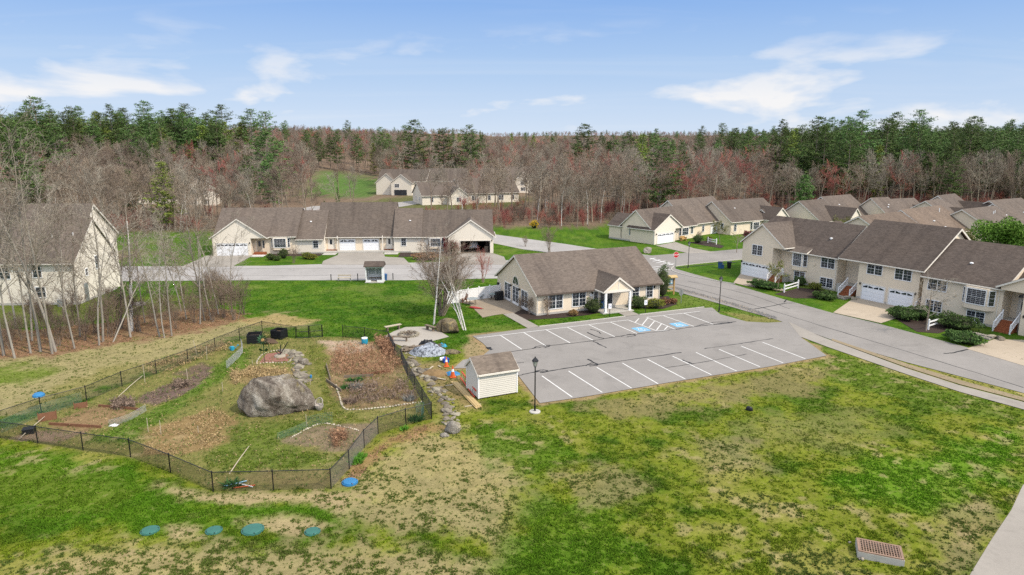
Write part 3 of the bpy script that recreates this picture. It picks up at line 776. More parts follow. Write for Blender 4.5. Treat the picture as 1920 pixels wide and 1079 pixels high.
# ---------------------------------------------------------------- grass tussocks and blades on the nearer lawns
def grass(name, n, x0, x1, y0, y1, seed, hgt, keep, nb=5):
    rs = np.random.RandomState(seed)
    yy = 1 / (1 / y1 + rs.rand(n) * (1 / y0 - 1 / y1))                # denser near the camera
    lim = yy * 0.93 + 1.5
    xx = (rs.rand(n) * 2 - 1) * lim
    ok = (xx > x0) & (xx < x1)
    xx, yy = xx[ok], yy[ok]
    d = fbm(xx / 1.3, yy / 1.3, 77, 3) * 0.35 + fbm(xx / 0.30, yy / 0.30, 78, 2) * 0.65
    col = paint(xx, yy)
    green = col[:, 1] / (col[:, 0] + 1e-6)
    inlot = (poly_sd(xx, yy, LOT) < 0.25)
    infence = poly_sd(xx, yy, FENCE) < 0
    path = bad_ground(xx, yy)
    k = (rs.rand(len(xx)) < np.clip((d - 0.50) * 4 + (green - 0.86) * 0.75, 0.04, 1)) & ~inlot & ~path & keep(xx, yy)
    k &= ~(infence & (green < 1.0))
    xx, yy, col, green, d = xx[k], yy[k], col[k], green[k], d[k]
    m = len(xx)
    base = np.stack([xx, yy, np.zeros(m)], 1)
    Vv = np.zeros((m, nb, 3, 3))
    cc = np.zeros((m, nb, 3))
    size = (0.55 + 0.9 * rs.rand(m)) * hgt
    tuft = np.where(green < 1.02, 1.0, 0.0)                            # on dry ground the tufts stay dark green
    gcol = col * np.array([0.95, 1.12, 0.7]) * (1 - tuft[:, None]) + np.array([0.085, 0.118, 0.022]) * tuft[:, None]
    for j in range(nb):
        a = rs.rand(m) * 6.283
        r = rs.rand(m) * 0.065 * (size / hgt)
        c0 = base + np.stack([np.cos(a) * r, np.sin(a) * r, np.zeros(m)], 1)
        a2 = rs.rand(m) * 6.283
        w = 0.012 + 0.022 * rs.rand(m)
        side = np.stack([np.cos(a2) * w, np.sin(a2) * w, np.zeros(m)], 1)
        a3 = rs.rand(m) * 6.283
        h = size * (0.6 + 0.6 * rs.rand(m))
        lean = h * (0.3 + 0.7 * rs.rand(m))
        tip = c0 + np.stack([np.cos(a3) * lean, np.sin(a3) * lean, h], 1)
        Vv[:, j, 0], Vv[:, j, 1], Vv[:, j, 2] = c0 - side, c0 + side, tip
        cc[:, j] = gcol * (0.65 + 0.7 * rs.rand(m))[:, None]
    Vf = Vv.reshape(-1, 3)
    me = np_mesh(name, Vf, [np.arange(len(Vf)).reshape(-1, 3)], 'grass_blade')
    ca = me.color_attributes.new('col', 'FLOAT_COLOR', 'POINT')
    C4 = np.repeat(cc.reshape(-1, 3), 3, 0)
    ca.data.foreach_set('color', np.concatenate([C4, np.ones((len(C4), 1))], 1).astype(np.float32).ravel())
    return place(name, me)
ROADPOLYS = []
for nm in ('main_road', 'left_street', 'sidewalk', 'footpath', 'patio', 'patio_walk', 'door_walk', 'firepit_circle', 'mulch_bed', 'mulch_bed.001'):
    me = bpy.data.objects[nm].data
    ROADPOLYS.append([[tuple(me.vertices[i].co[:2]) for i in pl.vertices] for pl in me.polygons])
def bad_ground(x, y):
    b = np.zeros(x.shape, bool)
    for tris in ROADPOLYS:
        for tri in tris:
            P = np.asarray(tri)
            m = (x > P[:, 0].min() - .1) & (x < P[:, 0].max() + .1) & (y > P[:, 1].min() - .1) & (y < P[:, 1].max() + .1)
            if m.any(): b[m] |= poly_sd(x[m], y[m], tri) < 0.06
    return b
m, nt, p = new_mat('grass_blade')
t = NT(nt)
att = t.n('ShaderNodeVertexColor', layer_name='col').outputs[0]
t.l(att, p.inputs['Base Color'])
p.inputs['Roughness'].default_value = 0.8
p.inputs['Specular IOR Level'].default_value = 0.1
g = grass('grass', 420000, -60, 48, 26, 62, 11, 0.070, lambda x, y: y > 26)
tag(g, 'short patchy spring grass with tussocks over the lawn in front', 'grass', kind='stuff')
g = grass('grass', 70000, -60, 30, 62, 96, 12, 0.10, lambda x, y: (y > 62) & ~((x > 1) & (x < 20) & (y > 75) & (y < 92)))
tag(g, 'thick green grass on the lawn around the clubhouse and fire pit', 'grass', kind='stuff')

# ================================================================ buildings
CACHE = {}
SPLIT = {'wall', 'rake_board', 'gutter', 'porch_beam', 'corner_post', 'garage_lining', 'shelving', 'porch_step', 'column_base'}
class House:
    """x along the front, y into depth, z up; origin at the front left corner"""
    def __init__(s, name, label, cat, o, ang, group=None, wall='siding', roof='shingles', base=0.0):
        s.root = thing(name, label, cat, (o[0], o[1], base), math.radians(ang), group)
        s.wm, s.rm = wall, roof
    def part(s, b, name, m, parent=None, smooth=False):
        if len(b.isl) > 1 and name in SPLIT:
            return [q.build(name, m, parent or s.root, smooth) for q in b.split()][0]
        return b.build(name, m, parent or s.root, smooth)
    def body(s, x0, x1, y0, y1, eave, ridge, axis='x', ov=0.35, rake=0.30, wall=True, mid=None, z0=0.0, rm=None, wm=None, trim=True, back_open=False, rk=True, gm='trim'):
        a0, a1, b0, b1 = (y0, y1, x0, x1) if axis == 'x' else (x0, x1, y0, y1)
        mid = (a0 + a1) / 2 if mid is None else mid
        if wall:
            w = MB()
            w.prism([(a0, z0), (a1, z0), (a1, eave), (mid, ridge - 0.02), (a0, eave)], b0, b1, axis)
            s.part(w, 'wall', wm or s.wm)
        sl0, sl1 = (ridge - eave) / (mid - a0), (ridge - eave) / (a1 - mid)
        th = 0.16
        pr = [(a0 - ov, eave - ov * sl0 + .04), (mid, ridge + .04), (a1 + ov, eave - ov * sl1 + .04), (a1 + ov, eave - ov * sl1 + .04 + th), (mid, ridge + .04 + th * 1.2), (a0 - ov, eave - ov * sl0 + .04 + th)]
        c0, c1 = b0 - rake, b1 + rake
        if back_open: c1 = b1
        r = s.part(MB().prism(pr, c0, c1, axis), 'roof', rm or s.rm)
        if trim:
            k = 0.20
            pt = [(a0 - ov - .01, pr[0][1] - .07), (mid, pr[1][1] - .09), (a1 + ov + .01, pr[2][1] - .07), (a1 + ov + .01, pr[2][1] + k - .07), (mid, pr[1][1] + k - .06), (a0 - ov - .01, pr[0][1] + k - .07)]
            tb = MB().prism(pt, c0 - .03, c0 + .06, axis)
            if not back_open: tb.prism(pt, c1 - .06, c1 + .03, axis)
            if rk: s.part(tb, 'rake_board', 'trim', r)
            g = MB()
            for a, q, sg in ((a0 - ov, pr[0][1], -1), (a1 + ov, pr[2][1], 1)):
                lo, hi = (a - .10, a + .015) if sg < 0 else (a - .015, a + .10)
                if axis == 'x': g.box(c0 + .07, lo, q - .03, c1 - .07, hi, q + .10)
                else: g.box(lo, c0 + .07, q - .03, hi, c1 - .07, q + .10)
            s.part(g, 'gutter', gm, r)
        return r
    def at(s, name, me, face, u, z, plane, parent=None):
        if face == 'front': loc, rz = (u, plane, z), 0.0
        elif face == 'left': loc, rz = (plane, u, z), -math.pi / 2
        elif face == 'right': loc, rz = (plane, u, z), math.pi / 2
        else: loc, rz = (u, plane, z), math.pi
        return place(name, me, parent or s.root, loc, rz)
    def window(s, u, z, w, h, plane, face='front', sash=2, grid=(2, 2), casing='vinyl_white'):
        """u,z: centre of the sill line; sashes side by side"""
        key = ('win', w, h, sash, grid, casing)
        if key not in CACHE:
            c = 0.085
            f = MB()
            f.box(-w / 2 - c, -.055, -c, w / 2 + c, -.001, 0); f.box(-w / 2 - c, -.055, h, w / 2 + c, -.001, h + c)
            f.box(-w / 2 - c, -.055, 0, -w / 2, -.001, h); f.box(w / 2, -.055, 0, w / 2 + c, -.001, h)
            pw = w / sash
            for i in range(1, sash): f.box(-w / 2 + i * pw - .045, -.05, 0, -w / 2 + i * pw + .045, -.001, h)
            mun = f
            for i in range(sash):
                x0 = -w / 2 + i * pw
                mun.box(x0, -.036, h / 2 - .016, x0 + pw, -.012, h / 2 + .016)
                for k in range(1, grid[0]): mun.box(x0 + pw * k / grid[0] - .006, -.030, 0, x0 + pw * k / grid[0] + .006, -.012, h)
                for k in range(1, grid[1] * 2):
                    if k != grid[1]: mun.box(x0, -.030, h * k / grid[1] / 2 - .006, x0 + pw, -.012, h * k / grid[1] / 2 + .006)
            pane = MB().box(-w / 2, -.012, 0, w / 2, -.002, h)
            CACHE[key] = (f.mesh('window', casing), pane.mesh('pane', 'glass_dark'))
        f, pa = CACHE[key]
        o = s.at('window', f, face, u, z, plane)
        place('pane', pa, o)
        return o
    def garage(s, u, w, h, plane, face='front', lites=8, z=0.0, opened=False):
        key = ('gar', w, h, lites, opened)
        if key not in CACHE:
            f = MB()
            f.box(-w / 2 - .14, -.06, 0, -w / 2, -.001, h + .14); f.box(w / 2, -.06, 0, w / 2 + .14, -.001, h + .14); f.box(-w / 2, -.06, h, w / 2, -.001, h + .14)
            d = MB()
            for k in range(4):
                d.box(-w / 2 + .01, -.030, k * h / 4 + .008, w / 2 - .01, -.003, (k + 1) * h / 4 - .008)
            d.box(-w / 2 + .01, -.016, .01, w / 2 - .01, -.002, h - .01)
            n = lites
            pw = (w - .1) / n
            for k in range(3):
                for i in range(n):
                    x0 = -w / 2 + .05 + i * pw
                    d.box(x0 + .10, -.040, k * h / 4 + .10, x0 + pw - .10, -.029, (k + 1) * h / 4 - .10)
            g = MB()
            for i in range(n):
                x0 = -w / 2 + .05 + i * pw
                c, e = x0 + pw / 2, pw / 2 - .06
                top = h - .08 - (0.0 if True else .0)
                arc = [(c - e, h * .80)] + [(c + e, h * .80)] + [(c + e * math.cos(q), h * .86 + .20 * h / 2.1 * .5 * math.sin(q)) for q in (0, .5, 1.05, 1.57, 2.1, 2.64, 3.14)]
                if i % 2 == 0: arc = [(c - e, h * .80), (c + e, h * .80), (c + e, h * .95), (c - e, h * .87)]
                else: arc = [(c - e, h * .80), (c + e, h * .80), (c + e, h * .87), (c - e, h * .95)]
                g.prism(arc, -.040, -.032, 'y')
            CACHE[key] = (f.mesh('garage_frame', 'trim'), d.mesh('garage_door', 'garage_white'), g.mesh('glazing', 'glass_dark'))
        f, d, g = CACHE[key]
        if opened:
            return s.at('garage_frame', f, face, u, z, plane)
        o = s.at('garage_door', d, face, u, z, plane)
        place('garage_frame', f, o); place('glazing', g, o)
        return o
    def door(s, u, z, plane, face='front', w=.92, h=2.05, m='trim', side=True):
        key = ('door', w, h, m, side)
        if key not in CACHE:
            f = MB().box(-w / 2 - .1, -.05, 0, -w / 2, -.001, h + .1).box(w / 2, -.05, 0, w / 2 + .1, -.001, h + .1).box(-w / 2, -.05, h, w / 2, -.001, h + .1)
            d = MB().box(-w / 2, -.035, .02, w / 2, -.002, h)
            g = MB().box(-w * .22, -.043, h * .45, w * .22, -.034, h * .9)
            if side: g.box(w / 2 + .12, -.03, h * .3, w / 2 + .38, -.004, h * .95)
            k = MB().box(w * .36, -.09, h * .46, w * .43, -.034, h * .52)
            CACHE[key] = (d.mesh('door', m), f.mesh('door_frame', 'trim'), g.mesh('pane', 'glass_dark'), k.mesh('handle', 'galvanised'))
        d, f, g, k = CACHE[key]
        o = s.at('door', d, face, u, z, plane)
        place('door_frame', f, o); place('pane', g, o); place('handle', k, o)
        return o
    def lamp(s, u, z, plane, face='front'):
        if 'lamp' not in CACHE:
            CACHE['lamp'] = (MB().box(-.05, -.14, -.06, .05, 0, .06).lathe([(.0, -.16), (.07, -.14), (.085, .10), (.0, .2)], 6, (0, -.16, 0))).mesh('wall_lamp', 'dark_metal')
        return s.at('wall_lamp', CACHE['lamp'], face, u, z, plane)
    def vent(s, x, y, z, pipe=False):
        key = 'pipe' if pipe else 'vent'
        if key not in CACHE:
            CACHE[key] = (MB().tube((0, 0, -.2), (0, 0, .75), .075, n=8) if pipe else MB().lathe([(.10, -.15), (.10, .12), (.2, .14), (.2, .24), (.05, .30)], 10)).mesh('roof_vent', 'vinyl_white')
        return place('roof_vent', CACHE[key], s.root, (x, y, z))
    def foundation(s, x0, x1, y0, y1, h=.28):
        s.part(MB().box(x0 - .025, y0 - .025, -.1, x1 + .025, y1 + .025, h), 'foundation', 'concrete')
    def downpipe(s, x, y, z1):
        s.part(MB().box(x - .04, y - .07, .1, x + .04, y - .003, z1), 'downpipe', 'trim')
    def stairs(s, x0, x1, y_top, y_bot, ztop, rails=(True, True), z0=0.0):
        n = max(2, round((ztop - z0) / .18))
        for k in range(n):
            y1 = y_top + (y_bot - y_top) * k / n
            y2 = y_top + (y_bot - y_top) * (k + 1) / n
            zz = ztop - (ztop - z0) * (k + 1) / (n + 0)
            s.part(MB().box(x0, min(y1, y2), z0 - .02, x1, max(y1, y2) - .004, max(zz + .18, z0 + .1)), 'step', 'deck_red')
        for on, x in zip(rails, (x0 - .05, x1 + .05)):
            if not on: continue
            r = MB()
            a, b = (x, y_top, ztop + .95), (x, y_bot, z0 + .95)
            r.bar(a, b, .09, .07); r.bar((x, y_top, ztop + .2), (x, y_bot, z0 + .2), .05, .05)
            for k in range(9):
                t = (k + .5) / 9
                y = y_top + (y_bot - y_top) * t; z = ztop + (z0 - ztop) * t
                r.box(x - .018, y - .018, z + .2, x + .018, y + .018, z + .93)
            for y, z in ((y_top, ztop), (y_bot, z0)): r.box(x - .06, y - .06, z - .05, x + .06, y + .06, z + 1.08)
            s.part(r, 'railing', 'vinyl_white')

# ---------------------------------------------------------------- clubhouse
H = House('clubhouse', 'single-storey beige clubhouse with arched gable window and porch beside the parking lot', 'building', (2.8, 75.9), 23.0)
H.foundation(0, 16.8, 0, 12)
H.body(0, 16.8, 0, 12, 2.62, 6.0, 'x', .42, .25, rm='shingles', gm='gutter_brown')
for u in (2.45, 5.5): H.window(u, .68, 1.72, 1.75, 0, sash=2, grid=(2, 2))
H.window(13.3, .85, .9, 1.55, 0, sash=1, grid=(2, 2)); H.window(15.3, .85, .9, 1.6, 0, sash=1, grid=(2, 2))
H.window(7.75, .3, .5, 1.9, 0, sash=1, grid=(1, 2))
# porch
H.body(7.75, 11.25, -2.25, 4.2, 2.72, 4.05, 'y', .32, .12, wall=False, rm='shingles')
H.part(MB().prism([(7.75, 2.70), (11.25, 2.70), (9.5, 3.98)], -2.2, -2.0, 'y'), 'porch_gable', 'siding')
H.part(MB().box(7.70, -2.24, 2.42, 11.3, -1.98, 2.70), 'porch_beam', 'trim')
H.part(MB().box(9.44, -2.23, 2.70, 9.56, -2.205, 3.9), 'gable_batten', 'trim')
H.part(MB().box(7.72, -1.97, 2.44, 7.94, 0, 2.70).box(11.06, -1.97, 2.44, 11.28, 0, 2.70), 'porch_beam', 'trim')
for u in (7.86, 11.14): H.part(MB().box(u - .13, -2.22, .0, u + .13, -1.98, 2.42).box(u - .18, -2.26, 0, u + .18, -1.94, .16), 'column', 'vinyl_white')
H.part(MB().box(7.4, -2.4, -.05, 11.6, -.002, .11), 'porch_floor', 'concrete')
for u in (8.75, 9.62): H.door(u, .12, 0, w=.80, h=2.05, m='glass_dark', side=False)
# French doors and the arch on the gable
for u in (8.5, 5.95, 3.3):
    o = H.window(u, .32, 1.75, 1.92, 0, 'left', 2, (2, 2))
    H.part(MB().box(-.13, u - .95, .06, -.004, u + .95, .22), 'door_step', 'vinyl_white')
arc = [(math.cos(math.pi * k / 14) * .88, math.sin(math.pi * k / 14) * .95) for k in range(15)]
arc2 = [(math.cos(math.pi * k / 14) * 1.0, math.sin(math.pi * k / 14) * 1.07) for k in range(15)]
fr = MB()
for k in range(14): fr.prism([arc[k], arc2[k], arc2[k + 1], arc[k + 1]], -.055, -.001, 'y')
fr.box(-1.0, -.055, -.12, 1.0, -.001, 0)
for k in (3, 7, 11): fr.bar((0, -.03, 0), (arc[k][0], -.03, arc[k][1]), .02, .03)
o = H.at('arched_window', fr.mesh('arched_window', 'trim'), 'left', 5.95, 2.55, 0)
place('pane', MB().prism(arc, -.014, -.002, 'y').mesh('pane', 'glass_dark'), o)
H.lamp(7.25, 2.2, 0, 'left'); H.lamp(4.65, 2.2, 0, 'left'); H.lamp(15.95, 2.1, 0); H.lamp(7.2, 2.1, 0)
H.part(MB().lathe([(.0, 0), (.24, 0), (.24, .04), (.0, .05)], 16).mesh and MB().prism([(7.15 + .2 * math.cos(k * .5236), 1.85 + .2 * math.sin(k * .5236)) for k in range(12)], -.03, -.002, 'y'), 'house_plate', 'vinyl_white')
H.downpipe(.12, 0, 2.5); H.downpipe(16.7, 0, 2.5)
H.part(MB().box(-.02, 11.2, 1.05, -.28, 11.6, 1.75), 'meter_box', 'dark_metal')

# ---------------------------------------------------------------- shed
siding('siding_shed', (0.60, 0.565, 0.50))
H = House('garden_shed', 'small beige sided shed with brown shingle roof beside the parking lot', 'shed', (-2.6, 50.1), 24.5, wall='siding_shed')
H.body(0, 3.3, 0, 2.55, 2.0, 2.86, 'x', .14, .12, mid=1.45, rm='shingles_shed', z0=.12)
H.part(MB().box(.1, .1, -.02, 3.2, 2.4, .15), 'skid_base', 'wood_old')
lap = MB()
k = 0
while .12 + k * .155 < 1.92:
    z = .12 + k * .155
    lap.prism([(-.001, z), (-.034, z + .004), (-.004, z + .153)], .06, 3.24, 'x')
    k += 1
H.part(lap, 'clapboards', 'siding_shed')
lap = MB()
for k in range(17):
    z = .12 + k * .155
    y0, y1 = .06, 2.49
    if z > 2.0: y0, y1 = .06 + (z - 1.93) * 1.58, 2.49 - (z - 1.93) * 1.2
    if y1 - y0 > .2: lap.prism([(-.001, z), (-.034, z + .004), (-.004, z + .153)], y0, y1, 'y')
H.part(lap, 'clapboards', 'siding_shed')
H.part(MB().box(-.045, -.045, .1, .055, .055, 1.98).box(3.245, -.045, .1, 3.345, .055, 1.98).box(-.045, 2.49, .1, .055, 2.59, 1.95), 'corner_post', 'vinyl_white')

# ---------------------------------------------------------------- the long row of garages at the left street
H = House('row_house', 'long one-storey cream row house with double and single garages on the left street', 'house', LO, LA)
H.foundation(6.6, 34, 1.55, 11); H.body(0, 9.0, 0, 7, 3.2, 6.28, 'y', .38, .22, mid=4.45, wall=False)
H.part(MB().prism([(0, 0), (6.5, 0), (6.5, 3.0), (8.95, 3.0), (8.95, 3.32), (4.45, 6.26), (0, 3.2)], 0, .3, 'y'), 'wall', 'siding_pale')
H.part(MB().box(0, .3, 0, .25, 7, 3.2), 'wall', 'siding'); H.part(MB().box(6.25, .3, 0, 6.5, 3, 3.15), 'wall', 'siding')
H.body(-.1, 14.0, 1.5, 12.5, 3.3, 7.45, 'x', .45, .2, rk=False)
H.body(13.8, 18.8, 1.55, 12.5, 2.72, 6.9, 'x', .4, .05, wm='siding_pale', rk=False)
H.body(17.2, 31.2, 3.0, 14, 3.05, 8.2, 'x', .5, .1, rk=False)
H.body(31.0, 36.0, 1.6, 12.5, 2.95, 7.2, 'x', .35, .05, wm='siding_pale', rk=False)
H.body(35.2, 48.6, 1.7, 12.2, 2.95, 6.85, 'x', .4, .25, rk=False, wall=False)
for xa, xb in ((35.2, 40.95), (48.42, 48.62)):
    H.part(MB().prism([(1.7, 0), (12.2, 0), (12.2, 2.95), (6.95, 6.83), (1.7, 2.95)], xa, xb, 'x'), 'wall', 'siding_pale')
H.part(MB().box(40.95, 7.2, 0, 48.42, 12.2, 2.95), 'wall', 'siding_pale')
H.body(40.8, 48.8, -.0, 7, 3.02, 5.84, 'y', .38, .22, wall=False)
GW = 2.15
H.part(MB().prism([(40.8, 2.35), (48.78, 2.35), (48.78, 3.02), (44.8, 5.82), (40.8, 3.02)], 0, .25, 'y'), 'wall', 'siding_pale')
H.part(MB().box(40.8, 0, 0, 42.9, .25, 2.35).box(48.2, 0, 0, 48.78, .25, 2.35), 'wall', 'siding_pale')
H.part(MB().box(40.8, .25, 0, 41.0, 1.8, 2.4), 'wall', 'siding_pale')
H.part(MB().box(39.9, .8, .02, 42.6, .95, 2.75), 'entry_recess_panel', 'maroon')  # added maroon panel standing in for the shaded entry recess and red bush
mat('garage_inside', (0.035, 0.03, 0.026), 0.9, 0.3, 1.0)  # near-black lining: the garage's inner shade is put into its colour
# the open garage: floor, side and back walls, shelves
H.part(MB().box(42.9, .26, -.02, 48.2, 6.8, .045), 'garage_floor', 'wood_old')
H.part(MB().box(42.7, .26, .05, 42.89, 6.9, 2.9).box(48.21, .26, .05, 48.4, 6.9, 2.9).box(42.89, 6.7, .05, 48.21, 6.9, 2.9), 'garage_lining', 'garage_inside')
H.part(MB().box(47.5, 3.2, .05, 48.2, 6.4, 2.0).box(42.9, 5.2, .05, 43.6, 6.6, 1.6).box(47.2, 1.0, .05, 47.9, 1.8, 1.1), 'shelving', 'wood_old')
H.garage(45.55, 5.25, 2.22, 0, lites=8, opened=True)
H.garage(3.3, 5.3, 2.15, 0)
H.garage(22.6, 2.75, 2.28, 3.0, lites=4); H.garage(26.8, 2.75, 2.28, 3.0, lites=4)
for x0, x1, d, y in ((6.55, 8.9, 2.6, .3), (18.6, 20.9, 4.4, 3.0), (28.9, 31.3, 4.4, 3.0)):
    H.part(MB().box(x0 + .2, y - .55, 0, x1 - .1, y + .9, .22).box(x0 + .25, y - .2, .22, x1 - .1, y + .9, .44), 'porch_step', 'deck_red')
    H.part(MB().box(x0 + .1, y - .7, .0, x1, y - .56, .14), 'step_edge', 'vinyl_white')
H.door(7.55, .44, 1.5, m='wood_pale'); H.door(19.7, .44, 3.0, m='trim', side=False); H.door(30.1, .44, 3.0)
for x in (18.65, 20.95, 28.95, 31.25): H.part(MB().box(x - .08, 2.45, 0, x + .08, 2.62, 2.95), 'porch_post', 'trim')
# bay window
def bay(H, x0, x1, yf, d, z0, z1, ztop, grid=(4, 3)):
    e = d * .9
    H.part(MB().prism([(x0, yf), (x0 + e, yf - d), (x1 - e, yf - d), (x1, yf)], z0, ztop, 'z'), 'bay', 'siding')
    H.window((x0 + x1) / 2, z1, (x1 - x0 - 2 * e) * .86, (ztop - z1) * .88, yf - d, sash=1, grid=grid)
    for sg, xa, xb in ((-1, x0, x0 + e), (1, x1 - e, x1)):
        o = H.window((xa + xb) / 2, z1, d * .75, (ztop - z1) * .88, yf - d / 2, sash=1, grid=(1, 2))
        o.rotation_euler.z = sg * math.atan2(d, e)
        n = Vector((sg * d, -e)).normalized() * .004
        o.location.x += n.x; o.location.y += n.y
bay(H, 9.6, 12.9, 1.5, .55, .75, 1.25, 2.95)
H.window(17.3, 1.0, .85, 1.5, 1.55, sash=1, grid=(2, 2)); H.window(32.8, 1.25, .82, 1.5, 1.6, sash=1, grid=(2, 2))
bay(H, 37.0, 39.9, 1.7, .5, .7, 1.2, 2.7)
H.lamp(6.35, 2.2, 0); H.lamp(48.5, 2.3, 0); H.lamp(20.9, 2.2, 2.62); H.lamp(28.6, 2.3, 3.0)
H.vent(16.0, 4.6, 5.15); H.vent(33.8, 4.4, 5.2)
H.downpipe(13.9, 1.5, 3.0); H.downpipe(31.15, 1.6, 2.8)

# ---------------------------------------------------------------- two-storey townhouse row on the right
H = House('townhouse_row', 'two-storey beige townhouse row with white garages and bay windows along the main road', 'house', RO, RA)
H.foundation(7.2, 14.4, 1.8, 12); H.foundation(18.4, 26, .5, 12.5); H.foundation(26.6, 36, .2, 12)
# unit with the big gable
H.part(MB().prism([(0, 0), (5.45, 0), (5.45, 4.75), (7.35, 4.75), (7.35, 5.1), (3.45, 7.82), (0, 5.1)], 0, .3, 'y'), 'wall', 'siding')
H.part(MB().box(0, .3, 0, .25, 9, 5.1).box(5.2, .3, 0, 5.45, 3, 5.0).box(5.45, 2.5, 0, 7.3, 2.7, 5.0), 'wall', 'siding')
H.body(0, 7.2, 0, 8, 5.1, 7.84, 'y', .36, .25, mid=3.45, wall=False, rm='shingles')
H.body(0, 14.45, 1.8, 11.6, 4.62, 8.25, 'x', .42, .3, rm='shingles_dark')
H.garage(2.55, 4.9, 2.0, 0); H.lamp(5.25, 2.05, 0); H.lamp(-.0 + .1, 2.05, 0)
H.window(2.7, 3.35, 1.75, 1.4, 0)
H.window(13.0, 2.92, 1.95, 1.42, 1.8); H.window(13.05, .3, 1.85, 1.2, 1.8); H.window(8.8, .4, 1.65, 1.25, 1.8)
bay(H, 7.35, 9.95, 1.8, .6, 1.95, 2.6, 4.5, grid=(4, 4))
H.body(7.3, 10.1, 1.15, 3.0, 4.45, 5.1, 'x', .15, .1, wall=False, mid=2.6)
H.door(6.5, 1.1, 2.5, m='trim')
H.part(MB().box(5.5, .6, 0, 7.2, 2.49, 1.08), 'stoop', 'concrete')
H.stairs(5.6, 6.9, .6, -.9, 1.08)
H.part(MB().box(10.8, 1.68, 2.9, 11.1, 1.795, 3.2), 'vent_box', 'siding'); H.vent(11.6, 4.0, 6.4)
H.downpipe(14.3, 1.8, 4.5)
# middle unit
H.part(MB().box(18.3, .5, 0, 26.0, 2.5, 4.88).box(14.5, 3.6, 0, 18.3, 3.8, 4.8).box(18.3, 2.5, 0, 18.5, 3.8, 4.8), 'wall', 'siding')
H.body(15.9, 26.3, 3.8 - 3.3, 13.5, 4.95, 9.2, 'x', .4, .3, rm='shingles_dark', wall=False)
H.part(MB().prism([(3.7, 0), (13.4, 0), (13.4, 4.9), (7.0, 9.15), (3.7, 6.9)], 16.0, 26.2, 'x'), 'wall', 'siding')
H.garage(20.5, 2.95, 2.0, .5, lites=4); H.garage(24.0, 2.95, 2.0, .5, lites=4)
H.lamp(18.75, 2.0, .5); H.lamp(25.75, 2.0, .5)
H.window(20.4, 3.42, 1.9, 1.38, .5); H.window(24.0, 3.34, 1.95, 1.38, .5)
H.door(17.3, 1.15, 3.6); H.part(MB().box(14.6, 1.7, 0, 18.2, 3.59, 1.12), 'stoop', 'concrete'); H.window(17.3, 3.5, .9, .7, 3.6, sash=1, grid=(2, 1))
H.stairs(16.2, 17.7, 1.7, .0, 1.1)
H.part(MB().box(26.0, 1.8, 0, 26.6, 2.0, 4.6), 'wall', 'siding'); H.stairs(26.05, 26.6, 1.7, .2, 1.0, (True, False))
# unit with the wide bay
H.body(26.6, 35.0, .2, 11.8, 4.42, 8.05, 'x', .36, .2, rm='shingles_dark')
H.part(MB().prism([(37.2, 0), (45.0, 0), (45.0, 4.9), (40.2, 7.4), (35.0, 4.75), (35.0, 4.4), (37.2, 4.4)], -.6, -.3, 'y'), 'wall', 'siding')
H.part(MB().box(37.2, -.3, 0, 37.4, 2.2, 4.6).box(34.8, 2.1, 0, 37.2, 2.3, 4.6).box(44.8, -.3, 0, 45.0, 9, 4.7), 'wall', 'siding')
H.body(35.0, 45.0, -.6, 9, 4.75, 7.45, 'y', .36, .25, mid=40.1, wall=False, rm='shingles_dark')
H.body(34.8, 45.0, 2.2, 11.8, 4.5, 8.05, 'x', .3, .25, rm='shingles_dark', wall=False)
H.garage(40.4, 4.9, 2.0, -.6); H.lamp(37.5, 2.0, -.6)
H.window(28.2, 2.92, 2.0, 1.42, .2); H.window(32.6, .2, 1.75, 1.15, .2); H.window(28.1, .45, 1.7, 1.2, .2)
bay(H, 31.0, 34.4, .2, .7, 1.75, 2.35, 4.15, grid=(4, 4))
H.part(MB().box(30.0, .08, 2.6, 30.3, .195, 2.9), 'vent_box', 'siding'); H.vent(30.3, 2.6, 6.0); H.downpipe(34.6, .2, 4.2)
H.door(36.2, 1.1, 2.1); H.part(MB().box(35.0, .3, 0, 37.15, 2.09, 1.08), 'stoop', 'concrete'); H.stairs(35.2, 36.7, .3, -1.3, 1.08)
# fan light over the door
H.part(MB().prism([(36.2 + .6 * math.cos(math.pi * k / 8), 3.35 + .45 * math.sin(math.pi * k / 8)) for k in range(9)], 2.06, 2.098, 'y'), 'fan_light', 'glass_dark')

# ---------------------------------------------------------------- one-storey rows behind it
def end_unit(H, x, y, dark='shingles_dark'):
    """garage wing with its front gable, entry and windows"""
    H.part(MB().prism([(x, 0), (x + 6.5, 0), (x + 6.5, 2.6), (x + 8.6, 2.6), (x + 8.6, 2.85), (x + 4.4, 5.35), (x, 2.85)], y, y + .3, 'y'), 'wall', 'siding_pale')
    H.part(MB().box(x, y + .3, 0, x + .25, y + 6, 2.9).box(x + 6.25, y + .3, 0, x + 6.5, y + 3, 2.85), 'wall', 'siding')
    H.body(x, x + 8.5, y, y + 6.5, 2.85, 5.38, 'y', .4, .22, mid=x + 4.4, wall=False, rm=dark)
    H.garage(x + 3.4, 5.0, 1.95, y); H.lamp(x + .4, 2.0, y); H.lamp(x + 6.3, 2.0, y)
H = House('beige_duplex', 'beige one-storey duplex with grey side gable beyond the stop sign', 'house', MO, MA)
H.foundation(-.1, 14, 1, 11.8)
end_unit(H, -.3, 0)
H.body(-.1, 14, .9, 8.8, 2.85, 6.15, 'x', .4, .28)
H.body(-.1, 5.2, 8.4, 11.8, 2.85, 4.9, 'y', .3, .2, rm='shingles_dark')
H.body(13.4, 29.2, 2.0, 13, 2.85, 7.1, 'x', .45, .3)
for u, z in ((6.1, 1.25), (3.15, 1.12)): H.window(u, z, .62, 1.15, -.1, 'left', 1, (2, 2))
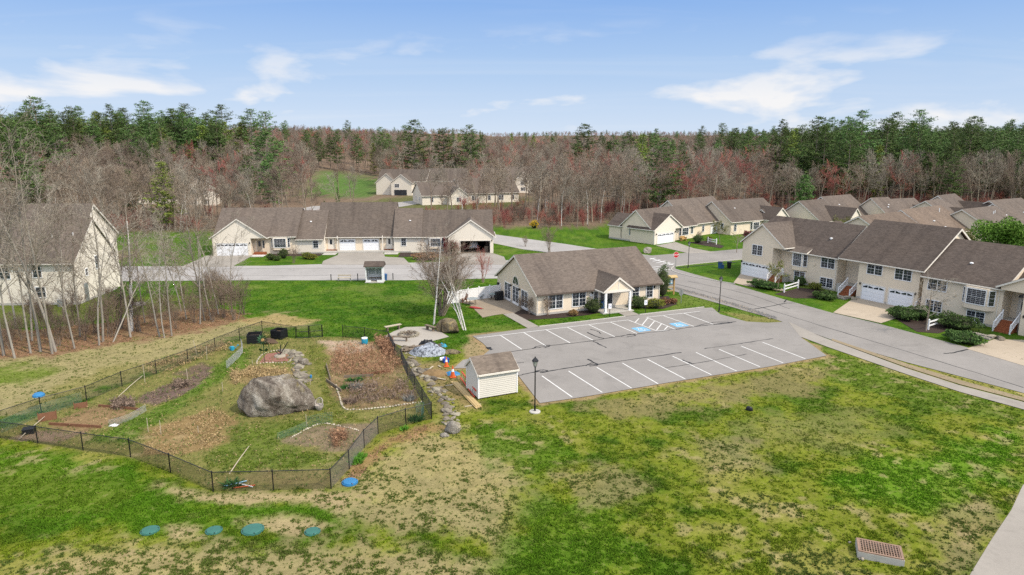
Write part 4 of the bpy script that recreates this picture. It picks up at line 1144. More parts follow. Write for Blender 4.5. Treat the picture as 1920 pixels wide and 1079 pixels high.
H.door(7.3, .2, .95, m='deck_red'); bay(H, 8.5, 11.6, .9, .45, .5, .95, 2.55, (3, 2)); H.window(12.9, 1.0, .75, 1.3, .9, sash=1, grid=(2, 2))
H.window(18.4, .75, .7, 1.3, 2.0, sash=1, grid=(2, 2)); H.garage(22.5, 2.7, 2.0, 2.0, lites=4)
H.part(MB().box(24.4, 1.2, .0, 27.2, 1.99, 2.7), 'porch_block', 'wood_old')  # solid dark-brown block set before the wall, nothing hollowed out
H.vent(14.2, 3.4, 4.6); H.vent(4.2, 9.3, 4.6, True)
H = House('gabled_house', 'brown-roofed house with cream dormer gable and end windows behind the duplex', 'house', (46.3, 143.8), 31)
H.body(0, 16, 0, 11, 2.85, 6.6, 'x', .4, .3)
H.body(10, 15.5, -2.5, 4, 2.9, 5.2, 'y', .35, .2, rm='shingles_dark', wm='siding_pale')
H.window(2.4, .9, .75, 1.3, 0, 'left', 1, (2, 2)); H.window(1.3, .8, .7, 1.35, 0, sash=1, grid=(2, 2)); H.vent(4.4, 3.2, 5.0); bay(H, 6, 8.8, 0, .4, .5, .9, 2.5, (3, 2))
H = House('grey_gable_house', 'house with broad grey gable and cream garage gable below the dark pines', 'house', (66.2, 145.0), 33)
H.body(0, 9.5, .6, 11.4, 2.7, 6.5, 'x', .4, .3); H.body(9, 20, .8, 12.4, 2.85, 7.0, 'x', .4, .3)
H.body(4.2, 9.2, -3.2, 5, 2.85, 5.3, 'y', .4, .2, rm='shingles_dark', wm='siding_pale')
H.body(-6, 0, 8, 14, 2.6, 4.6, 'x', .3, .2, rm='shingles_dark'); H.vent(12.0, 4.1, 5.2); H.window(6, .8, .7, 1.2, 0, 'left', 1, (2, 2))
H = House('stepped_roof_house', 'house with stepped grey roof and small pale gable next to the broad grey gable', 'house', (83.6, 150.5), 22)
H.body(0, 5, 0, 11, 2.85, 6.7, 'x', .4, .3); H.body(4.8, 14, .8, 11, 2.8, 6.2, 'x', .4, .2); H.body(8.5, 14.0, -3.2, 4, 2.8, 4.9, 'y', .4, .2, rm='shingles_dark', wm='siding_pale')
H.vent(3.0, 3.4, 5.2); H.vent(2.0, 2.6, 4.8)
H = House('twin_gable_house', 'grey-roofed house with two small pale gables nearest the pine wood', 'house', (96.0, 149.5), 38)
H.body(0, 9, 0, 10.6, 2.9, 6.2, 'x', .4, .3, rm='shingles'); H.body(8.6, 18, .6, 11.5, 2.9, 6.9, 'x', .4, .3)
H.body(4.6, 8.6, -2.6, 4, 2.85, 4.6, 'y', .35, .2, rm='shingles_dark', wm='siding_pale'); H.body(12.4, 17.8, -3.2, 4, 2.85, 5.5, 'y', .35, .2, rm='shingles_dark', wm='siding_pale')
H = House('tan_roof_house', 'house with two stepped tan roofs directly behind the townhouse ridge', 'house', (64.5, 114.1), 34, roof='shingles_tan')
H.body(0, 14.4, 0, 13, 2.85, 6.5, 'x', .4, .3); H.body(14.2, 29, .4, 12.6, 2.9, 6.85, 'x', .4, .3)
H.body(-7.0, 1, 7, 14, 2.8, 5.2, 'x', .3, .2, rm='shingles_dark'); H.vent(19.5, 3.0, 4.75); H.vent(20.6, 1.4, 3.7); H.vent(25.5, 5.0, 6.1, True)
H = House('corner_roof_house', 'beige house with large plain gable behind the round green tree', 'house', (90.1, 126.2), 33, roof='shingles')
H.body(0, 14, 0, 12.6, 2.9, 6.5, 'x', .4, .3); H.body(13.8, 32, .4, 13, 2.9, 6.9, 'x', .4, .3)
H.vent(8.0, 4.2, 5.3, True); H.vent(9.1, 4.4, 5.4, True); H.vent(12.2, 3.6, 4.9); H.vent(20, 3.5, 5.0); H.vent(22, 1.0, 3.5, True)
H = House('back_lot_house', 'low grey roof showing between the tan roofs and the pines', 'house', (112, 152), 30, roof='shingles')
H.body(0, 14, 0, 11, 2.8, 6.0, 'x', .4, .3)

# ---------------------------------------------------------------- far houses beyond the woods
def far_house(name, label, o, ang, bodies, wins=(), **k):
    H = House(name, label, 'house', o, ang, **k)
    for b in bodies: H.body(*b[:6], b[6] if len(b) > 6 else 'x', .4, .3, wm='siding_pale')
    for w in wins: H.window(*w[:4], w[4], w[5] if len(w) > 5 else 'front', 1 if w[2] < 1 else 2, (2, 2))
    return H
H = far_house('far_townhouse', 'distant two-storey cream townhouse with double garage beside the far lawn', (-43.6, 250.5), -8,
    [(-6, 12, 2, 13, 5.0, 8.8), (11.6, 26, 3.5, 14, 5.2, 9.2), (0, 7.6, -1.2, 7, 4.6, 7.4, 'y'), (-6.4, 1.5, 1, 14, 4.4, 7.6, 'y'), (30, 37, 0, 8, 4.6, 7.8, 'y'), (26, 36, 2, 12, 4.2, 7.9)],
    [(2.2, 2.9, 1.6, 1.2, -1.2), (9.2, 2.8, 1.0, 1.5, 2), (13, 2.8, 1.8, 1.3, 2), (17, 2.8, 1.8, 1.3, 2), (21, 2.8, 1.8, 1.3, 2), (33, 2.0, 1.6, 1.2, 0), (4, 2.6, .7, 1.2, -6.4, 'left'), (10, 2.6, .7, 1.2, -6.4, 'left'), (4, .5, .7, 1.2, -6.4, 'left'), (10, .4, 1.1, 1.7, -6.4, 'left'), (28, 1.2, .9, 1.3, 2)], roof='shingles')
H.part(MB().box(1.2, -1.32, 0, 5.8, -1.21, 2.0), 'garage_door', 'glass_dark')  # dark panel painted for the unlit inside of the open garage
H = far_house('far_row_house', 'distant pale row house seen through bare trunks below the red maple', (-27.6, 211), 20,
    [(0, 13, 0, 14, 2.9, 6.4), (12.6, 32, 1, 14, 3.2, 7.3), (8, 14, -2.5, 6, 2.8, 5.2, 'y')],
    [(4, 1.0, .7, 1.2, 0, 'left'), (9, 1.0, .7, 1.2, 0, 'left'), (17, .9, 1.6, 1.4, 1), (22, .9, .9, 1.4, 1), (26, .9, 1.6, 1.4, 1), (30, .9, .9, 1.4, 1), (3, .9, .9, 1.4, 0), (11, 1.0, 1.4, 1.2, -2.5)], roof='shingles')
far_house('far_gabled_house', 'distant grey-roofed house with two small gables at the wood edge', (-13, 262), 6,
    [(0, 12, 0, 12, 4.6, 8.8), (11.5, 21, 1, 12, 4.8, 9.2), (3.6, 9, -2.5, 5, 4.6, 7.6, 'y'), (14, 20.5, -2.5, 5, 4.7, 7.8, 'y')], [(6.2, 3.0, 1.6, 1.2, -2.5), (17, 3.0, 1.6, 1.2, -2.5), (6.2, .8, 1.6, 1.2, -2.5), (17, .8, 1.6, 1.2, -2.5)], roof='shingles')
far_house('woodland_house', 'pale tall gabled house hidden among bare trees behind the long row house', (-97, 204), 8,
    [(0, 8.4, 0, 9, 6.6, 9.0, 'y'), (-14, 1, 2, 10, 3.2, 6.4)], [(2.6, 3.9, .8, 1.3, 0), (5.6, 3.9, .8, 1.3, 0), (2.6, 1.0, .8, 1.3, 0), (5.6, 1.0, .8, 1.3, 0)], roof='shingles')

# ---------------------------------------------------------------- tall house at the left edge
H = House('tall_house', 'tall cream house with steep brown roof behind bare trees at the left edge', 'house', (-53.5, 81.5), 3)
H.foundation(-18, .35, 0, 9)
H.body(-18, .35, 0, 9.2, 5.4, 9.95, 'x', .4, .25, wm='siding_pale', mid=4.9)
H.part(MB().prism([(4.7, 9.6), (6.1, 11.6), (11.2, 7.4), (9.2, 0), (4.7, 0)], -18, 0, 'x'), 'wall', 'siding_pale')
H.part(MB().prism([(4.3, 9.42), (6.1, 11.62), (11.5, 7.2), (11.5, 7.38), (6.1, 11.84), (4.3, 9.62)], -18.2, .25, 'x'), 'roof', 'shingles')
H.part(MB().prism([(4.9, 9.93), (6.1, 11.5), (11.52, 7.08), (11.52, 7.3), (6.1, 11.75), (4.9, 10.2)], .2, .29, 'x'), 'rake_board', 'trim')
H.part(MB().prism([(9.2, 0), (11.2, 0), (11.2, 7.1), (9.2, 8.6)], -18, -.05, 'x'), 'wall', 'siding_pale')
H.window(-4.1, 3.45, 1.0, 1.7, 0, sash=1, grid=(2, 2)); H.window(-7.9, 3.3, 1.2, 1.6, 0, sash=1); H.window(-4.0, 1.0, 1.1, 1.2, 0, sash=1, grid=(1, 1)); H.window(-12.5, 3.3, 1.2, 1.6, 0)
H.window(5.0, 3.6, .8, 1.6, .35, 'right', 1, (2, 2)); H.window(2.4, 3.2, .5, .8, .35, 'right', 1, (1, 1))
H.part(MB().box(.36, 1.4, .05, .46, 2.2, 2.3), 'cellar_door', 'galvanised')
H.part(MB().lathe([(.45, 0), (.45, .8), (.3, .85)], 12, (-1.3, -.7, 0)), 'air_conditioner', 'galvanised')
H.vent(-3.3, 2.6, 7.7, True); H.vent(-.9, 2.8, 7.8, True)

# ================================================================ things on the ground
rp = random.Random(9)
def rock_mesh(seed, sx, sy, sz, sub=3, rough=.18, m='granite', npl=14, dmin=.58, cuts=None):
    bm = bmesh.new()
    bmesh.ops.create_icosphere(bm, subdivisions=sub, radius=1)
    rs = np.random.RandomState(seed)
    planes = [(Vector(rs.randn(3)).normalized(), dmin + .34 * rs.rand()) for _ in range(npl)]
    if cuts: planes = [(Vector(n).normalized(), d) for n, d in cuts]
    for v in bm.verts:
        p = v.co.copy()
        for n, d in planes:                      # chisel flat faces
            k = p.dot(n)
            if k > d: p -= n * (k - d) * .92
        q = np.array([p.x, p.y, p.z]) * 2.1 + seed
        f = float(fbm(np.array([q[0] + q[2] * .7]), np.array([q[1] - q[2] * .5]), seed, 4)[0]) - .5
        p *= 1 + f * rough * 2
        v.co = Vector((p.x * sx, p.y * sy, (p.z + .55) * sz if p.z > -.55 else 0))
    me = bpy.data.meshes.new('rock')
    bm.to_mesh(me); bm.free()
    me.materials.append(MATS[m]); me.shade_smooth()
    return me
def granite(name, a, b, c, scale=1.0, moss=None):
    m, nt, p = new_mat(name)
    t = NT(nt)
    vec = t.n('ShaderNodeTexCoord').outputs['Object']
    f = t.noise(t.mapping(vec, (1.0, 1.0, 0.8)), 0.34 * scale, 7, 0.62, 0.9)
    g = t.noise(vec, 3.0 * scale, 6, 0.75, 0.3)
    h = t.noise(vec, 14 * scale, 4, 0.7)
    col = t.ramp(f, [(0.38, a), (0.49, b), (0.60, c)])
    col = t.mix(t.math('MULTIPLY', t.math('SUBTRACT', g, 0.5, True), 3.0, True), col, sc(c, 1.15))
    col = t.mix(t.math('MULTIPLY', t.math('SUBTRACT', 0.45, g, True), 4.0, True), col, sc(a, 0.55))
    col = t.mix(h, t.mix(1.0, col, (0.7,) * 3, 'MULTIPLY'), t.mix(1.0, col, (1.3,) * 3, 'MULTIPLY'))
    wst = t.noise(t.mapping(vec, (1.6, 1.6, 0.22), (2, 7, 1)), 1.1 * scale, 5, 0.7, 0.4)
    col = t.mix(t.math('MULTIPLY', t.math('SUBTRACT', wst, 0.52, True), 7.0, True), col, sc(a, 0.6))
    if moss:
        k = t.noise(t.mapping(vec, loc=(5, 3, 8)), 0.8 * scale, 5, 0.6)
        col = t.mix(t.math('MULTIPLY', t.math('SUBTRACT', k, 0.58, True), 8.0, True), col, moss)
    t.l(col, p.inputs['Base Color'])
    t.l(t.bump(t.math('ADD', t.math('ADD', g, f), t.math('MULTIPLY', h, 0.5)), 1.0, 0.22), p.inputs['Normal'])
    p.inputs['Roughness'].default_value = 0.92
    p.inputs['Specular IOR Level'].default_value = 0.15
granite('granite', (0.12, 0.096, 0.076), (0.24, 0.205, 0.165), (0.46, 0.425, 0.36), 1.0, (0.19, 0.15, 0.03))
granite('granite_brown', (0.11, 0.085, 0.055), (0.20, 0.165, 0.11), (0.38, 0.29, 0.13), 1.2)
granite('granite_pale', (0.24, 0.215, 0.185), (0.36, 0.33, 0.285), (0.48, 0.44, 0.37), 2.0)
mat('stone_pale', (0.38, 0.335, 0.26), 0.9, 0.15, 3, objvar=0.25)
mat('stone_mixed', (0.20, 0.175, 0.135), 0.95, 0.25, 2.5, 0.3, 9, 0.5, objvar=0.45)
def rock(name, xy, sx, sy, sz, seed, label, m='granite', rz=0.0, sub=4, cat='boulder', rough=.16, z=-.08, **kw):
    o = place(name, rock_mesh(seed, sx, sy, sz, sub, rough, m, **kw), None, (*xy, z), rz)
    return tag(o, label, cat)
rock('boulder', (-17.46, 48.15), 3.05, 1.95, 2.08, 12, 'huge grey lichen-streaked boulder in the middle of the fenced garden', rz=.10, sub=5, rough=.22, cuts=[((-.55, -.75, .35), .70), ((.75, -.55, .35), .62), ((.2, -.15, 1.0), .66), ((-.85, .1, .5), .78), ((.85, .2, .55), .66), ((.1, -1, -.25), .72), ((-.3, .5, .9), .7), ((.45, -.8, -.5), .7)])
rock('boulder', (-6.64, 69.42), 1.55, 1.15, .95, 5, 'brown and ochre boulder between the white birch trunks', 'granite_brown', rz=-.5)
rock('boulder', (24.16, 120.29), 1.0, .6, .75, 8, 'pale rounded rock on the corner lawn by the crossing', 'granite_pale', rz=.3)
rock('boulder', (-5.82, 62.05), 1.0, .55, .25, 9, 'flat grey rock lying in the grass by the tarp heap', 'granite_brown')
rock('boulder', (-45.62, 81.30), .9, .6, .3, 10, 'pale flat rock at the foot of the tall house lawn', 'granite_pale')
rock('dark_stone', (17.75, 47.94), .34, .25, .30, 31, 'small black stone alone on the front lawn', 'granite_brown', sub=2).data.materials[0] = MATS['black_plastic']

# ---------------------------------------------------------------- chain-link fence round the garden
FH = 1.22
def link_mesh(L, step=.085):
    """woven wire as crossing slanted wires"""
    S = []
    n = int((L + FH) / step)
    for i in range(n):
        a = i * step
        for sg in (1, -1):
            x0, z0, x1, z1 = a - FH, .03, a, FH
            if x0 < 0: z0, x0 = .03 - x0 * (FH - .03) / FH, 0
            if x1 > L: z1, x1 = FH - (x1 - L), L
            if x1 - x0 < .02: continue
            if sg < 0: x0, x1 = L - x0, L - x1
            S.append((x0, 0, z0, x1, 0, z1, .0048, .0048))
    V, Q = [], []
    b = MB()
    for q in S:
        b.tube(q[:3], q[3:6], q[6], n=3, cap=False)
    return b
fence = thing('chain_link_fence', 'black chain-link fence with top rail running round the garden plots', 'fence', (*FENCE[6], 0))
fo = Vector((*FENCE[6], 0))
POST = MB().tube((0, 0, -.1), (0, 0, FH + .04), .036, n=8).lathe([(.045, FH + .03), (.045, FH + .07), (.01, FH + .1)], 8).mesh('post', 'dark_metal')
nF = len(FENCE)
skip = {21, 22, 23}                                        # the gate and the open gap
for i in range(nF):
    a, b = Vector((*FENCE[i], 0)), Vector((*FENCE[(i + 1) % nF], 0))
    place('post', POST, fence, a - fo)
    if i in skip: continue
    d = b - a
    n = max(1, round(d.length / 3.4))
    ang = math.atan2(d.y, d.x)
    for k in range(1, n): place('post', POST, fence, a + d * (k / n) - fo)
    MB().tube((0, 0, FH), (d.length, 0, FH), .024, n=6).build('top_rail', 'dark_metal', fence, loc=a - fo, rz=ang)
    o = link_mesh(d.length).build('wire_mesh', 'dark_metal', fence, loc=a - fo, rz=ang)
    o['kind'] = 'stuff'
gate = thing('garden_gate', 'black double chain-link gate at the back of the garden', 'gate', (*FENCE[23], 0))
for i in (22, 23):
    a, b = Vector((*FENCE[i], 0)), Vector((*FENCE[i + 1], 0))
    d = b - a; L = d.length - .1; ang = math.atan2(d.y, d.x)
    f = MB()
    for p0, p1 in (((.05, 0, .06), (L, 0, .06)), ((.05, 0, 1.3), (L, 0, 1.3)), ((.05, 0, .06), (.05, 0, 1.3)), ((L, 0, .06), (L, 0, 1.3)), ((.05, 0, .68), (L, 0, .68))): f.tube(p0, p1, .028, n=6)
    leaf = f.build('gate_leaf', 'dark_metal', gate, loc=a - Vector((*FENCE[23], 0)), rz=ang)
    w = link_mesh(L, .1).build('wire_mesh', 'dark_metal', leaf); w['kind'] = 'stuff'

# ---------------------------------------------------------------- tumbled stone wall outside the fence
sw = thing('stone_wall', 'tumbled low wall of weathered field stones along the right side of the garden fence', 'wall', (*(-6.85, 51.81), 0))
so = Vector((*(-6.85, 51.81), 0))
STONES = [rock_mesh(40 + i, 1, 1, 1, 2, .30, 'stone_mixed') for i in range(5)]
for q in STONES: q.shade_flat()
line_ = smooth_line([(-10.72, 63.23), (-9.30, 59.80), (-8.35, 57.13), (-7.70, 55.74), (-6.92, 54.54), (-6.33, 52.90), (-5.89, 51.57), (-5.29, 49.86), (-4.79, 47.94), (-4.37, 45.96), (-4.03, 44.58)], 9)
for i, (x, y) in enumerate(line_):
    for k in range(2):
        s = rp.choice((.14, .2, .26, .36)) * rp.uniform(.8, 1.25)
        place('stone', STONES[rp.randrange(5)], sw, Vector((x + rp.gauss(0, .26), y + rp.gauss(0, .26), -.05)) - so, rp.uniform(0, 6), (s, s * rp.uniform(.5, .8), s * rp.uniform(.3, .6)))
for j, (q, s) in enumerate((((-7.12, 56.29), .75), ((-6.66, 54.67), .6), ((-8.88, 58.89), .65), ((-6.11, 52.05), .6), ((-7.90, 56.57), .7), ((-4.74, 47.43), .55))):
    place('stone', STONES[j % 5], sw, Vector((*q, -.05)) - so, R(-50) + rp.gauss(0, .3), (s, s * .5, s * .42))
rock('pale_stone', (-4.09, 43.95), .62, .4, .62, 61, 'upright pale slab at the near end of the stone wall', 'granite_pale', sub=3, cat='stone')
rock('pale_stone', (-4.59, 43.43), .35, .3, .22, 62, 'small pale stone in the grass below the end of the wall', 'granite_pale', sub=3, cat='stone')

# ---------------------------------------------------------------- garden inside the fence
def edging(label, pts, s0, n, m='stone_pale', group=None):
    o0 = Vector((*pts[0], 0))
    e = thing('stone_edging', label, 'edging', o0)
    q = smooth_line(pts, 14)
    cum = [0]
    for a, b in zip(q[:-1], q[1:]): cum.append(cum[-1] + math.hypot(b[0] - a[0], b[1] - a[1]))
    for k in range(n):
        t = cum[-1] * k / (n - 1)
        i = max(0, np.searchsorted(cum, t) - 1)
        f = (t - cum[i]) / max(cum[i + 1] - cum[i], 1e-6)
        x, y = q[i][0] + (q[i + 1][0] - q[i][0]) * f, q[i][1] + (q[i + 1][1] - q[i][1]) * f
        s = s0 * rp.uniform(.6, 1.3)
        place('stone', SMALL[rp.randrange(3)], e, Vector((x, y, -.02)) - o0, rp.uniform(0, 6), (s, s * .8, s * .7))
SMALL = [rock_mesh(50 + i, 1, 1, 1, 1, .15, 'stone_pale') for i in range(3)]
edging('row of small white stones edging the lower right garden bed', [(-14.53, 53.39), (-13.68, 50.99), (-12.66, 48.36), (-11.67, 48.05), (-9.67, 48.46), (-8.15, 49.10), (-7.00, 49.64)], .13, 52)
edging('curved row of pale stones round the small netted bed', [(-15.01, 43.09), (-14.34, 44.49), (-13.57, 45.49), (-12.05, 45.03), (-10.69, 44.31)], .11, 34)
edging('pale stones round the little brick patio', [(-23.00, 58.74), (-22.24, 59.04), (-20.36, 59.19), (-20.66, 61.07), (-21.48, 62.38), (-22.51, 62.72), (-23.44, 61.72), (-23.34, 59.80), (-23.00, 58.74)], .12, 44)
path = thing('stone_path', 'rough path of flat grey stones from the brick patio to the boulder', 'path', (*(-18.93, 57.71), 0))
po = Vector((*(-18.93, 57.71), 0))
for (x, y) in smooth_line([(-21.74, 62.72), (-20.46, 61.39), (-19.48, 59.49), (-19.03, 57.42), (-18.20, 55.61), (-17.49, 54.15)], 8):
    for k in range(2):
        s = rp.uniform(.25, .5)
        place('stone', STONES[rp.randrange(5)], path, Vector((x + rp.gauss(0, .35), y + rp.gauss(0, .2), -.06)) - po, rp.uniform(0, 6), (s, s * .8, s * .4))
rock('garden_rock', (-18.86, 58.74), .5, .4, .45, 71, 'round lilac-grey rock beside the stone path', 'granite', sub=3, cat='rock')
m, nt, p = new_mat('brick_paving')
t = NT(nt)
vec = t.n('ShaderNodeTexCoord').outputs['Object']
br = t.n('ShaderNodeTexBrick'); t.l(vec, br.inputs['Vector'])
br.inputs['Scale'].default_value = 4.0
br.inputs['Color1'].default_value = (0.26, 0.085, 0.055, 1); br.inputs['Color2'].default_value = (0.19, 0.07, 0.05, 1); br.inputs['Mortar'].default_value = (0.2, 0.16, 0.12, 1)
t.l(br.outputs[0], p.inputs['Base Color']); p.inputs['Roughness'].default_value = 0.9
sheet('brick_patio', [(-22.92, 59.04), (-20.45, 59.49), (-20.81, 61.07), (-21.89, 62.38), (-23.18, 61.72)], 0.03, 'brick_paving')
# metal sunflower wind spinner
mat('green_metal', (0.03, 0.09, 0.035), 0.4, 0.1, 2, metallic=0.4)
sp = thing('sunflower_spinner', 'tall green metal sunflower spinner on a pole beside the brick patio', 'garden ornament', (*(-22.54, 59.34), 0))
MB().tube((0, 0, 0), (0, 0, 2.1), .03, n=6).build('pole', 'green_metal', sp)
b = MB()
for k in range(12):
    a = k * .5236
    c, s_ = math.cos(a), math.sin(a)
    b.add([(.12 * c, -.05, 2.1 + .12 * s_), (.34 * math.cos(a + .2), -.12, 2.1 + .34 * math.sin(a + .2)), (.58 * c, -.05, 2.1 + .58 * s_), (.34 * math.cos(a - .2), -.02, 2.1 + .34 * math.sin(a - .2))], [(0, 1, 2, 3), (3, 2, 1, 0)])
b.build('petals', 'green_metal', sp)
MB().prism([(.13 * math.cos(k * .6283), 2.1 + .13 * math.sin(k * .6283)) for k in range(10)], -.12, .02, 'y').build('hub', 'wood_tan', sp)
for sx in (-1, 1): MB().add([(0, 0, 1.1), (sx * .32, -.1, 1.35), (sx * .45, 0, 1.15), (sx * .25, .05, 1.0)], [(0, 1, 2, 3), (3, 2, 1, 0)]).build('leaf', 'green_metal', sp)
tr = thing('trellis_tower', 'slim green three-legged trellis behind the sunflower spinner', 'trellis', (*(-23.51, 62.21), 0))
for k in range(3):
    a = k * 2.094
    MB().tube((.55 * math.cos(a), .55 * math.sin(a), 0), (.05 * math.cos(a), .05 * math.sin(a), 1.9), .02, n=5).build('leg', 'green_metal', tr)
for z, r in ((.5, .42), (1.0, .29), (1.5, .16)):
    b = MB()
    for k in range(3): b.tube((r * math.cos(k * 2.094), r * math.sin(k * 2.094), z), (r * math.cos(k * 2.094 + 2.094), r * math.sin(k * 2.094 + 2.094), z), .012, n=4)
    b.build('ring', 'green_metal', tr)
st = thing('patio_sculpture', 'pair of slanting black rods on a pale round base on the brick patio', 'sculpture', (*(-21.65, 60.90), 0))
MB().lathe([(.0, .03), (.55, .03), (.5, .14), (.2, .18), (.0, .2)], 14).build('base', 'stone_pale', st)
for p1 in ((.75, .2, 1.35), (.1, .15, 1.1), (-.35, -.1, .55)): MB().tube((0, 0, .15), p1, .045, n=6).build('rod', 'dark_metal', st)
# compost bins
def compost(xy, s, rz, label, tilt=0):
    c = thing('compost_bin', label, 'bin', (*xy, 0), rz, 'black compost bins')
    for k in range(4):
        a = k * math.pi / 2
        b = MB().box(-s, -s - .03, .02, s, -s, .92)
        for z in (.25, .5, .75): b.box(-s, -s - .055, z - .02, s, -s - .031, z + .02)
        b.build('side_panel', 'black_plastic', c, rz=a)
    MB().box(-s + .05, -s + .05, .5, s - .05, s - .05, .62).build('compost', 'soil_dark', c)
mat('soil_dark', (0.09, 0.06, 0.04), 1.0, 0.3, 3)
compost((-25.70, 65.54), .62, .2, 'black open-topped compost bin beside the sunflower spinner')
compost((-23.75, 67.04), .58, -.3, 'black compost bin nearer the double gate')
tag(place('dirt_heap', rock_mesh(81, 1.1, .7, .4, 3, .2, 'stone_mixed'), None, (*(-24.24, 65.17), -.05)), 'reddish heap of rotting leaves between the compost bins', 'compost heap').data.materials[0] = MATS['soil_dark']
mat('plastic_blue', (0.03, 0.17, 0.36), 0.4, 0.08, 2); mat('plastic_teal', (0.02, 0.26, 0.40), 0.4, 0.08, 2); mat('lid_green', (0.035, 0.13, 0.105), 0.55, 0.12, 2, 0.15, 20)
wc = thing('watering_can', 'bright blue watering can in the back garden bed', 'watering can', (*(-26.88, 62.89), 0), .4)
MB().lathe([(.0, 0), (.2, 0), (.19, .36), (.06, .4)], 12).build('body', 'plastic_teal', wc)
MB().tube((.16, 0, .12), (.52, 0, .44), .04, .03).tube((.5, 0, .42), (.56, 0, .48), .08, .09).build('spout', 'plastic_teal', wc)
b = MB()
for k in range(6): b.tube((-.1 - .2 * math.sin(k * .52), 0, .42 - .06 * k), (-.1 - .2 * math.sin((k + 1) * .52), 0, .36 - .06 * k), .022, n=5)
b.build('handle', 'plastic_teal', wc)
ba = thing('barrel', 'small white barrel with blue band by the back fence', 'barrel', (*(-14.60, 64.99), 0))
MB().lathe([(.0, 0), (.28, 0), (.32, .2), (.32, .42), (.28, .6), (.0, .6)], 14).build('body', 'plastic_teal', ba)
MB().lathe([(.285, .55), (.30, .55), (.30, .63), (.0, .65)], 14).build('lid', 'vinyl_white', ba)
ch = thing('wicker_chair', 'small white wicker tub chair tilted against the big boulder', 'chair', (*(-14.43, 48.05), 0), -.5)
mat('wicker', (0.36, 0.32, 0.28), 0.8, 0.15, 6)
b = MB()
for k in range(14):
    a0, a1 = k * .449, (k + 1) * .449
    f = lambda a: (.34 * math.cos(a), .36 * math.sin(a) * .5, .62 + .28 * math.sin(a))
    b.tube(f(a0), f(a1), .035, n=5)
b.build('rim', 'wicker', ch)
MB().lathe([(.18, .02), (.30, .25), (.33, .42), (.20, .36), (.0, .34)], 12).build('seat', 'wicker', ch)
b = MB()
for k in range(9):
    a = .2 + k * .34
    b.tube((.3 * math.cos(a), .1, .36), (.34 * math.cos(a), .18 * math.sin(a), .62 + .28 * math.sin(a)), .018, n=4)
b.build('backrest', 'wicker', ch)
def stake(xy, h, label, m='wood_pale', lean=(0, 0), r=.022, nm='garden_stake'):
    o = MB().tube((0, 0, -.1), (lean[0], lean[1], h), r, n=5).tube((lean[0], lean[1], h), (lean[0] * 1.02, lean[1] * 1.02, h + .03), r, .004, n=5).build(nm, m, loc=(*xy, 0))
    return tag(o, label, 'stake', 'garden stakes')
for xy, h, l, ln in [((-28.06, 59.96), 1.3, 'thin pale stake by the back fence near the netting', (.05, 0)), ((-29.71, 61.55), 1.4, 'pale leaning stake by the back fence', (-.25, .1)), ((-23.22, 51.81), .8, 'short pale stake beside the green strip', (0, 0)), ((-27.15, 54.28), 1.1, 'pale stake at the corner of the dark soil bed', (-.06, 0)), ((-30.57, 53.90), 1.6, 'tall thin stake along the back fence', (0, 0)), ((-25.21, 44.13), 1.0, 'white stake at the edge of the dry plot', (0, 0)), ((-24.11, 43.69), 1.0, 'thin white stake in the dry plot', (0, .02)), ((-21.66, 43.95), .5, 'short white peg in the dry plot', (0, 0)), ((-14.50, 45.03), .9, 'white post holding the small green net', (0, 0)), ((-16.65, 53.39), .95, 'pale post with blue cap beside the garden path', (0, 0)), ((-23.01, 57.71), .7, 'low white stake by the brick patio', (0, 0))]:
    stake(xy, h, l, lean=ln)
tag(MB().lathe([(.0, 0), (.09, .0), (.1, .2), (.04, .26)], 8).build('blue_bottle', 'plastic_blue', loc=(*(-16.56, 53.39), .62)), 'small blue bottle hanging on the path-side post', 'bottle')
mat('rust', (0.19, 0.09, 0.05), 0.9, 0.2, 2.5, 0.25, 18, 0.3)
for xy, w, h, rz, l in [((-33.45, 46.06), 1.1, .62, .55, 'large rusty sheet propped up at the left end of the garden'), ((-32.48, 48.36), .85, .45, .5, 'small rusty sheet beside the fence corner')]:
    tag(MB().box(-w / 2, -.015, 0, w / 2, .015, h).box(-w / 2 - .02, -.035, 0, -w / 2 + .02, .035, h + .08).box(w / 2 - .02, -.035, 0, w / 2 + .02, .035, h + .08).build('rusty_sheet', 'rust', loc=(*xy, 0), rz=rz), l, 'metal sheet')
for pts, l in [(((-31.34, 48.67), (-27.84, 47.94)), 'long rusty plank along the far edge of the red soil plot'), (((-32.87, 45.31), (-28.84, 44.76)), 'rusty plank across the middle of the red soil plot')]:
    a, b_ = Vector((*pts[0], .09)), Vector((*pts[1], .09))
    tag(MB().bar(a, b_, .06, .22).build('bed_board', 'rust'), l, 'plank')
for pts, l, m_ in [(((-14.28, 55.07), (-11.86, 55.47)), 'dark timber across the middle of the right-hand beds', 'wood_old'), (((-12.78, 55.47), (-10.62, 56.71)), 'rust-orange board in the right-hand beds', 'rust'), (((-15.56, 54.28), (-13.71, 51.81)), 'old edging board at the left of the right-hand beds', 'wood_old'), (((-16.63, 58.29), (-15.24, 54.41)), 'old edging board beside the grass path', 'wood_old')]:
    a, b_ = Vector((*pts[0], .1)), Vector((*pts[1], .1))
    tag(MB().bar(a, b_, .07, .26).build('bed_board', m_), l, 'plank')
for pts, l in [(((-33.29, 42.84), (-33.57, 45.96)), 'long pale pole leaning in the left corner of the garden'), (((-30.96, 50.65), (-31.16, 54.67)), 'bent pale pole lying by the back fence'), (((-17.10, 37.96), (-17.07, 41.14)), 'long yellow pole lying in the grass near the front fence')]:
    a, b_ = Vector((*pts[0], .03)), Vector((*pts[1], .35))
    tag(MB().tube(a, a.lerp(b_, .5) + Vector((0, 0, .04)), .03, n=6).tube(a.lerp(b_, .5) + Vector((0, 0, .04)), b_, .03, .02, n=6).build('garden_pole', 'wood_pale'), l, 'pole')
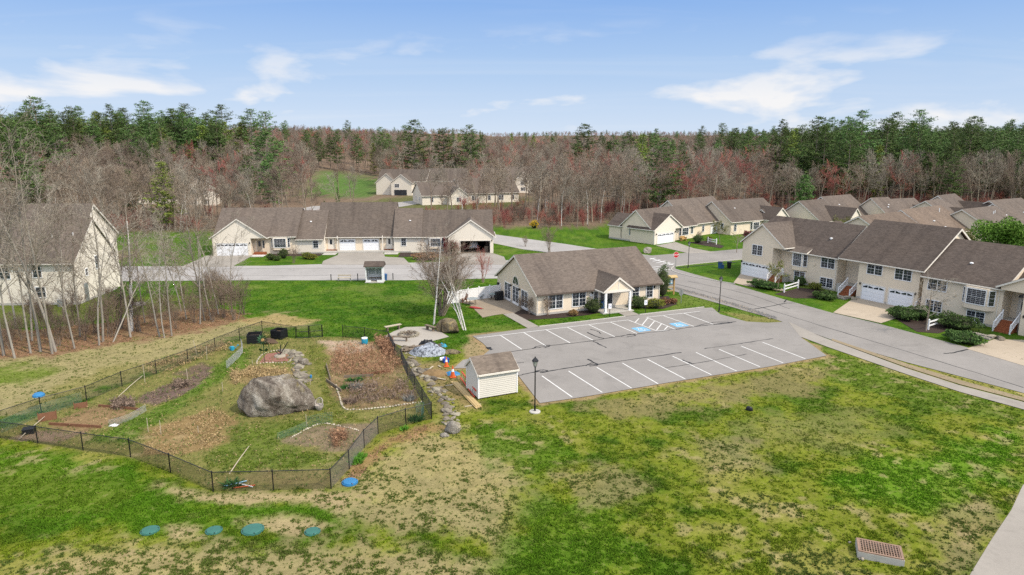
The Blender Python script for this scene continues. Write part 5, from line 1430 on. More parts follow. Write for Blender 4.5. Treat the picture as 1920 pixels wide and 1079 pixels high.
tag(MB().lathe([(.42, 0), (.40, .12), (.26, .24), (.0, .29)], 14).build('blue_dome', 'plastic_blue', loc=(*(-35.22, 47.94), 1.15)), 'light blue plastic dome on a post of the back fence', 'lid')
tag(MB().box(-.32, -.3, 0, .32, .3, .32).box(-.36, -.34, .321, .36, .34, .37).build('black_tub', 'black_plastic', loc=(*(-33.34, 43.95), 0), rz=.4), 'black tub leaning near the left corner of the garden', 'tub')
tag(MB().add([(-.3, -.12, .02), (.3, -.15, .03), (.36, .12, .08), (0, .18, .1), (-.3, .12, .04)], [(0, 1, 2, 3, 4), (4, 3, 2, 1, 0)]).build('white_sheet', 'vinyl_white', loc=(*(-28.18, 45.12), 0)), 'scrap of white plastic beside the green strip', 'plastic scrap')
# wire netting panels
mat('net_green', (0.10, 0.20, 0.15), 0.6, 0.1, 2); mat('net_grey', (0.36, 0.37, 0.37), 0.6, 0.1, 2)
def net(pts, h, m_, label, step=.11):
    o0 = Vector((*pts[0], 0)); b = MB()
    q = smooth_line(pts, 3)
    for a, c in zip(q[:-1], q[1:]):
        a, c = Vector((*a, 0)) - o0, Vector((*c, 0)) - o0
        n = max(2, int((c - a).length / step))
        for k in range(n): w = a.lerp(c, k / n); b.tube(w, w + Vector((rp.uniform(-.02, .02), 0, h)), .006, n=3, cap=False)
        for k in range(int(h / step) + 1): b.tube(a + Vector((0, 0, k * step)), c + Vector((0, 0, k * step)), .006, n=3, cap=False)
    return tag(b.build('garden_netting', m_, loc=o0), label, 'netting')
net([(-15.83, 42.84), (-15.09, 43.69), (-14.37, 44.85)], .5, 'net_green', 'sagging dark green netting along the small stone-edged bed', .08)
net([(-14.37, 44.85), (-13.66, 45.40), (-12.78, 45.68)], .85, 'net_green', 'upright green netting panel behind the small bed')
net([(-25.21, 57.42), (-25.32, 59.49), (-25.58, 62.05), (-26.66, 64.45)], .75, 'net_grey', 'grey netting panel beside the back garden bed', .07)
net([(-28.43, 45.03), (-27.63, 45.96), (-27.32, 47.94)], .5, 'net_grey', 'grey netting around the right side of the red soil plot', .07)
net([(-35.25, 43.95), (-34.42, 46.93), (-32.95, 49.31)], .95, 'net_green', 'faded green netting inside the left back fence', .09)
net([(-7.11, 47.43), (-6.58, 47.94), (-6.59, 46.44)], .7, 'net_green', 'roll of green netting in the front corner of the garden', .06)
# dead stalks
def stalks(name, poly, n, h, m_, label, seed, w=.012):
    rs = np.random.RandomState(seed)
    P = np.asarray(poly)
    x = rs.uniform(P[:, 0].min(), P[:, 0].max(), n * 3); y = rs.uniform(P[:, 1].min(), P[:, 1].max(), n * 3)
    k = (poly_sd(x, y, poly) < 0) & (fbm(x / .9, y / .9, seed, 3) > .42)
    x, y = x[k][:n], y[k][:n]
    m = len(x)
    hh = h * (.3 + .9 * rs.rand(m))
    top = np.stack([x + rs.randn(m) * .2 * hh, y + rs.randn(m) * .2 * hh, hh], 1)
    a = rs.rand(m) * 6.28
    sd = np.stack([np.cos(a), np.sin(a), np.zeros(m)], 1) * w
    b0 = np.stack([x, y, np.zeros(m)], 1)
    V1 = np.stack([b0 - sd, b0 + sd, top], 1).reshape(-1, 3)
    lf = np.repeat(b0 + (top - b0) * .75, 2, 0) + rs.randn(m * 2, 3) * min(.09, h * .4)
    lw = .055 if h > .3 else .035
    e1, e2 = rs.randn(m * 2, 3) * lw, rs.randn(m * 2, 3) * lw
    V2 = np.stack([lf - e1, lf + e1, lf + e2], 1).reshape(-1, 3)
    V2[:, 2] = np.maximum(V2[:, 2], .02)
    Vv = np.concatenate([V1, V2])
    o = place(name, np_mesh(name, Vv, [np.arange(len(Vv)).reshape(-1, 3)], m_))
    return tag(o, label, 'dead plants', kind='stuff')
mat('stalk_red', (0.30, 0.17, 0.10), 0.95, 0.3, 1.2); mat('stalk_tan', (0.36, 0.26, 0.13), 0.95, 0.25, 1.2); mat('stalk_brown', (0.20, 0.145, 0.11), 0.95, 0.3, 1.2)
stalks('dead_stalks', [(-17.42, 63.23), (-13.51, 63.75), (-11.45, 62.38), (-9.16, 56.29), (-12.27, 55.20), (-15.46, 55.61)], 1500, .85, 'stalk_red', 'thicket of rusty dead stalks in the upper right garden bed', 1)
stalks('dead_stalks', [(-13.94, 65.91), (-12.37, 65.54), (-10.96, 61.55), (-11.73, 61.07)], 900, .9, 'stalk_red', 'dead reddish stalks against the right fence corner', 2)
stalks('dead_stalks', [(-13.56, 53.02), (-8.50, 54.28), (-7.30, 50.31), (-12.20, 48.99)], 800, .5, 'stalk_brown', 'withered brown plants in the lower right garden bed', 3)
stalks('dead_stalks', [(-24.40, 56.01), (-23.19, 57.71), (-18.59, 56.57), (-18.60, 54.41), (-22.90, 53.39)], 900, .45, 'stalk_tan', 'tan dried grass behind the big boulder', 4)
stalks('dead_stalks', [(-28.09, 53.64), (-27.37, 54.67), (-26.40, 53.14), (-27.16, 52.17)], 420, .55, 'stalk_brown', 'dark dead stems at the end of the dark soil bed', 5)
stalks('dead_stalks', [(-30.72, 48.99), (-29.81, 50.31), (-28.40, 48.46), (-29.71, 47.94)], 500, .5, 'stalk_brown', 'withered stems at the left end of the dark soil bed', 6)
stalks('dead_stalks', [(-12.57, 43.43), (-11.42, 43.95), (-10.73, 41.78), (-11.74, 41.62)], 260, .6, 'stalk_red', 'small red-brown dead bush in the netted bed', 7)
stalks('dead_stalks', [(-33.37, 57.71), (-28.94, 65.91), (-27.15, 64.10), (-30.18, 55.61)], 900, .35, 'stalk_tan', 'dry weeds along the inside of the back fence', 8)
stalks('dead_stalks', [(-10.08, 36.98), (-8.74, 42.42), (-5.70, 45.49), (-5.54, 44.76), (-8.27, 41.22), (-9.35, 36.53)], 900, .16, 'stalk_red', 'fallen brown leaves along the outside of the front fence', 9, .02)
stalks('fallen_leaves', [(-58.54, 70.88), (-50.93, 69.83), (-44.76, 72.84), (-36.95, 79.15), (-31.70, 77.10), (-29.50, 73.75), (-34.87, 68.21), (-40.00, 63.75), (-42.92, 61.07), (-47.44, 60.43), (-50.04, 59.96)], 9000, .10, 'stalk_red', 'rust-brown fallen leaves under the grove by the tall house', 10, .03)['category'] = 'leaves'
stalks('dry_clods', [(-25.00, 44.58), (-22.56, 48.46), (-19.95, 45.96), (-19.26, 42.42), (-21.18, 40.45), (-23.77, 40.84)], 1500, .10, 'stalk_tan', 'straw and dug clods on the bare plot left of the big boulder', 11, .03)['category'] = 'straw'
stalks('bark_mulch', [(-29.18, 49.53), (-28.88, 53.02), (-27.46, 54.67), (-26.98, 57.71), (-26.00, 56.29), (-25.96, 50.99), (-27.15, 48.78)], 1300, .06, 'stalk_brown', 'purple-brown wood chips on the long back bed', 12, .03)['category'] = 'mulch'
GARDEN = [(x * .985 - 17 * .015 + .0, y * .985 + 50 * .015) for x, y in FENCE]
stalks('garden_weeds', GARDEN, 2400, .12, 'stalk_tan', 'dry straw-coloured weeds and litter strewn over the garden plots', 13, .018)['category'] = 'weeds'
mat('weed_green', (0.075, 0.12, 0.02), 0.9, 0.25, 1.5)
stalks('garden_weeds', GARDEN, 7500, .11, 'weed_green', 'low green weeds springing up between the garden plots', 14, .018)['category'] = 'weeds'
def clump(xy, r, h, n, m_, label, seed):
    rs = np.random.RandomState(seed)
    a, rr = rs.rand(n) * 6.28, rs.rand(n) * r
    b0 = np.stack([np.cos(a) * rr, np.sin(a) * rr, np.zeros(n)], 1)
    tip = b0 * 1.5 + np.stack([rs.randn(n) * r * .3, rs.randn(n) * r * .3, h * (.5 + .6 * rs.rand(n))], 1)
    w = rs.randn(n, 3) * .03
    Vv = np.stack([b0 - w, b0 + w, tip], 1).reshape(-1, 3)
    return tag(place('leafy_clump', np_mesh('leafy_clump', Vv, [np.arange(len(Vv)).reshape(-1, 3)], m_), None, (*xy, 0)), label, 'plant')
mat('sprout', (0.09, 0.24, 0.02), 0.8, 0.2, 3); mat('sprout_dark', (0.03, 0.10, 0.02), 0.8, 0.2, 3); mat('sage', (0.24, 0.24, 0.22), 0.9, 0.15, 3)
for i, (xy, r, h, n, m_, l) in enumerate([((-9.74, 39.57), .45, .4, 160, 'sprout', 'bright lime plant against the front fence'), ((-9.65, 40.23), .35, .35, 120, 'sprout', 'second lime plant just above it on the front fence'), ((-7.57, 44.58), .3, .25, 90, 'sprout', 'lime sprouts outside the front fence corner'), ((-12.95, 54.41), .4, .3, 140, 'sprout_dark', 'dark green clump in the middle right bed'), ((-13.56, 52.65), .35, .3, 120, 'sprout_dark', 'dark green clump at the left of the right beds'), ((-13.67, 54.41), .3, .2, 90, 'sprout_dark', 'small dark clump by the timber in the right beds'), ((-12.70, 52.65), .5, .45, 200, 'sage', 'silvery grey sage clump in the right beds'), ((-7.97, 50.08), .45, .5, 160, 'sage', 'grey twiggy clump near the white stones'), ((-12.53, 49.53), .5, .45, 180, 'stalk_brown', 'greyish dead clump in the front right bed'), ((-16.32, 36.66), .5, .35, 160, 'sprout_dark', 'dark green weeds inside the front fence'), ((-6.93, 46.15), .5, .45, 150, 'sprout_dark', 'blue-green clump inside the front fence corner')]):
    clump(xy, r, h, n, m_, l, 500 + i)
# odds and ends by the front fence
mat('orange', (0.58, 0.115, 0.03), 0.5, 0.08, 2); mat('lightblue', (0.25, 0.45, 0.62), 0.5, 0.15, 3)
for a, b_, m_, l in [((-16.78, 36.41), (-15.69, 36.98), 'lightblue', 'light blue pole in the heap inside the front fence'), ((-16.15, 36.22), (-15.00, 36.47), 'orange', 'orange pole lying inside the front fence'), ((-16.15, 36.78), (-15.06, 36.28), 'vinyl_white', 'white pole lying inside the front fence')]:
    A, B_ = Vector((*a, .06)), Vector((*b_, .10))
    tag(MB().tube(A, B_, .035, n=6).tube(B_, B_ + (B_ - A) * .04, .035, .01, n=6).build('plastic_pole', m_), l, 'pole')

# ---------------------------------------------------------------- lids and drain on the lawn
def lid(xy, r, m_, label, h=.07):
    o = thing('manhole_lid', label, 'lid', (*xy, 0))
    MB().lathe([(.0, 0), (r + .05, 0), (r + .05, h * .7), (r, h * .72)], 28).build('riser', m_, o)
    b = MB().lathe([(.0, h * .7), (r - .01, h * .7), (r - .01, h), (r * .9, h + .025), (.0, h + .035)], 28)
    b.build('cover', m_, o)
    for k in range(4): MB().lathe([(.0, h), (.03, h), (.03, h + .03), (.0, h + .03)], 6, (r * .93 * math.cos(k * 1.57 + .5), r * .93 * math.sin(k * 1.57 + .5), 0)).build('bolt', 'dark_metal', o)
lid((-18.74, 31.86), .42, 'lid_green', 'green septic lid in the grass, leftmost of the four')
lid((-15.43, 31.86), .38, 'lid_green', 'green septic lid left of the largest one')
lid((-13.43, 31.91), .52, 'lid_green', 'largest green septic lid in the bare patch', .10)
lid((-10.30, 31.76), .36, 'lid_green', 'green septic lid, rightmost of the four')
lid((-9.56, 36.91), .42, 'plastic_blue', 'bright blue round lid outside the front corner of the fence', .13)
mat('rust_pale', (0.25, 0.165, 0.12), 0.9, 0.2, 3, 0.25, 20)
dr = thing('drain_box', 'concrete catch basin with rusty grating on the front lawn', 'drain', (*(17.87, 29.73), 0), math.radians(-22))
MB().box(-1.0, -.62, -.1, 1.0, -.46, .34).build('side_wall', 'concrete', dr); MB().box(-1.0, .46, -.1, 1.0, .62, .34).build('side_wall', 'concrete', dr)
MB().box(-1.0, -.455, -.1, -.84, .455, .34).build('side_wall', 'concrete', dr); MB().box(.84, -.455, -.1, 1.0, .455, .34).build('side_wall', 'concrete', dr)
MB().box(-.84, -.46, -.09, .84, .46, .02).build('bottom', 'black_plastic', dr)
fr = MB().box(-.98, -.60, .345, .98, -.50, .40).box(-.98, .50, .345, .98, .60, .40).box(-.98, -.50, .345, -.88, .50, .40).box(.88, -.50, .345, .98, .50, .40).build('grate', 'rust_pale', dr)
for k in range(15): MB().box(-.87 + k * .12, -.499, .35, -.83 + k * .12, .499, .395).build('bar', 'rust_pale', fr)
for k in range(5): MB().box(-.88, -.36 + k * .18, .36, .88, -.335 + k * .18, .391).build('bar', 'rust_pale', fr)
for k in range(11):
    x, y = rp.uniform(-1.3, 1.2), rp.choice((-1, 1)) * rp.uniform(.7, .95)
    tag(place('pebble', SMALL[k % 3], None, ((17.87, 29.73)[0] + x, (17.87, 29.73)[1] + y * .9 - .4 * x, 0), k, rp.uniform(.06, .13)), 'small pale pebble lying round the catch basin', 'pebble', 'pebbles round the drain')

# ---------------------------------------------------------------- lamp posts and signs
mat('lamp_glass', (0.55, 0.55, 0.50), 0.2, 0.05, 2)
def lamp_post(xy, label, base=True):
    o = thing('street_lamp', label, 'street lamp', (*xy, 0), 0, 'black lantern street lamps')
    MB().lathe([(.0, 0), (.11, 0), (.11, .06), (.075, .12), (.07, .5), (.05, .56), (.045, 3.45), (.07, 3.48), (.03, 3.56)], 12).build('post', 'dark_metal', o)
    if base: MB().lathe([(.0, -.02), (.42, -.02), (.42, .07), (.36, .10), (.0, .11)], 20).build('footing', 'concrete', o)
    c = MB()
    for k in range(6):
        a = k * math.pi / 3
        c.tube((.09 * math.cos(a), .09 * math.sin(a), 3.56), (.2 * math.cos(a), .2 * math.sin(a), 3.96), .014, n=4)
    for z, r in ((3.56, .1), (3.96, .21)):
        for k in range(6): c.tube((r * math.cos(k * 1.0472), r * math.sin(k * 1.0472), z), (r * math.cos(k * 1.0472 + 1.0472), r * math.sin(k * 1.0472 + 1.0472), z), .016, n=4)
    l = c.build('lantern', 'dark_metal', o)
    MB().lathe([(.0, 3.57), (.085, 3.57), (.185, 3.95), (.0, 3.95)], 6).build('glass', 'lamp_glass', l)
    MB().lathe([(.26, 3.97), (.24, 4.02), (.12, 4.18), (.05, 4.21), (.05, 4.26), (.02, 4.32), (.0, 4.33)], 6).build('cap', 'dark_metal', l)
lamp_post((1.70, 47.64), 'black lantern lamp post on a round concrete footing beside the shed and parking lot')
lamp_post((24.34, 77.86), 'black lantern lamp post on the grass island where the parking lot meets the road', False)
lamp_post((27.74, 105.81), 'black lantern lamp post next to the stop sign', False)
def text_mesh(s, size, m_):
    cu = bpy.data.curves.new('text', 'FONT'); cu.body = s; cu.size = size; cu.align_x = 'CENTER'; cu.align_y = 'CENTER'; cu.extrude = .003; cu.offset = .012 * size
    o = bpy.data.objects.new('text', cu); COL.objects.link(o)
    me = bpy.data.meshes.new_from_object(o)
    bpy.data.objects.remove(o)
    me.materials.clear(); me.materials.append(MATS[m_])
    me.transform(Matrix.Rotation(math.pi / 2, 4, 'X'))
    return me
mat('sign_red', (0.50, 0.012, 0.02), 0.4, 0.05, 2)
ss = thing('stop_sign', 'red octagonal stop sign facing the lot at the street corner', 'sign', (*(25.71, 105.58), 0), R(12))
MB().box(-.035, -.02, -.1, .035, .02, 2.55).build('post', 'galvanised', ss)
oc = lambda r: [(r * math.cos(math.pi / 8 + k * math.pi / 4), 2.15 + r * math.sin(math.pi / 8 + k * math.pi / 4)) for k in range(8)]
pl = MB().prism(oc(.50), -.035, -.024, 'y').build('plate', 'vinyl_white', ss)
MB().prism(oc(.465), -.040, -.0355, 'y').build('field', 'sign_red', pl)
o = place('lettering', text_mesh('STOP', .36, 'vinyl_white'), pl, (0, -.046, 2.15))
gs = thing('sign_back', 'bare metal back of an octagonal sign on a post at the lot exit', 'sign', (*(20.89, 82.14), 0), R(-150))
MB().box(-.035, .0, -.1, .035, .04, 1.75).build('post', 'galvanised', gs)
oc2 = [(.4 * math.cos(math.pi / 8 + k * math.pi / 4), 1.35 + .4 * math.sin(math.pi / 8 + k * math.pi / 4)) for k in range(8)]
MB().prism(oc2, -.015, -.003, 'y').build('plate', 'galvanised', gs)
mat('sign_blue', (0.01, 0.06, 0.35), 0.4, 0.05, 2)
for xy, l in (((11.13, 75.39), 'accessible parking sign left of the porch walk'), ((15.56, 77.23), 'accessible parking sign right of the porch walk')):
    s_ = thing('parking_sign', l, 'sign', (*xy, 0), R(20))
    MB().box(-.03, -.02, -.1, .03, .02, 1.3).build('post', 'dark_metal', s_)
    pl = MB().box(-.2, -.035, 1.0, .2, -.022, 1.58).build('plate', 'vinyl_white', s_)
    b = MB()
    P3 = lambda x, z: (x, z + 1.32)
    for (x0, z0), (x1, z1) in (((-.03, .12), (-.02, 0)), ((-.02, 0), (.07, 0)), ((.07, 0), (.10, -.12))):
        dx, dz = x1 - x0, z1 - z0; L = math.hypot(dx, dz); nx_, nz = -dz / L * .018, dx / L * .018
        b.prism([P3(x0 + nx_, z0 + nz), P3(x0 - nx_, z0 - nz), P3(x1 - nx_, z1 - nz), P3(x1 + nx_, z1 + nz)], -.040, -.036, 'y')
    for k in range(9):
        t0, t1 = R(110 + 27 * k), R(137 + 27 * k)
        b.prism([P3(.09 * math.cos(t0), -.05 + .09 * math.sin(t0)), P3(.115 * math.cos(t0), -.05 + .115 * math.sin(t0)), P3(.115 * math.cos(t1), -.05 + .115 * math.sin(t1)), P3(.09 * math.cos(t1), -.05 + .09 * math.sin(t1))], -.040, -.036, 'y')
    b.prism([P3(-.03 + .03 * math.cos(k * 1.047), .17 + .03 * math.sin(k * 1.047)) for k in range(6)], -.040, -.036, 'y')
    b.build('wheelchair_symbol', 'sign_blue', pl)
nb_ = thing('notice_board', 'roofed yellow timber notice board with white posters beside the clubhouse', 'notice board', (*(20.40, 86.89), 0), R(14))
for x in (-.75, .75): MB().box(x - .08, -.08, -.1, x + .08, .08, 2.35).build('post', 'wood_tan', nb_)
MB().prism([(-.42, 2.28), (0, 2.5), (.42, 2.28), (.42, 2.36), (0, 2.6), (-.42, 2.36)], -1.05, 1.05, 'x').build('roof', 'wood_new', nb_)
bd = MB().box(-.66, -.04, 1.25, .66, .04, 2.15).build('board', 'wood_old', nb_)
MB().box(-.5, -.055, 1.5, -.05, -.042, 2.08).build('poster', 'vinyl_white', bd); MB().box(.05, -.055, 1.4, .5, -.042, 2.05).build('poster', 'lightblue', bd); MB().box(.12, -.062, 1.6, .44, -.0555, 1.95).build('poster', 'vinyl_white', bd)
for z in (.45, .95): MB().box(-.67, -.05, z, .67, .05, z + .14).build('rail', 'wood_new', nb_)
# ---------------------------------------------------------------- at the porch
bn = thing('recycling_bin', 'blue recycling bin at the left porch column', 'bin', (*(10.83, 79.15), .11), R(23))
MB().lathe([(.0, 0), (.25, 0), (.30, .78), (.0, .78)], 14).build('body', 'recycle_blue', bn) if mat('recycle_blue', (0.03, 0.09, 0.22), 0.5, 0.1, 2) else None
MB().lathe([(.31, .78), (.32, .84), (.15, .9), (.0, .91)], 14).build('lid', 'recycle_blue', bn)
pk = thing('pumpkin', 'orange pumpkin on the clubhouse porch floor', 'pumpkin', (*(13.21, 80.76), .11))
b = MB(); b.lathe([(.0, .02), (.22, .05), (.30, .2), (.24, .38), (.05, .42)], 16)
b.v = [(x * (1 + .06 * math.cos(8 * math.atan2(y, x))), y * (1 + .06 * math.cos(8 * math.atan2(y, x))), z) for x, y, z in b.v]
b.build('body', 'orange', pk, True); MB().tube((0, 0, .4), (.04, 0, .52), .03, .02).build('stem', 'wood_old', pk)

# ---------------------------------------------------------------- patio behind the clubhouse gable
vf = thing('vinyl_fence', 'white vinyl privacy fence closing off the clubhouse patio', 'fence', (*(-8.13, 81.58), 0))
A, B_ = Vector((*(-8.13, 81.58), 0)), Vector((*(-1.52, 85.96), 0))
d = B_ - A
ang = math.atan2(d.y, d.x)
vf.rotation_euler.z = ang
n = 5
for k in range(n + 1): MB().box(-.065, -.065, -.1, .065, .065, 1.62).lathe([(.09, 1.62), (.09, 1.66), (.02, 1.74)], 4).build('post', 'vinyl_white', vf, loc=(d.length * k / n, 0, 0))
for k in range(n):
    x0, x1 = d.length * k / n + .067, d.length * (k + 1) / n - .067
    m_ = 9
    for j in range(m_): MB().box(x0 + (x1 - x0) * j / m_ + .004, -.02, .08, x0 + (x1 - x0) * (j + 1) / m_ - .004, .02, 1.42).build('board', 'vinyl_white', vf)
    MB().box(x0, -.035, 1.42, x1, .035, 1.55).build('top_rail', 'vinyl_white', vf); MB().box(x0, -.035, .02, x1, .035, .079).build('bottom_rail', 'vinyl_white', vf)
mat('steel_grey', (0.22, 0.25, 0.26), 0.4, 0.1, 2); mat('chair_brown', (0.13, 0.055, 0.03), 0.7, 0.15, 3); mat('glass_table', (0.16, 0.22, 0.22), 0.1, 0.08, 2)
def patio_table(xy, r, label, m_='glass_table'):
    t_ = thing('patio_table', label, 'table', (*xy, .02))
    MB().lathe([(.0, .70), (r, .70), (r, .735), (.0, .735)], 22).build('tabletop', m_, t_)
    for k in range(4):
        a = k * 1.57 + .7
        MB().tube((r * .75 * math.cos(a), r * .75 * math.sin(a), 0), (r * .6 * math.cos(a), r * .6 * math.sin(a), .70), .025, n=6).build('leg', 'dark_metal', t_)
patio_table((-2.30, 84.16), .62, 'round glass patio table by the clubhouse wall')
patio_table((-4.85, 81.58), .72, 'round glass patio table between the birch stems', 'steel_grey')
def adirondack(xy, rz, label, m_):
    c = thing('patio_chair', label, 'chair', (*xy, .02), rz)
    MB().add([(-.3, -.35, .38), (.3, -.35, .38), (.3, .3, .28), (-.3, .3, .28), (-.3, -.35, .34), (.3, -.35, .34), (.3, .3, .24), (-.3, .3, .24)], [(0, 1, 2, 3), (7, 6, 5, 4), (0, 4, 5, 1), (1, 5, 6, 2), (2, 6, 7, 3), (3, 7, 4, 0)]).build('seat', m_, c)
    for k in range(5):
        x = -.26 + k * .13; h = 1.05 - abs(k - 2) * .07
        MB().bar((x, .3, .26), (x * 1.15, .62, h), .115, .025).build('back_slat', m_, c)
    for sx in (-1, 1):
        MB().box(sx * .38 - .07, -.42, .56, sx * .38 + .07, .42, .59).build('armrest', m_, c)
        MB().box(sx * .36 - .03, -.4, 0, sx * .36 + .03, -.3, .56).build('leg', m_, c); MB().box(sx * .36 - .03, .25, 0, sx * .36 + .03, .35, .56).build('leg', m_, c)
adirondack((-2.06, 85.81), .4, 'brown slatted chair against the white patio fence', 'chair_brown')
adirondack((-4.00, 84.45), -.3, 'grey slatted chair in front of the white patio fence', 'steel_grey')
adirondack((-6.11, 82.71), -.8, 'brown chair at the left end of the patio', 'chair_brown')
mat('red_cloth', (0.36, 0.05, 0.05), 0.8, 0.2, 3)
gr = thing('gas_grill', 'black covered grill beside the clubhouse wall', 'grill', (*(-1.62, 83.86), .02), .5)
MB().box(-.5, -.28, .0, .5, .28, .78).build('cart', 'black_plastic', gr); MB().prism([(-.3, .785), (.3, .785), (.28, 1.0), (.12, 1.14), (-.12, 1.14), (-.28, 1.0)], -.5, .5, 'x').build('hood', 'black_plastic', gr)
um = thing('folded_umbrella', 'folded red patio umbrella lying on the gravel', 'umbrella', (*(-4.35, 79.41), .1), -.4)
b = MB().lathe([(.02, 0), (.16, .25), (.22, .7), (.12, 1.5), (.02, 1.9)], 9); b.v = [(z - .9, x * 1.2, max(y, -.08) * .7) for x, y, z in b.v]; b.build('canopy', 'red_cloth', um)
MB().tube((-1.3, 0, 0), (1.1, 0, 0), .03).build('pole', 'wood_tan', um)

# ---------------------------------------------------------------- fire pit
fp = thing('fire_pit', 'round fire pit of stacked stones filled with sticks', 'fire pit', (*(-10.71, 68.01), 0))
for k in range(16):
    a = k * .3927
    for j in range(2): place('stone', STONES[(k + j) % 5], fp, (.95 * math.cos(a + j * .2), .95 * math.sin(a + j * .2), j * .13 - .05), k, (.24, .17, .15))
b = MB()
for k in range(34):
    a, r = rp.uniform(0, 6.28), rp.uniform(0, .6)
    x, y = r * math.cos(a), r * math.sin(a); t_ = rp.uniform(0, 6.28); L = rp.uniform(.3, .7)
    b.tube((x - math.cos(t_) * L / 2, y - math.sin(t_) * L / 2, rp.uniform(.05, .4)), (x + math.cos(t_) * L / 2, y + math.sin(t_) * L / 2, rp.uniform(.1, .5)), .025, n=4)
tag(b.build('sticks', 'wood_old', fp), None, None, kind='stuff')
def bench(xy, rz, L, label, m_):
    o = thing('wooden_bench', label, 'bench', (*xy, 0), rz, 'benches round the fire pit')
    MB().box(-L / 2, -.19, .44, L / 2, .19, .52).build('seat', m_, o)
    for s_ in (-1, 1): MB().box(s_ * (L / 2 - .28) - .06, -.16, -.02, s_ * (L / 2 - .28) + .06, .16, .439).build('leg', 'wood_old', o)
bench((-12.66, 70.04), R(38), 1.9, 'weathered bench on the far left side of the fire pit', 'wood_pale')
bench((-8.66, 69.83), R(-42), 1.5, 'dark bench next to the brown boulder', 'wood_old')
bench((-11.31, 65.91), R(-4), 2.0, 'dark bench on the near side of the fire pit', 'wood_old')

# ---------------------------------------------------------------- tarp heap, tools and timber
m, nt, p = new_mat('tarp')
t = NT(nt)
vec = t.n('ShaderNodeTexCoord').outputs['Object']
t.l(t.ramp(t.noise(vec, 3.0, 5, .7, .8), [(0.40, (0.05, 0.06, 0.075)), (0.5, (0.30, 0.33, 0.38)), (0.68, (0.46, 0.50, 0.56))]), p.inputs['Base Color'])
t.l(t.bump(t.noise(vec, 7, 5, .7, 1.0), 1.0, 0.12), p.inputs['Normal']); p.inputs['Roughness'].default_value = 0.45
def heap(name, xy, sx, sy, sz, m_, label, seed, cat, crease=.5, rz=0.0):
    n = 34
    u = np.linspace(-1, 1, n); X, Y = np.meshgrid(u, u)
    r = np.hypot(X, Y)
    edge_ = 1 - .22 * fbm(X * 2 + seed, Y * 2, seed, 3)
    h = np.clip(1 - (r / edge_) ** 2, 0, 1) ** .7
    Z = h * (.55 + crease * (fbm(X * 3.2 + seed, Y * 3.2, seed, 4) - .3) + .35 * np.abs(fbm(X * 5, Y * 5 + seed, seed + 3, 3) - .5)) * sz
    Z = np.where(r < edge_, Z + .015, -.05)
    V = np.stack([X.ravel() * sx, Y.ravel() * sy, Z.ravel()], 1)
    i = (np.arange(n - 1)[:, None] * n + np.arange(n - 1)[None]).ravel()
    o = place(name, np_mesh(name, V, [np.stack([i, i + 1, i + 1 + n, i + n], 1)], m_), None, (*xy, 0), rz)
    return tag(o, label, cat)
heap('tarp', (-7.95, 62.05), 2.0, 1.5, 1.0, 'tarp', 'crumpled grey-blue tarp thrown over a heap by the fire pit', 3, 'tarp', .9)
heap('tarp', (-8.23, 63.92), 1.1, .55, .95, 'black_plastic', 'black plastic sheet on the back of the tarp heap', 7, 'tarp', .9)
heap('dirt_mound', (-6.68, 56.01), 1.35, 1.0, .55, 'soil_tan', 'low mound of brown dirt and dry grass beside the stone wall', 5, 'dirt mound', .4) if mat('soil_tan', (0.19, 0.125, 0.06), 1.0, 0.25, 2.5, .3, 20, .4) else None
heap('tarp', (-5.16, 56.01), .8, .5, .32, 'plastic_blue', 'small bright blue tarp bunched on the pavement edge', 8, 'tarp', .8)
heap('tarp', (-6.84, 64.10), .55, .4, .4, 'plastic_teal', 'turquoise corner of plastic sheeting on the tarp heap', 11, 'tarp', .6)
wp = thing('log_pile', 'pile of grey split branches left of the tarp heap', 'log pile', (*(-9.33, 62.89), 0))
for k in range(26):
    x, y, z = rp.uniform(-.8, .8), rp.uniform(-.5, .5), rp.uniform(.06, .5)
    a = R(35) + rp.gauss(0, .25); L = rp.uniform(.7, 1.5); r = rp.uniform(.04, .09)
    MB().tube((x - math.cos(a) * L / 2, y - math.sin(a) * L / 2, z * (1 - abs(y))), (x + math.cos(a) * L / 2, y + math.sin(a) * L / 2, z * (1 - abs(y)) + rp.uniform(-.05, .1)), r, r * .8, n=6).build('log', 'wood_old', wp)
wp = thing('log_pile', 'brush sticking out of the right side of the tarp heap', 'log pile', (*(-7.08, 62.89), 0))
for k in range(14):
    x, y = rp.uniform(-.4, .4), rp.uniform(-.3, .3); a = R(-25) + rp.gauss(0, .4); L = rp.uniform(.5, 1.0)
    MB().tube((x - math.cos(a) * L / 2, y - math.sin(a) * L / 2, rp.uniform(.3, .6)), (x + math.cos(a) * L / 2, y + math.sin(a) * L / 2, rp.uniform(.3, .6)), .035, .02, n=5).build('stick', 'wood_old', wp)
def cone_(xy, label, s=1.0):
    c = thing('traffic_cone', label, 'traffic cone', (*xy, .045), .3)
    MB().box(-.19 * s, -.19 * s, 0, .19 * s, .19 * s, .035).build('base', 'orange', c)
    MB().lathe([(.155 * s, .036), (.095 * s, .36 * s), (.09 * s, .36 * s)], 14).build('lower_body', 'orange', c)
    MB().lathe([(.094 * s, .36 * s), (.066 * s, .53 * s), (.06 * s, .53 * s)], 14).build('reflective_band', 'vinyl_white', c)
    MB().lathe([(.066 * s, .53 * s), (.03 * s, .74 * s), (.0, .74 * s)], 14).build('tip', 'orange', c)
cone_((-5.04, 55.20), 'orange traffic cone with white band standing in front of the blue tarp', 1.35)
cone_((-5.85, 58.00), 'orange traffic cone farther back beside the white bucket', 1.2)
bk = thing('bucket', 'white and blue plastic bucket lying near the traffic cones', 'bucket', (*(-6.35, 59.65), .18), .4)
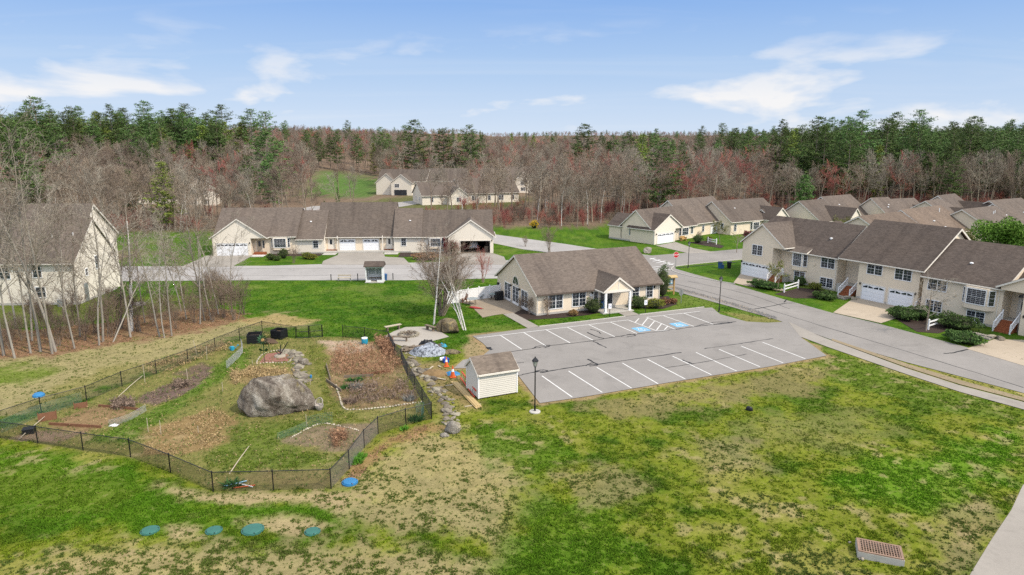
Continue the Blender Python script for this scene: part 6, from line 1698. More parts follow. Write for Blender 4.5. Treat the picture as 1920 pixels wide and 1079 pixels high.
b = MB().lathe([(.0, -.25), (.17, -.25), (.2, .25), (.16, .25), (.15, -.2), (.0, -.2)], 16); b.v = [(z, x, y) for x, y, z in b.v]; b.build('body', 'vinyl_white', bk)
b = MB().lathe([(.21, .12), (.215, .12), (.215, .26), (.19, .26)], 16); b.v = [(z, x, y) for x, y, z in b.v]; b.build('rim', 'sign_blue', bk)
tag(MB().box(-.25, -.18, 0, .25, .18, .3).box(-.27, -.2, .301, .27, .2, .36).build('cooler', 'sign_blue', loc=(*(-6.01, 59.19), .02), rz=.5), 'dark blue cooler box next to the bucket', 'cooler')
lad = thing('ladder', 'orange-red fibreglass ladder lying on edge along the shed', 'ladder', (*(-4.19, 54.15), .05), 0)
A, B_ = Vector((*(-4.38, 54.81), .0)), Vector((*(-2.96, 50.31), .0))
d = B_ - A
lad.location = (A.x, A.y, .05); lad.rotation_euler.z = math.atan2(d.y, d.x)
mat('ladder_red', (0.55, 0.06, 0.03), 0.5, 0.1, 2)
L = d.length
for z in (.05, .55): MB().box(0, -.04 + z * .25, z, L, .04 + z * .25, z + .08).build('side_rail', 'ladder_red', lad)
for k in range(9): MB().tube((.25 + k * (L - .5) / 8, .02, .1), (.25 + k * (L - .5) / 8, .14, .58), .025, n=6).build('rung', 'galvanised', lad)
tm = thing('lumber_stack', 'yellow new timber boards lying in the grass beside the shed', 'lumber', (*(-3.59, 50.99), 0))
A, B_ = Vector((*(-4.85, 54.03), 0)), Vector((*(-2.45, 48.25), 0))
d = (B_ - A); L = d.length; tm.location = A; tm.rotation_euler.z = math.atan2(d.y, d.x)
for k in range(3): MB().box(.0 + .15 * k, -.28 + k * .19, .05, L - .1 * k, -.11 + k * .19, .10).build('board', 'wood_new', tm)
for k in range(2): MB().box(.3 + .2 * k, -.2 + k * .19, .102, L - .3, -.03 + k * .19, .15).build('board', 'wood_new', tm)
for x in (.6, L - .8): MB().box(x - .05, -.9, .0, x + .05, .4, .048).build('bearer', 'wood_pale', tm)
for a, b_, l in (((-7.45, 56.71), (-7.02, 57.85), 'short pale offcut beside the dirt mound'), ((-6.75, 55.07), (-5.60, 54.41), 'thin yellow board at the foot of the dirt mound'), ((-6.58, 58.14), (-6.34, 57.71), 'small white board by the cones')):
    tag(MB().bar((*a, .06), (*b_, .10), .14, .04).bar((a[0], a[1], .02), (a[0] + .1, a[1], .02), .1, .03).build('offcut', 'wood_pale'), l, 'board')

# ---------------------------------------------------------------- along the left street
mat('frosted', (0.42, 0.45, 0.45), 0.25, 0.1, 2)
bs = thing('bus_shelter', 'small white three-sided bus shelter with brown roof on the grass verge', 'bus shelter', (*(-20.64, 94.35), 0), R(1))
MB().box(-.1, -.1, -.05, 2.5, 1.6, .12).build('floor', 'concrete', bs)
for x in (0, 2.28): MB().box(x, 0, .12, x + .12, .12, 2.3).build('corner_post', 'vinyl_white', bs)
MB().box(0, .125, .12, .06, 1.5, 2.3).build('side_wall', 'siding_white', bs) if siding('siding_white', (0.66, 0.67, 0.67)) else None
MB().box(2.34, .125, .12, 2.4, 1.5, 2.3).build('side_wall', 'siding_white', bs)
MB().box(.065, 1.44, .12, 2.335, 1.5, 1.0).build('back_wall', 'siding_white', bs); MB().box(.065, 1.44, 2.0, 2.335, 1.5, 2.3).build('back_wall', 'siding_white', bs)
for x in (.07, 1.14, 2.2): MB().box(x, 1.44, 1.0, x + .12, 1.5, 2.0).build('mullion', 'vinyl_white', bs)
MB().box(.19, 1.46, 1.0, 2.2, 1.475, 2.0).build('pane', 'frosted', bs)
MB().box(.12, .0, 2.12, 2.28, .1, 2.3).build('header', 'vinyl_white', bs)
MB().box(.3, 1.0, .5, 2.1, 1.42, .56).build('seat', 'wood_old', bs)
MB().box(.12, .0, .12, .75, .06, .42).build('kick_board', 'vinyl_white', bs); MB().box(1.6, .0, .12, 2.28, .06, .42).build('kick_board', 'vinyl_white', bs)
MB().prism([(-.25, 2.305), (1.8, 2.305), (1.8, 2.5), (.8, 3.0), (-.25, 2.42)], -.2, 2.6, 'x').build('roof', 'shingles_dark', bs)
bc = thing('street_bench', 'plain pale bench beside the street left of the bus shelter', 'bench', (*(-24.01, 95.84), 0))
MB().box(-.95, -.2, .42, .95, .2, .48).build('seat', 'wood_pale', bc)
for x in (-.85, .85): MB().box(x - .05, -.18, 0, x + .05, .18, .419).build('leg', 'galvanised', bc)
MB().box(-.95, .2, .7, .95, .25, .86).build('backrest', 'wood_pale', bc)
for x in (-.85, .85): MB().box(x - .03, .205, .42, x + .03, .245, .70).build('back_post', 'galvanised', bc)
tb = thing('trash_can', 'blue trash can right of the bus shelter', 'bin', (*(-18.26, 96.22), 0))
MB().lathe([(.0, 0), (.28, 0), (.34, .85), (.0, .85)], 14).build('body', 'recycle_blue', tb); MB().lathe([(.36, .85), (.36, .9), (.2, .98), (.0, 1.0)], 14).build('lid', 'recycle_blue', tb)
for xy, h, l in (((-26.02, 96.22), .8, 'short dark post on the verge left of the street bench'), ((-22.09, 95.84), 1.0, 'small dark mailbox post between bench and shelter'), ((-17.18, 96.60), .9, 'short leaning post on the verge right of the trash can')):
    tag(MB().box(-.05, -.05, -.1, .05, .05, h).box(-.07, -.07, h, .07, .07, h + .06).build('verge_post', 'dark_metal', loc=(*xy, 0)), l, 'post')
for xy, l in (((32.79, 105.81), 'dark recycling tub on the corner lawn'), ((33.14, 105.58), 'small low tub beside the recycling tub on the corner lawn'), ((34.21, 105.81), 'black bin on the corner lawn nearest the first townhouse')):
    s_ = .6 if 'small' in l else 1
    o = thing('lawn_bin', l, 'bin', (*xy, 0), -.4)
    MB().add([(-.26 * s_, -.26 * s_, 0), (.26 * s_, -.26 * s_, 0), (.26 * s_, .26 * s_, 0), (-.26 * s_, .26 * s_, 0), (-.33 * s_, -.33 * s_, .95 * s_), (.33 * s_, -.33 * s_, .95 * s_), (.33 * s_, .33 * s_, .95 * s_), (-.33 * s_, .33 * s_, .95 * s_)], [(0, 3, 2, 1), (4, 5, 6, 7), (0, 1, 5, 4), (1, 2, 6, 5), (2, 3, 7, 6), (3, 0, 4, 7)]).build('body', 'recycle_blue' if 'recycling' in l else 'black_plastic', o)
    MB().box(-.36 * s_, -.36 * s_, .951 * s_, .36 * s_, .38 * s_, 1.02 * s_).build('lid', 'black_plastic', o)
# white two-rail fences in front of the townhouses and the duplex
def rail_fence(a, b_, label):
    A, B_ = Vector((*a, 0)), Vector((*b_, 0)); d = B_ - A; L = d.length
    o = thing('rail_fence', label, 'fence', A, math.atan2(d.y, d.x), 'white two-rail fences')
    for x in (0, L): MB().box(x - .07, -.07, -.1, x + .07, .07, 1.12).lathe([(.10, 1.12), (.10, 1.15), (.01, 1.22)], 4, (x, 0, 0)).build('post', 'vinyl_white', o)
    for z in (.38, .78): MB().box(.07, -.03, z, L - .07, .03, z + .15).build('rail', 'vinyl_white', o)
rail_fence((36.00, 88.16), (38.92, 90.82), 'white two-rail fence in front of the first townhouse')
rail_fence((44.27, 70.04), (47.10, 71.96), 'white two-rail fence beside the bare spreading tree')
rail_fence((38.33, 132.49), (39.39, 130.40), 'white two-rail fence in front of the beige duplex')
rail_fence((28.29, 128.05), (28.86, 120.87), 'low white rail beside the duplex driveway') if False else None
# stone steps by the townhouse entrances
for q, l in (((42.49, 84.75), 'grey stone steps and ledge left of the twin garages'), ((48.74, 67.04), 'grey stone steps and ledge at the wide-bay entrance')):
    o = thing('stone_steps', l, 'steps', (*q, 0), R(-60))
    for k in range(3): place('stone', STONES[k], o, (-.9 + k * .9, -.2 + .25 * k, -.04), k, (.75, .5, .22 + .05 * k))
    for k in range(2): MB().box(-1.5, -.9 + k * .5, 0, .4, -.42 + k * .5, .14 + .12 * k).build('step', 'granite_pale', o)
# air-conditioner units and planter by the duplex
tag(MB().box(-.35, -.35, 0, .35, .35, .75).lathe([(.0, .75), (.28, .75), (.28, .8), (.0, .8)], 12).build('air_conditioner', 'galvanised', loc=(*(27.19, 131.09), 0), rz=.6), 'grey air-conditioning unit at the duplex corner', 'air conditioner')
pt = thing('porch_bench', 'orange wooden glider bench by the duplex entrance', 'bench', (*(34.23, 135.37), 0), R(40))
MB().box(-.75, -.25, .35, .75, .25, .45).build('seat', 'wood_tan', pt); MB().box(-.75, .22, .45, .75, .28, 1.0).build('backrest', 'wood_tan', pt); MB().box(-.75, -.25, 0, -.65, .25, .7).build('side', 'wood_tan', pt); MB().box(.65, -.25, 0, .75, .25, .7).build('side', 'wood_tan', pt)

# ---------------------------------------------------------------- the car in the open garage
la = math.radians(LA)
cx, cy = 45.3, 2.6
car = thing('parked_car', 'white hatchback parked inside the open garage', 'car', (LO[0] + math.cos(la) * cx - math.sin(la) * cy, LO[1] + math.sin(la) * cx + math.cos(la) * cy, .05), la)
mat('car_paint', (0.72, 0.73, 0.74), 0.2, 0.02, 1, spec=0.6); mat('tail_red', (0.45, 0.01, 0.01), 0.3, 0.05, 2); mat('rubber', (0.015, 0.015, 0.015), 0.8, 0.1, 3)
def loft(secs):
    b = MB(); n = len(secs[0]); vs = [q for s_ in secs for q in s_]
    fs = [(i * n + j, i * n + (j + 1) % n, (i + 1) * n + (j + 1) % n, (i + 1) * n + j) for i in range(len(secs) - 1) for j in range(n)]
    fs += [tuple(range(n - 1, -1, -1)), tuple((len(secs) - 1) * n + j for j in range(n))]
    return b.add(vs, fs)
def sec(y, w, z0, z1, r=.16):
    return [(-w, y, z0 + r), (-w + r, y, z0), (w - r, y, z0), (w, y, z0 + r), (w * .99, y, z1 - r), (w - r, y, z1), (-w + r, y, z1), (-w * .99, y, z1 - r)]
loft([sec(0, .80, .42, .95), sec(.12, .87, .30, 1.02), sec(1.2, .90, .25, 1.03), sec(3.0, .90, .25, 1.0), sec(3.9, .86, .28, .92), sec(4.25, .76, .36, .78)]).build('body', 'car_paint', car, True)
loft([sec(.15, .70, 1.0, 1.22, .1), sec(.42, .70, .98, 1.52, .12), sec(1.6, .72, .98, 1.58, .12), sec(2.4, .68, .98, 1.45, .12), sec(3.1, .68, .96, 1.04, .03)]).build('cabin', 'car_paint', car, True)
MB().add([(-.58, .17, 1.10), (.58, .17, 1.10), (.54, .36, 1.46), (-.54, .36, 1.46)], [(0, 1, 2, 3)]).build('rear_window', 'glass_dark', car)
for sx in (-1, 1):
    MB().box(sx * .72 - .11, -.02, .72, sx * .72 + .11, .14, .98).build('tail_light', 'tail_red', car)
    for y in (.85, 3.4):
        w = MB().lathe([(.0, -.1), (.3, -.1), (.33, -.05), (.33, .05), (.3, .1), (.0, .1)], 16); w.v = [(z, x, y_) for x, y_, z in w.v]
        w.build('wheel', 'rubber', car, loc=(sx * .80, y, .33))
MB().box(-.26, -.03, .62, .26, -.005, .76).build('number_plate', 'galvanised', car); MB().box(-.82, -.05, .36, .82, .1, .52).build('bumper', 'black_plastic', car)

# ================================================================ trees
def tubes(S, n):
    """S (k,8): p0 xyz, p1 xyz, r0, r1 -> verts, quads"""
    S = np.asarray(S, float)
    k = len(S)
    p0, p1 = S[:, :3], S[:, 3:6]
    d = p1 - p0
    d /= np.linalg.norm(d, axis=1)[:, None] + 1e-9
    ref = np.where(np.abs(d[:, 2:3]) < 0.9, np.array([[0, 0, 1.0]]), np.array([[1.0, 0, 0]]))
    u = np.cross(d, ref); u /= np.linalg.norm(u, axis=1)[:, None] + 1e-9
    w = np.cross(d, u)
    a = np.arange(n) * 2 * np.pi / n
    ring = u[:, None, :] * np.cos(a)[None, :, None] + w[:, None, :] * np.sin(a)[None, :, None]
    V = np.concatenate([p0[:, None] + ring * S[:, 6][:, None, None], p1[:, None] + ring * S[:, 7][:, None, None]], 1)
    i = np.arange(n)
    q = np.stack([i, (i + 1) % n, (i + 1) % n + n, i + n], 1)
    Q = (np.arange(k) * 2 * n)[:, None, None] + q[None]
    return V.reshape(-1, 3), Q.reshape(-1, 4)
def ribbons(S, rs):
    S = np.asarray(S, float)
    p0, p1 = S[:, :3], S[:, 3:6]
    d = p1 - p0
    u = np.cross(d, rs.randn(len(S), 3)); u /= np.linalg.norm(u, axis=1)[:, None] + 1e-9
    V = np.stack([p0 - u * S[:, 6:7], p0 + u * S[:, 6:7], p1 + u * S[:, 7:8] * .4, p1 - u * S[:, 7:8] * .4], 1)
    Q = np.arange(len(S) * 4).reshape(-1, 4)
    return V.reshape(-1, 3), Q
def rot_dir(d, ang, az):
    ref = Vector((0, 0, 1)) if abs(d.z) < .95 else Vector((1, 0, 0))
    u = d.cross(ref).normalized(); w = d.cross(u)
    return (d * math.cos(ang) + (u * math.cos(az) + w * math.sin(az)) * math.sin(ang)).normalized()
def grow(seed, H, r0, kind='forest', twig=0.012, dens=1.0, stems=None):
    """-> (thick segments, thin segments, twig segments)"""
    rg = random.Random(seed)
    thick, thin, tw = [], [], []
    def run(p, d, L, r, lvl, maxl):
        n = 7 if lvl == 0 else (4 if lvl == 1 else (3 if lvl == 2 else 2))
        pts = [(p, r)]
        jit = (.05, .13, .20, .28)[min(lvl, 3)]
        up = P['up'][min(lvl, 3)]
        rr = r
        for i in range(n):
            d = (d + Vector((rg.gauss(0, jit), rg.gauss(0, jit), rg.gauss(0, jit * .6) + up))).normalized()
            q = p + d * (L / n)
            r2 = max(r * (1 - (i + 1) / n * P['taper'][min(lvl, 3)]), twig * .7)
            seg = (*p, *q, rr, r2)
            (thick if rr > P['thick'] else (thin if lvl < maxl else tw)).append(seg)
            p, rr = q, r2
            pts.append((p.copy(), rr))
        if lvl >= maxl: return
        k = P['kids'][lvl]
        k = max(1, round(k * rg.uniform(.75, 1.25) * (dens if lvl >= 1 else 1)))
        f0 = P['first'][min(lvl, 3)]
        for j in range(k):
            t = f0 + (1 - f0) * ((j + rg.random()) / k)
            x = t * n
            i = min(int(x), n - 1)
            a = pts[i][0].lerp(pts[i + 1][0], x - i)
            ra = pts[i][1] + (pts[i + 1][1] - pts[i][1]) * (x - i)
            dd = (pts[i + 1][0] - pts[i][0]).normalized()
            ang = R(rg.uniform(*P['ang'][min(lvl, 3)]))
            cd = rot_dir(dd, ang, rg.uniform(0, 6.283) if lvl == 0 else rg.uniform(0, 6.283))
            fall = (1.15 - t * P['cone']) if lvl == 0 else (1.1 - .5 * t)
            run(a, cd, L * P['len'][min(lvl, 3)] * fall * rg.uniform(.7, 1.25), max(ra * P['rk'], twig), lvl + 1, maxl)
    if kind == 'forest':       # broad-headed: limbs from half height
        P = dict(up=(.01, .10, .08, .03), taper=(.75, .8, .8, .7), thick=.05, kids=(9, 7, 6), first=(.36, .25, .2), ang=((28, 58), (25, 55), (25, 60)), len=(.46, .50, .48), cone=.55, rk=.5)
        run(Vector((0, 0, -.2)), Vector((rg.gauss(0, .06), rg.gauss(0, .06), 1)).normalized(), H * .80, r0, 0, 3)
    elif kind == 'slender':    # tall pole-like tree with ascending branches
        P = dict(up=(.012, .09, .06, .03), taper=(.85, .8, .8, .7), thick=.045, kids=(17, 6, 5), first=(.26, .3, .2), ang=((30, 62), (25, 50), (25, 55)), len=(.34, .48, .48), cone=.75, rk=.42)
        run(Vector((0, 0, -.2)), Vector((rg.gauss(0, .05), rg.gauss(0, .05), 1)).normalized(), H * .95, r0, 0, 3)
    elif kind == 'vase':       # many stems from one foot
        P = dict(up=(.03, .06, .04, .02), taper=(.8, .8, .8, .7), thick=.03, kids=(7, 6, 4), first=(.3, .25, .2), ang=((16, 40), (20, 45), (25, 55)), len=(.45, .5, .5), cone=.6, rk=.5)
        for k in range(stems or 9):
            a = rg.uniform(0, 6.283)
            run(Vector((rg.gauss(0, .12), rg.gauss(0, .12), -.1)), Vector((math.cos(a) * rg.uniform(.08, .42), math.sin(a) * rg.uniform(.08, .42), 1)).normalized(), H * rg.uniform(.6, .92), r0 * rg.uniform(.6, 1), 0, 3)
    elif kind == 'small':      # low spreading garden tree
        P = dict(up=(.0, .05, .03, .02), taper=(.6, .8, .8, .7), thick=.03, kids=(9, 7, 5), first=(.35, .2, .2), ang=((35, 70), (25, 55), (25, 60)), len=(.62, .5, .5), cone=.4, rk=.55)
        run(Vector((0, 0, -.1)), Vector((rg.gauss(0, .05), rg.gauss(0, .05), 1)).normalized(), H * .7, r0, 0, 3)
    return thick, thin, tw
def tree_mesh(seed, H, r0, kind, twig, dens=1.0, stems=None, bark='bark', crown='twig_brown', nbud=0):
    th, tn, tw = grow(seed, H, r0, kind, twig, dens, stems)
    rs = np.random.RandomState(seed)
    V1, Q1 = tubes(th, 6)
    V2, Q2 = tubes(tn, 3) if tn else (np.zeros((0, 3)), np.zeros((0, 4), int))
    V3, Q3 = ribbons(tw, rs)
    V = np.concatenate([V2, V3]); Q = np.concatenate([Q2, Q3 + len(V2)])
    if nbud:                   # flower buds or first leaves at the twig ends
        T = np.asarray(tw)[:, :6]
        pick = rs.randint(0, len(T), nbud)
        f = rs.rand(nbud, 1)
        c = T[pick, :3] * (1 - f) + T[pick, 3:6] * f + rs.randn(nbud, 3) * .06
        e1, e2 = rs.randn(nbud, 3), rs.randn(nbud, 3)
        e1 /= np.linalg.norm(e1, axis=1)[:, None]; e2 /= np.linalg.norm(e2, axis=1)[:, None]
        s = .10
        B = np.stack([c - e1 * s * .6, c + e1 * s * .6, c + e2 * s], 1).reshape(-1, 3)
        me_b = np_mesh('buds', B, [np.arange(len(B)).reshape(-1, 3)], None)
    else: me_b = None
    return (np_mesh('trunk', V1, [Q1], bark, True), np_mesh('crown', V, [Q], crown), me_b)
mat('bark', (0.235, 0.19, 0.145), 0.95, 0.18, 2.5, 0.25, 20, 0.5, objvar=0.25)
mat('bark_pale', (0.34, 0.31, 0.265), 0.95, 0.18, 2.5, 0.25, 20, 0.5, objvar=0.15)
mat('bark_grey', (0.25, 0.225, 0.19), 0.95, 0.18, 2.5, 0.25, 20, 0.5, objvar=0.22)
mat('twig_brown', (0.215, 0.165, 0.125), 0.95, 0.1, 0.4, objvar=0.32)
mat('twig_grey', (0.27, 0.235, 0.185), 0.95, 0.1, 0.4, objvar=0.25)
mat('twig_red', (0.35, 0.125, 0.10), 0.95, 0.12, 0.4, objvar=0.25)
mat('twig_warm', (0.24, 0.18, 0.135), 0.95, 0.1, 0.4)
mat('twig_pale', (0.30, 0.265, 0.215), 0.95, 0.1, 0.4, objvar=0.15)
mat('bud_red', (0.30, 0.045, 0.04), 0.9, 0.15, 1.0, objvar=0.2)
mat('leaf_spring', (0.16, 0.17, 0.045), 0.8, 0.2, 1.0, objvar=0.2)
m, nt, p = new_mat('bark_birch')
t = NT(nt)
vec = t.n('ShaderNodeTexCoord').outputs['Object']
f = t.noise(t.mapping(vec, (1.5, 1.5, 9)), 1.6, 4, 0.7)
t.l(t.ramp(f, [(0.36, (0.045, 0.038, 0.034)), (0.46, (0.58, 0.55, 0.50)), (0.8, (0.78, 0.76, 0.72))]), p.inputs['Base Color'])
p.inputs['Roughness'].default_value = 0.8
def leaf_mat(name, col, var):
    m, nt, p = new_mat(name)
    t = NT(nt)
    vec = t.n('ShaderNodeTexCoord').outputs['Object']
    c = t.mix(t.noise(vec, 0.9, 4, 0.65), sc(col, 0.5), sc(col, 1.5))
    r = t.n('ShaderNodeObjectInfo').outputs['Random']
    h = t.n('ShaderNodeHueSaturation')
    t.l(t.math('ADD', 1 - var, t.math('MULTIPLY', r, 2 * var)), h.inputs['Value'])
    t.l(t.math('ADD', 0.475, t.math('MULTIPLY', r, 0.04)), h.inputs['Hue'])
    t.l(c, h.inputs['Color']); t.l(h.outputs[0], p.inputs['Base Color'])
    p.inputs['Roughness'].default_value = 0.75
    p.inputs['Specular IOR Level'].default_value = 0.2
leaf_mat('needles', (0.078, 0.135, 0.034), 0.40)
leaf_mat('needles_light', (0.17, 0.23, 0.04), 0.25)
leaf_mat('leaf_hedge', (0.062, 0.105, 0.026), 0.3)
leaf_mat('leaf_yellow', (0.15, 0.17, 0.025), 0.15)
leaf_mat('leaf_fresh', (0.10, 0.20, 0.025), 0.15)
leaf_mat('leaf_gold', (0.60, 0.48, 0.02), 0.1)
leaf_mat('leaf_dead', (0.26, 0.15, 0.07), 0.2)
leaf_mat('leaf_maroon', (0.17, 0.018, 0.022), 0.15)
def pine_mesh(seed, H, Rr, bare=0.22, needle='needles', flat=0.55, shape=0.75):
    rs = np.random.RandomState(seed)
    seg, tri = [], []
    z, n = 0.0, 8
    lean = rs.randn(2) * .012
    ax = lambda z: np.array([lean[0] * z, lean[1] * z, z])
    for i in range(n):
        seg.append((*ax(H * i / n), *ax(H * (i + 1) / n), H * .013 * (1 - i / n) + .02, H * .013 * (1 - (i + 1) / n) + .015))
    z = H * bare
    while z < H * .985:
        t = (z / H - bare) / (1 - bare)
        Lw = Rr * (min(1, t * 3.5 + .35)) * (1 - t) ** shape + .25
        for k in range(rs.randint(4, 7)):
            a = rs.rand() * 6.283
            L = Lw * (.55 + .65 * rs.rand())
            rise = (.05 + .35 * t) * L + rs.randn() * .12
            p0, p1 = ax(z), ax(z) + np.array([math.cos(a) * L, math.sin(a) * L, rise])
            if rs.rand() < .8: seg.append((*p0, *p1, .05 * (1 - t) + .015, .01))
            m = max(2, int(L / .42))
            for j in range(m):
                f = .28 + .72 * (j + rs.rand()) / m
                c = p0 + (p1 - p0) * f + rs.randn(3) * np.array([.22, .22, .10]) * (.4 + L * .16)
                sz = (.34 + .22 * rs.rand()) * (1.05 - .3 * t)
                for q in range(5):
                    e1 = rs.randn(3) * np.array([1, 1, flat]); e1 /= np.linalg.norm(e1)
                    e2 = rs.randn(3) * np.array([1, 1, flat]); e2 /= np.linalg.norm(e2)
                    o = c + rs.randn(3) * np.array([.24, .24, .11])
                    tri.append((o - e1 * sz * .35, o + e1 * sz * .35, o + e2 * sz * 1.25 + np.array([0, 0, .1])))
        z += H * .042 * (.6 + .7 * rs.rand()) * (1.0 - .45 * t)
    V1, Q1 = tubes(seg, 5)
    T = np.array(tri).reshape(-1, 3)
    return np_mesh('trunk', V1, [Q1], 'bark', True), np_mesh('crown', T, [np.arange(len(T)).reshape(-1, 3)], needle), None
def put_tree(name, meshes, x, y, z=None, s=1.0, rz=0.0, label=None, cat='tree', group=None, tilt=(0, 0)):
    z = float(terrain(x, y)) if z is None else z
    o = thing(name, label, cat, (x, y, z), rz, group)
    o.rotation_euler = (tilt[0], tilt[1], rz)
    o.scale = (s, s, s) if isinstance(s, (int, float)) else s
    place('trunk', meshes[0], o); place('crown', meshes[1], o)
    if meshes[2] is not None: place('buds', meshes[2], o)
    return o
rt = random.Random(21)
# ---------------------------------------------------------------- grove at the left
SL = [tree_mesh(100 + i, 16, .105, 'slender', .014, 1.35, bark=('bark_grey', 'bark_pale', 'bark_grey')[i % 3], crown=('twig_grey', 'twig_pale', 'twig_brown')[i % 3]) for i in range(5)]
grove = [(8,668,19,0),(28,672,16,1),(58,664,15,2),(76,660,20,0),(98,664,17,3),(105,660,19,4),(60,640,15,1),(150,632,14,2),(140,655,13,3),(186,648,14,4),(193,642,16,0),(225,612,13,2),(245,634,16.5,1),(272,606,11,3),(300,632,13,2),(308,634,12,4),(322,630,12,3),(350,600,12,1),(375,608,14,0),(384,602,15,2),(396,600,13,3),(410,590,12,4),(435,585,11,1),(340,585,10,4),(120,600,13,2),(30,610,14,4)]
GR = [(-47.51, 61.07),(-46.05, 60.43),(-45.46, 61.72),(-45.00, 62.38),(-43.44, 61.72),(-43.52, 62.38),(-48.24, 65.91),(-44.35, 67.42),(-42.27, 63.23),(-40.62, 64.45),(-40.89, 65.54),(-42.55, 71.52),(-38.94, 67.04),(-40.52, 72.84),(-36.14, 67.42),(-35.51, 67.04),(-35.12, 67.81),(-36.56, 74.21),(-34.25, 72.40),(-34.32, 73.75),(-33.81, 74.21),(-33.97, 76.61),(-32.93, 77.86),(-38.89, 77.86),(-50.35, 74.21),(-54.14, 71.96)]
ORD = 'leftmost second third fourth fifth sixth seventh eighth ninth tenth eleventh twelfth thirteenth fourteenth fifteenth sixteenth seventeenth eighteenth nineteenth twentieth twenty-first twenty-second twenty-third twenty-fourth twenty-fifth rightmost'.split()
def from_left(pts):
    order = sorted(range(len(pts)), key=lambda i: pts[i][0] / pts[i][1])
    n = len(pts)
    return {i: ('leftmost' if r == 0 else 'rightmost' if r == n - 1 else ORD[r] + ' from the left') for r, i in enumerate(order)}
gord = from_left(GR)
for gi_, ((x, y), (_, _, h, v)) in enumerate(zip(GR, grove)):
    put_tree('slender_tree', SL[v], x, y, 0, h / 16 * rt.uniform(1.02, 1.18), rt.uniform(0, 6.28),
             ('tall' if h > 15 else 'slender') + ' bare tree in the leaf litter before the tall house, ' + gord[gi_], 'tree', 'bare trees of the grove by the garden', (rt.gauss(0, .035), rt.gauss(0, .05)))
BI = tree_mesh(130, 9.5, .13, 'slender', .011, .9, bark='bark_birch', crown='twig_pale')
put_tree('birch', SL[1], *(-39.88, 65.54), 0, .75, 1.0, 'pale bare tree leaning sharply to the right beside the tall house', 'tree', None, (0, .42))
put_tree('birch', BI, *(-40.18, 69.42), 0, 1.55, 2.0, 'tall straight white birch rising above the grove by the tall house', 'tree')
VS = [tree_mesh(140 + i, 4.2, .035, 'vase', .009, .8, 12, crown=('twig_warm', 'twig_brown')[i % 2]) for i in range(3)]
BR = [(-48.46, 63.23),(-44.38, 64.10),(-42.88, 65.91),(-41.07, 67.42),(-39.39, 69.42),(-35.85, 70.24),(-35.04, 72.84),(-33.17, 73.30),(-32.76, 75.15),(-31.17, 74.21),(-31.19, 76.61),(-36.07, 77.86),(-38.96, 74.21),(-47.47, 71.52),(-50.37, 69.83),(-40.45, 81.86),(-35.62, 81.30),(-38.41, 84.75),(-43.53, 68.81),(-41.83, 70.24),(-38.78, 71.52),(-45.08, 66.85),(-49.31, 65.91),(-47.64, 67.42)]
bord = from_left(BR)
for i, (x, y) in enumerate(BR):
    put_tree('brush', VS[i % 3], x, y, 0, rt.uniform(.7, 1.35), rt.uniform(0, 6), 'leafless many-stemmed brush low among the grove trunks, ' + bord[i], 'shrub', 'brush under the grove')
# ---------------------------------------------------------------- by the clubhouse
BB1 = tree_mesh(151, 11.0, .12, 'slender', .011, .9, bark='bark_birch', crown='twig_pale')
put_tree('birch', BB1, *(-8.58, 72.18), 0, 1.0, 1.0, 'tall curved white birch behind the bench and brown boulder', 'tree', None, (.02, -.045))
BB2 = tree_mesh(152, 8.2, .085, 'vase', .010, .8, 4, bark='bark_birch', crown='twig_pale')
put_tree('birch', BB2, *(-5.16, 70.04), 0, 1.05, 2.6, 'forked white birch on the right side of the brown boulder', 'tree', None, (.05, .16))
MS = tree_mesh(153, 8.6, .075, 'vase', .011, 1.5, 24, crown='twig_warm')
put_tree('multi_stem_tree', MS, *(-8.10, 76.12), 0, (1.3, 1.3, .98), .7, 'broad grey-brown many-stemmed leafless tree beside the white patio fence', 'tree')
MR = tree_mesh(154, 5.0, .05, 'vase', .010, .9, 9, crown='twig_red')
put_tree('multi_stem_tree', MR, *(-4.16, 94.72), 0, .95, .3, 'reddish leafless shrub behind the white patio fence', 'shrub')
put_tree('multi_stem_tree', VS[0], *(2.52, 127.72), 0, .5, 1.2, 'spreading leafless shrub on the grass behind the clubhouse roof', 'shrub')
put_tree('multi_stem_tree', VS[1], *(6.69, 120.87), 0, 1.15, 2.2, 'leafless shrub at the street corner behind the clubhouse ridge', 'shrub')
for (x, y), s, l in (((1.01, 78.11), .5, 'bare twiggy bush at the clubhouse corner by the patio walk'), ((1.98, 76.61), .58, 'bare bush close to the clubhouse gable corner'), ((4.11, 76.12), .62, 'bare bush below the first front window of the clubhouse')):
    put_tree('bare_bush', VS[2], x, y, 0, s, x, l, 'shrub')
SM = [tree_mesh(160 + i, 4.4, .06, 'small', .009, 1.0, crown=('twig_pale', 'twig_grey')[i % 2]) for i in range(2)]
SMY = tree_mesh(165, 4.4, .05, 'small', .009, .8, crown='twig_grey', nbud=1500); SMY[2].materials.append(MATS['leaf_spring'])
put_tree('round_garden_tree', VS[1], *(-35.72, 110.08), 0, .72, 0, 'round bare ornamental tree in front of the bay window of the long row house', 'tree')
put_tree('leafing_tree', SMY, *(35.26, 88.81), 0, 1.02, 0, 'young tree with olive spring leaves beside the first townhouse garage', 'tree')
put_tree('bare_garden_tree', SM[0], *(43.79, 69.62), 0, 1.55, 0, 'bare spreading tree behind the white rail fence in front of the townhouses', 'tree')
put_tree('leafing_tree', SMY, *(40.31, 131.09), 0, 1.15, 2, 'pale budding tree before the beige duplex', 'tree')
put_tree('bare_garden_tree', SM[1], *(40.23, 120.87), 0, 1.1, 2.4, 'pale bare tree overhanging the street beside the first townhouse', 'tree')
put_tree('bare_garden_tree', SM[0], *(-11.07, 118.56), 0, .9, 1, 'bare young tree beside the open garage', 'tree')
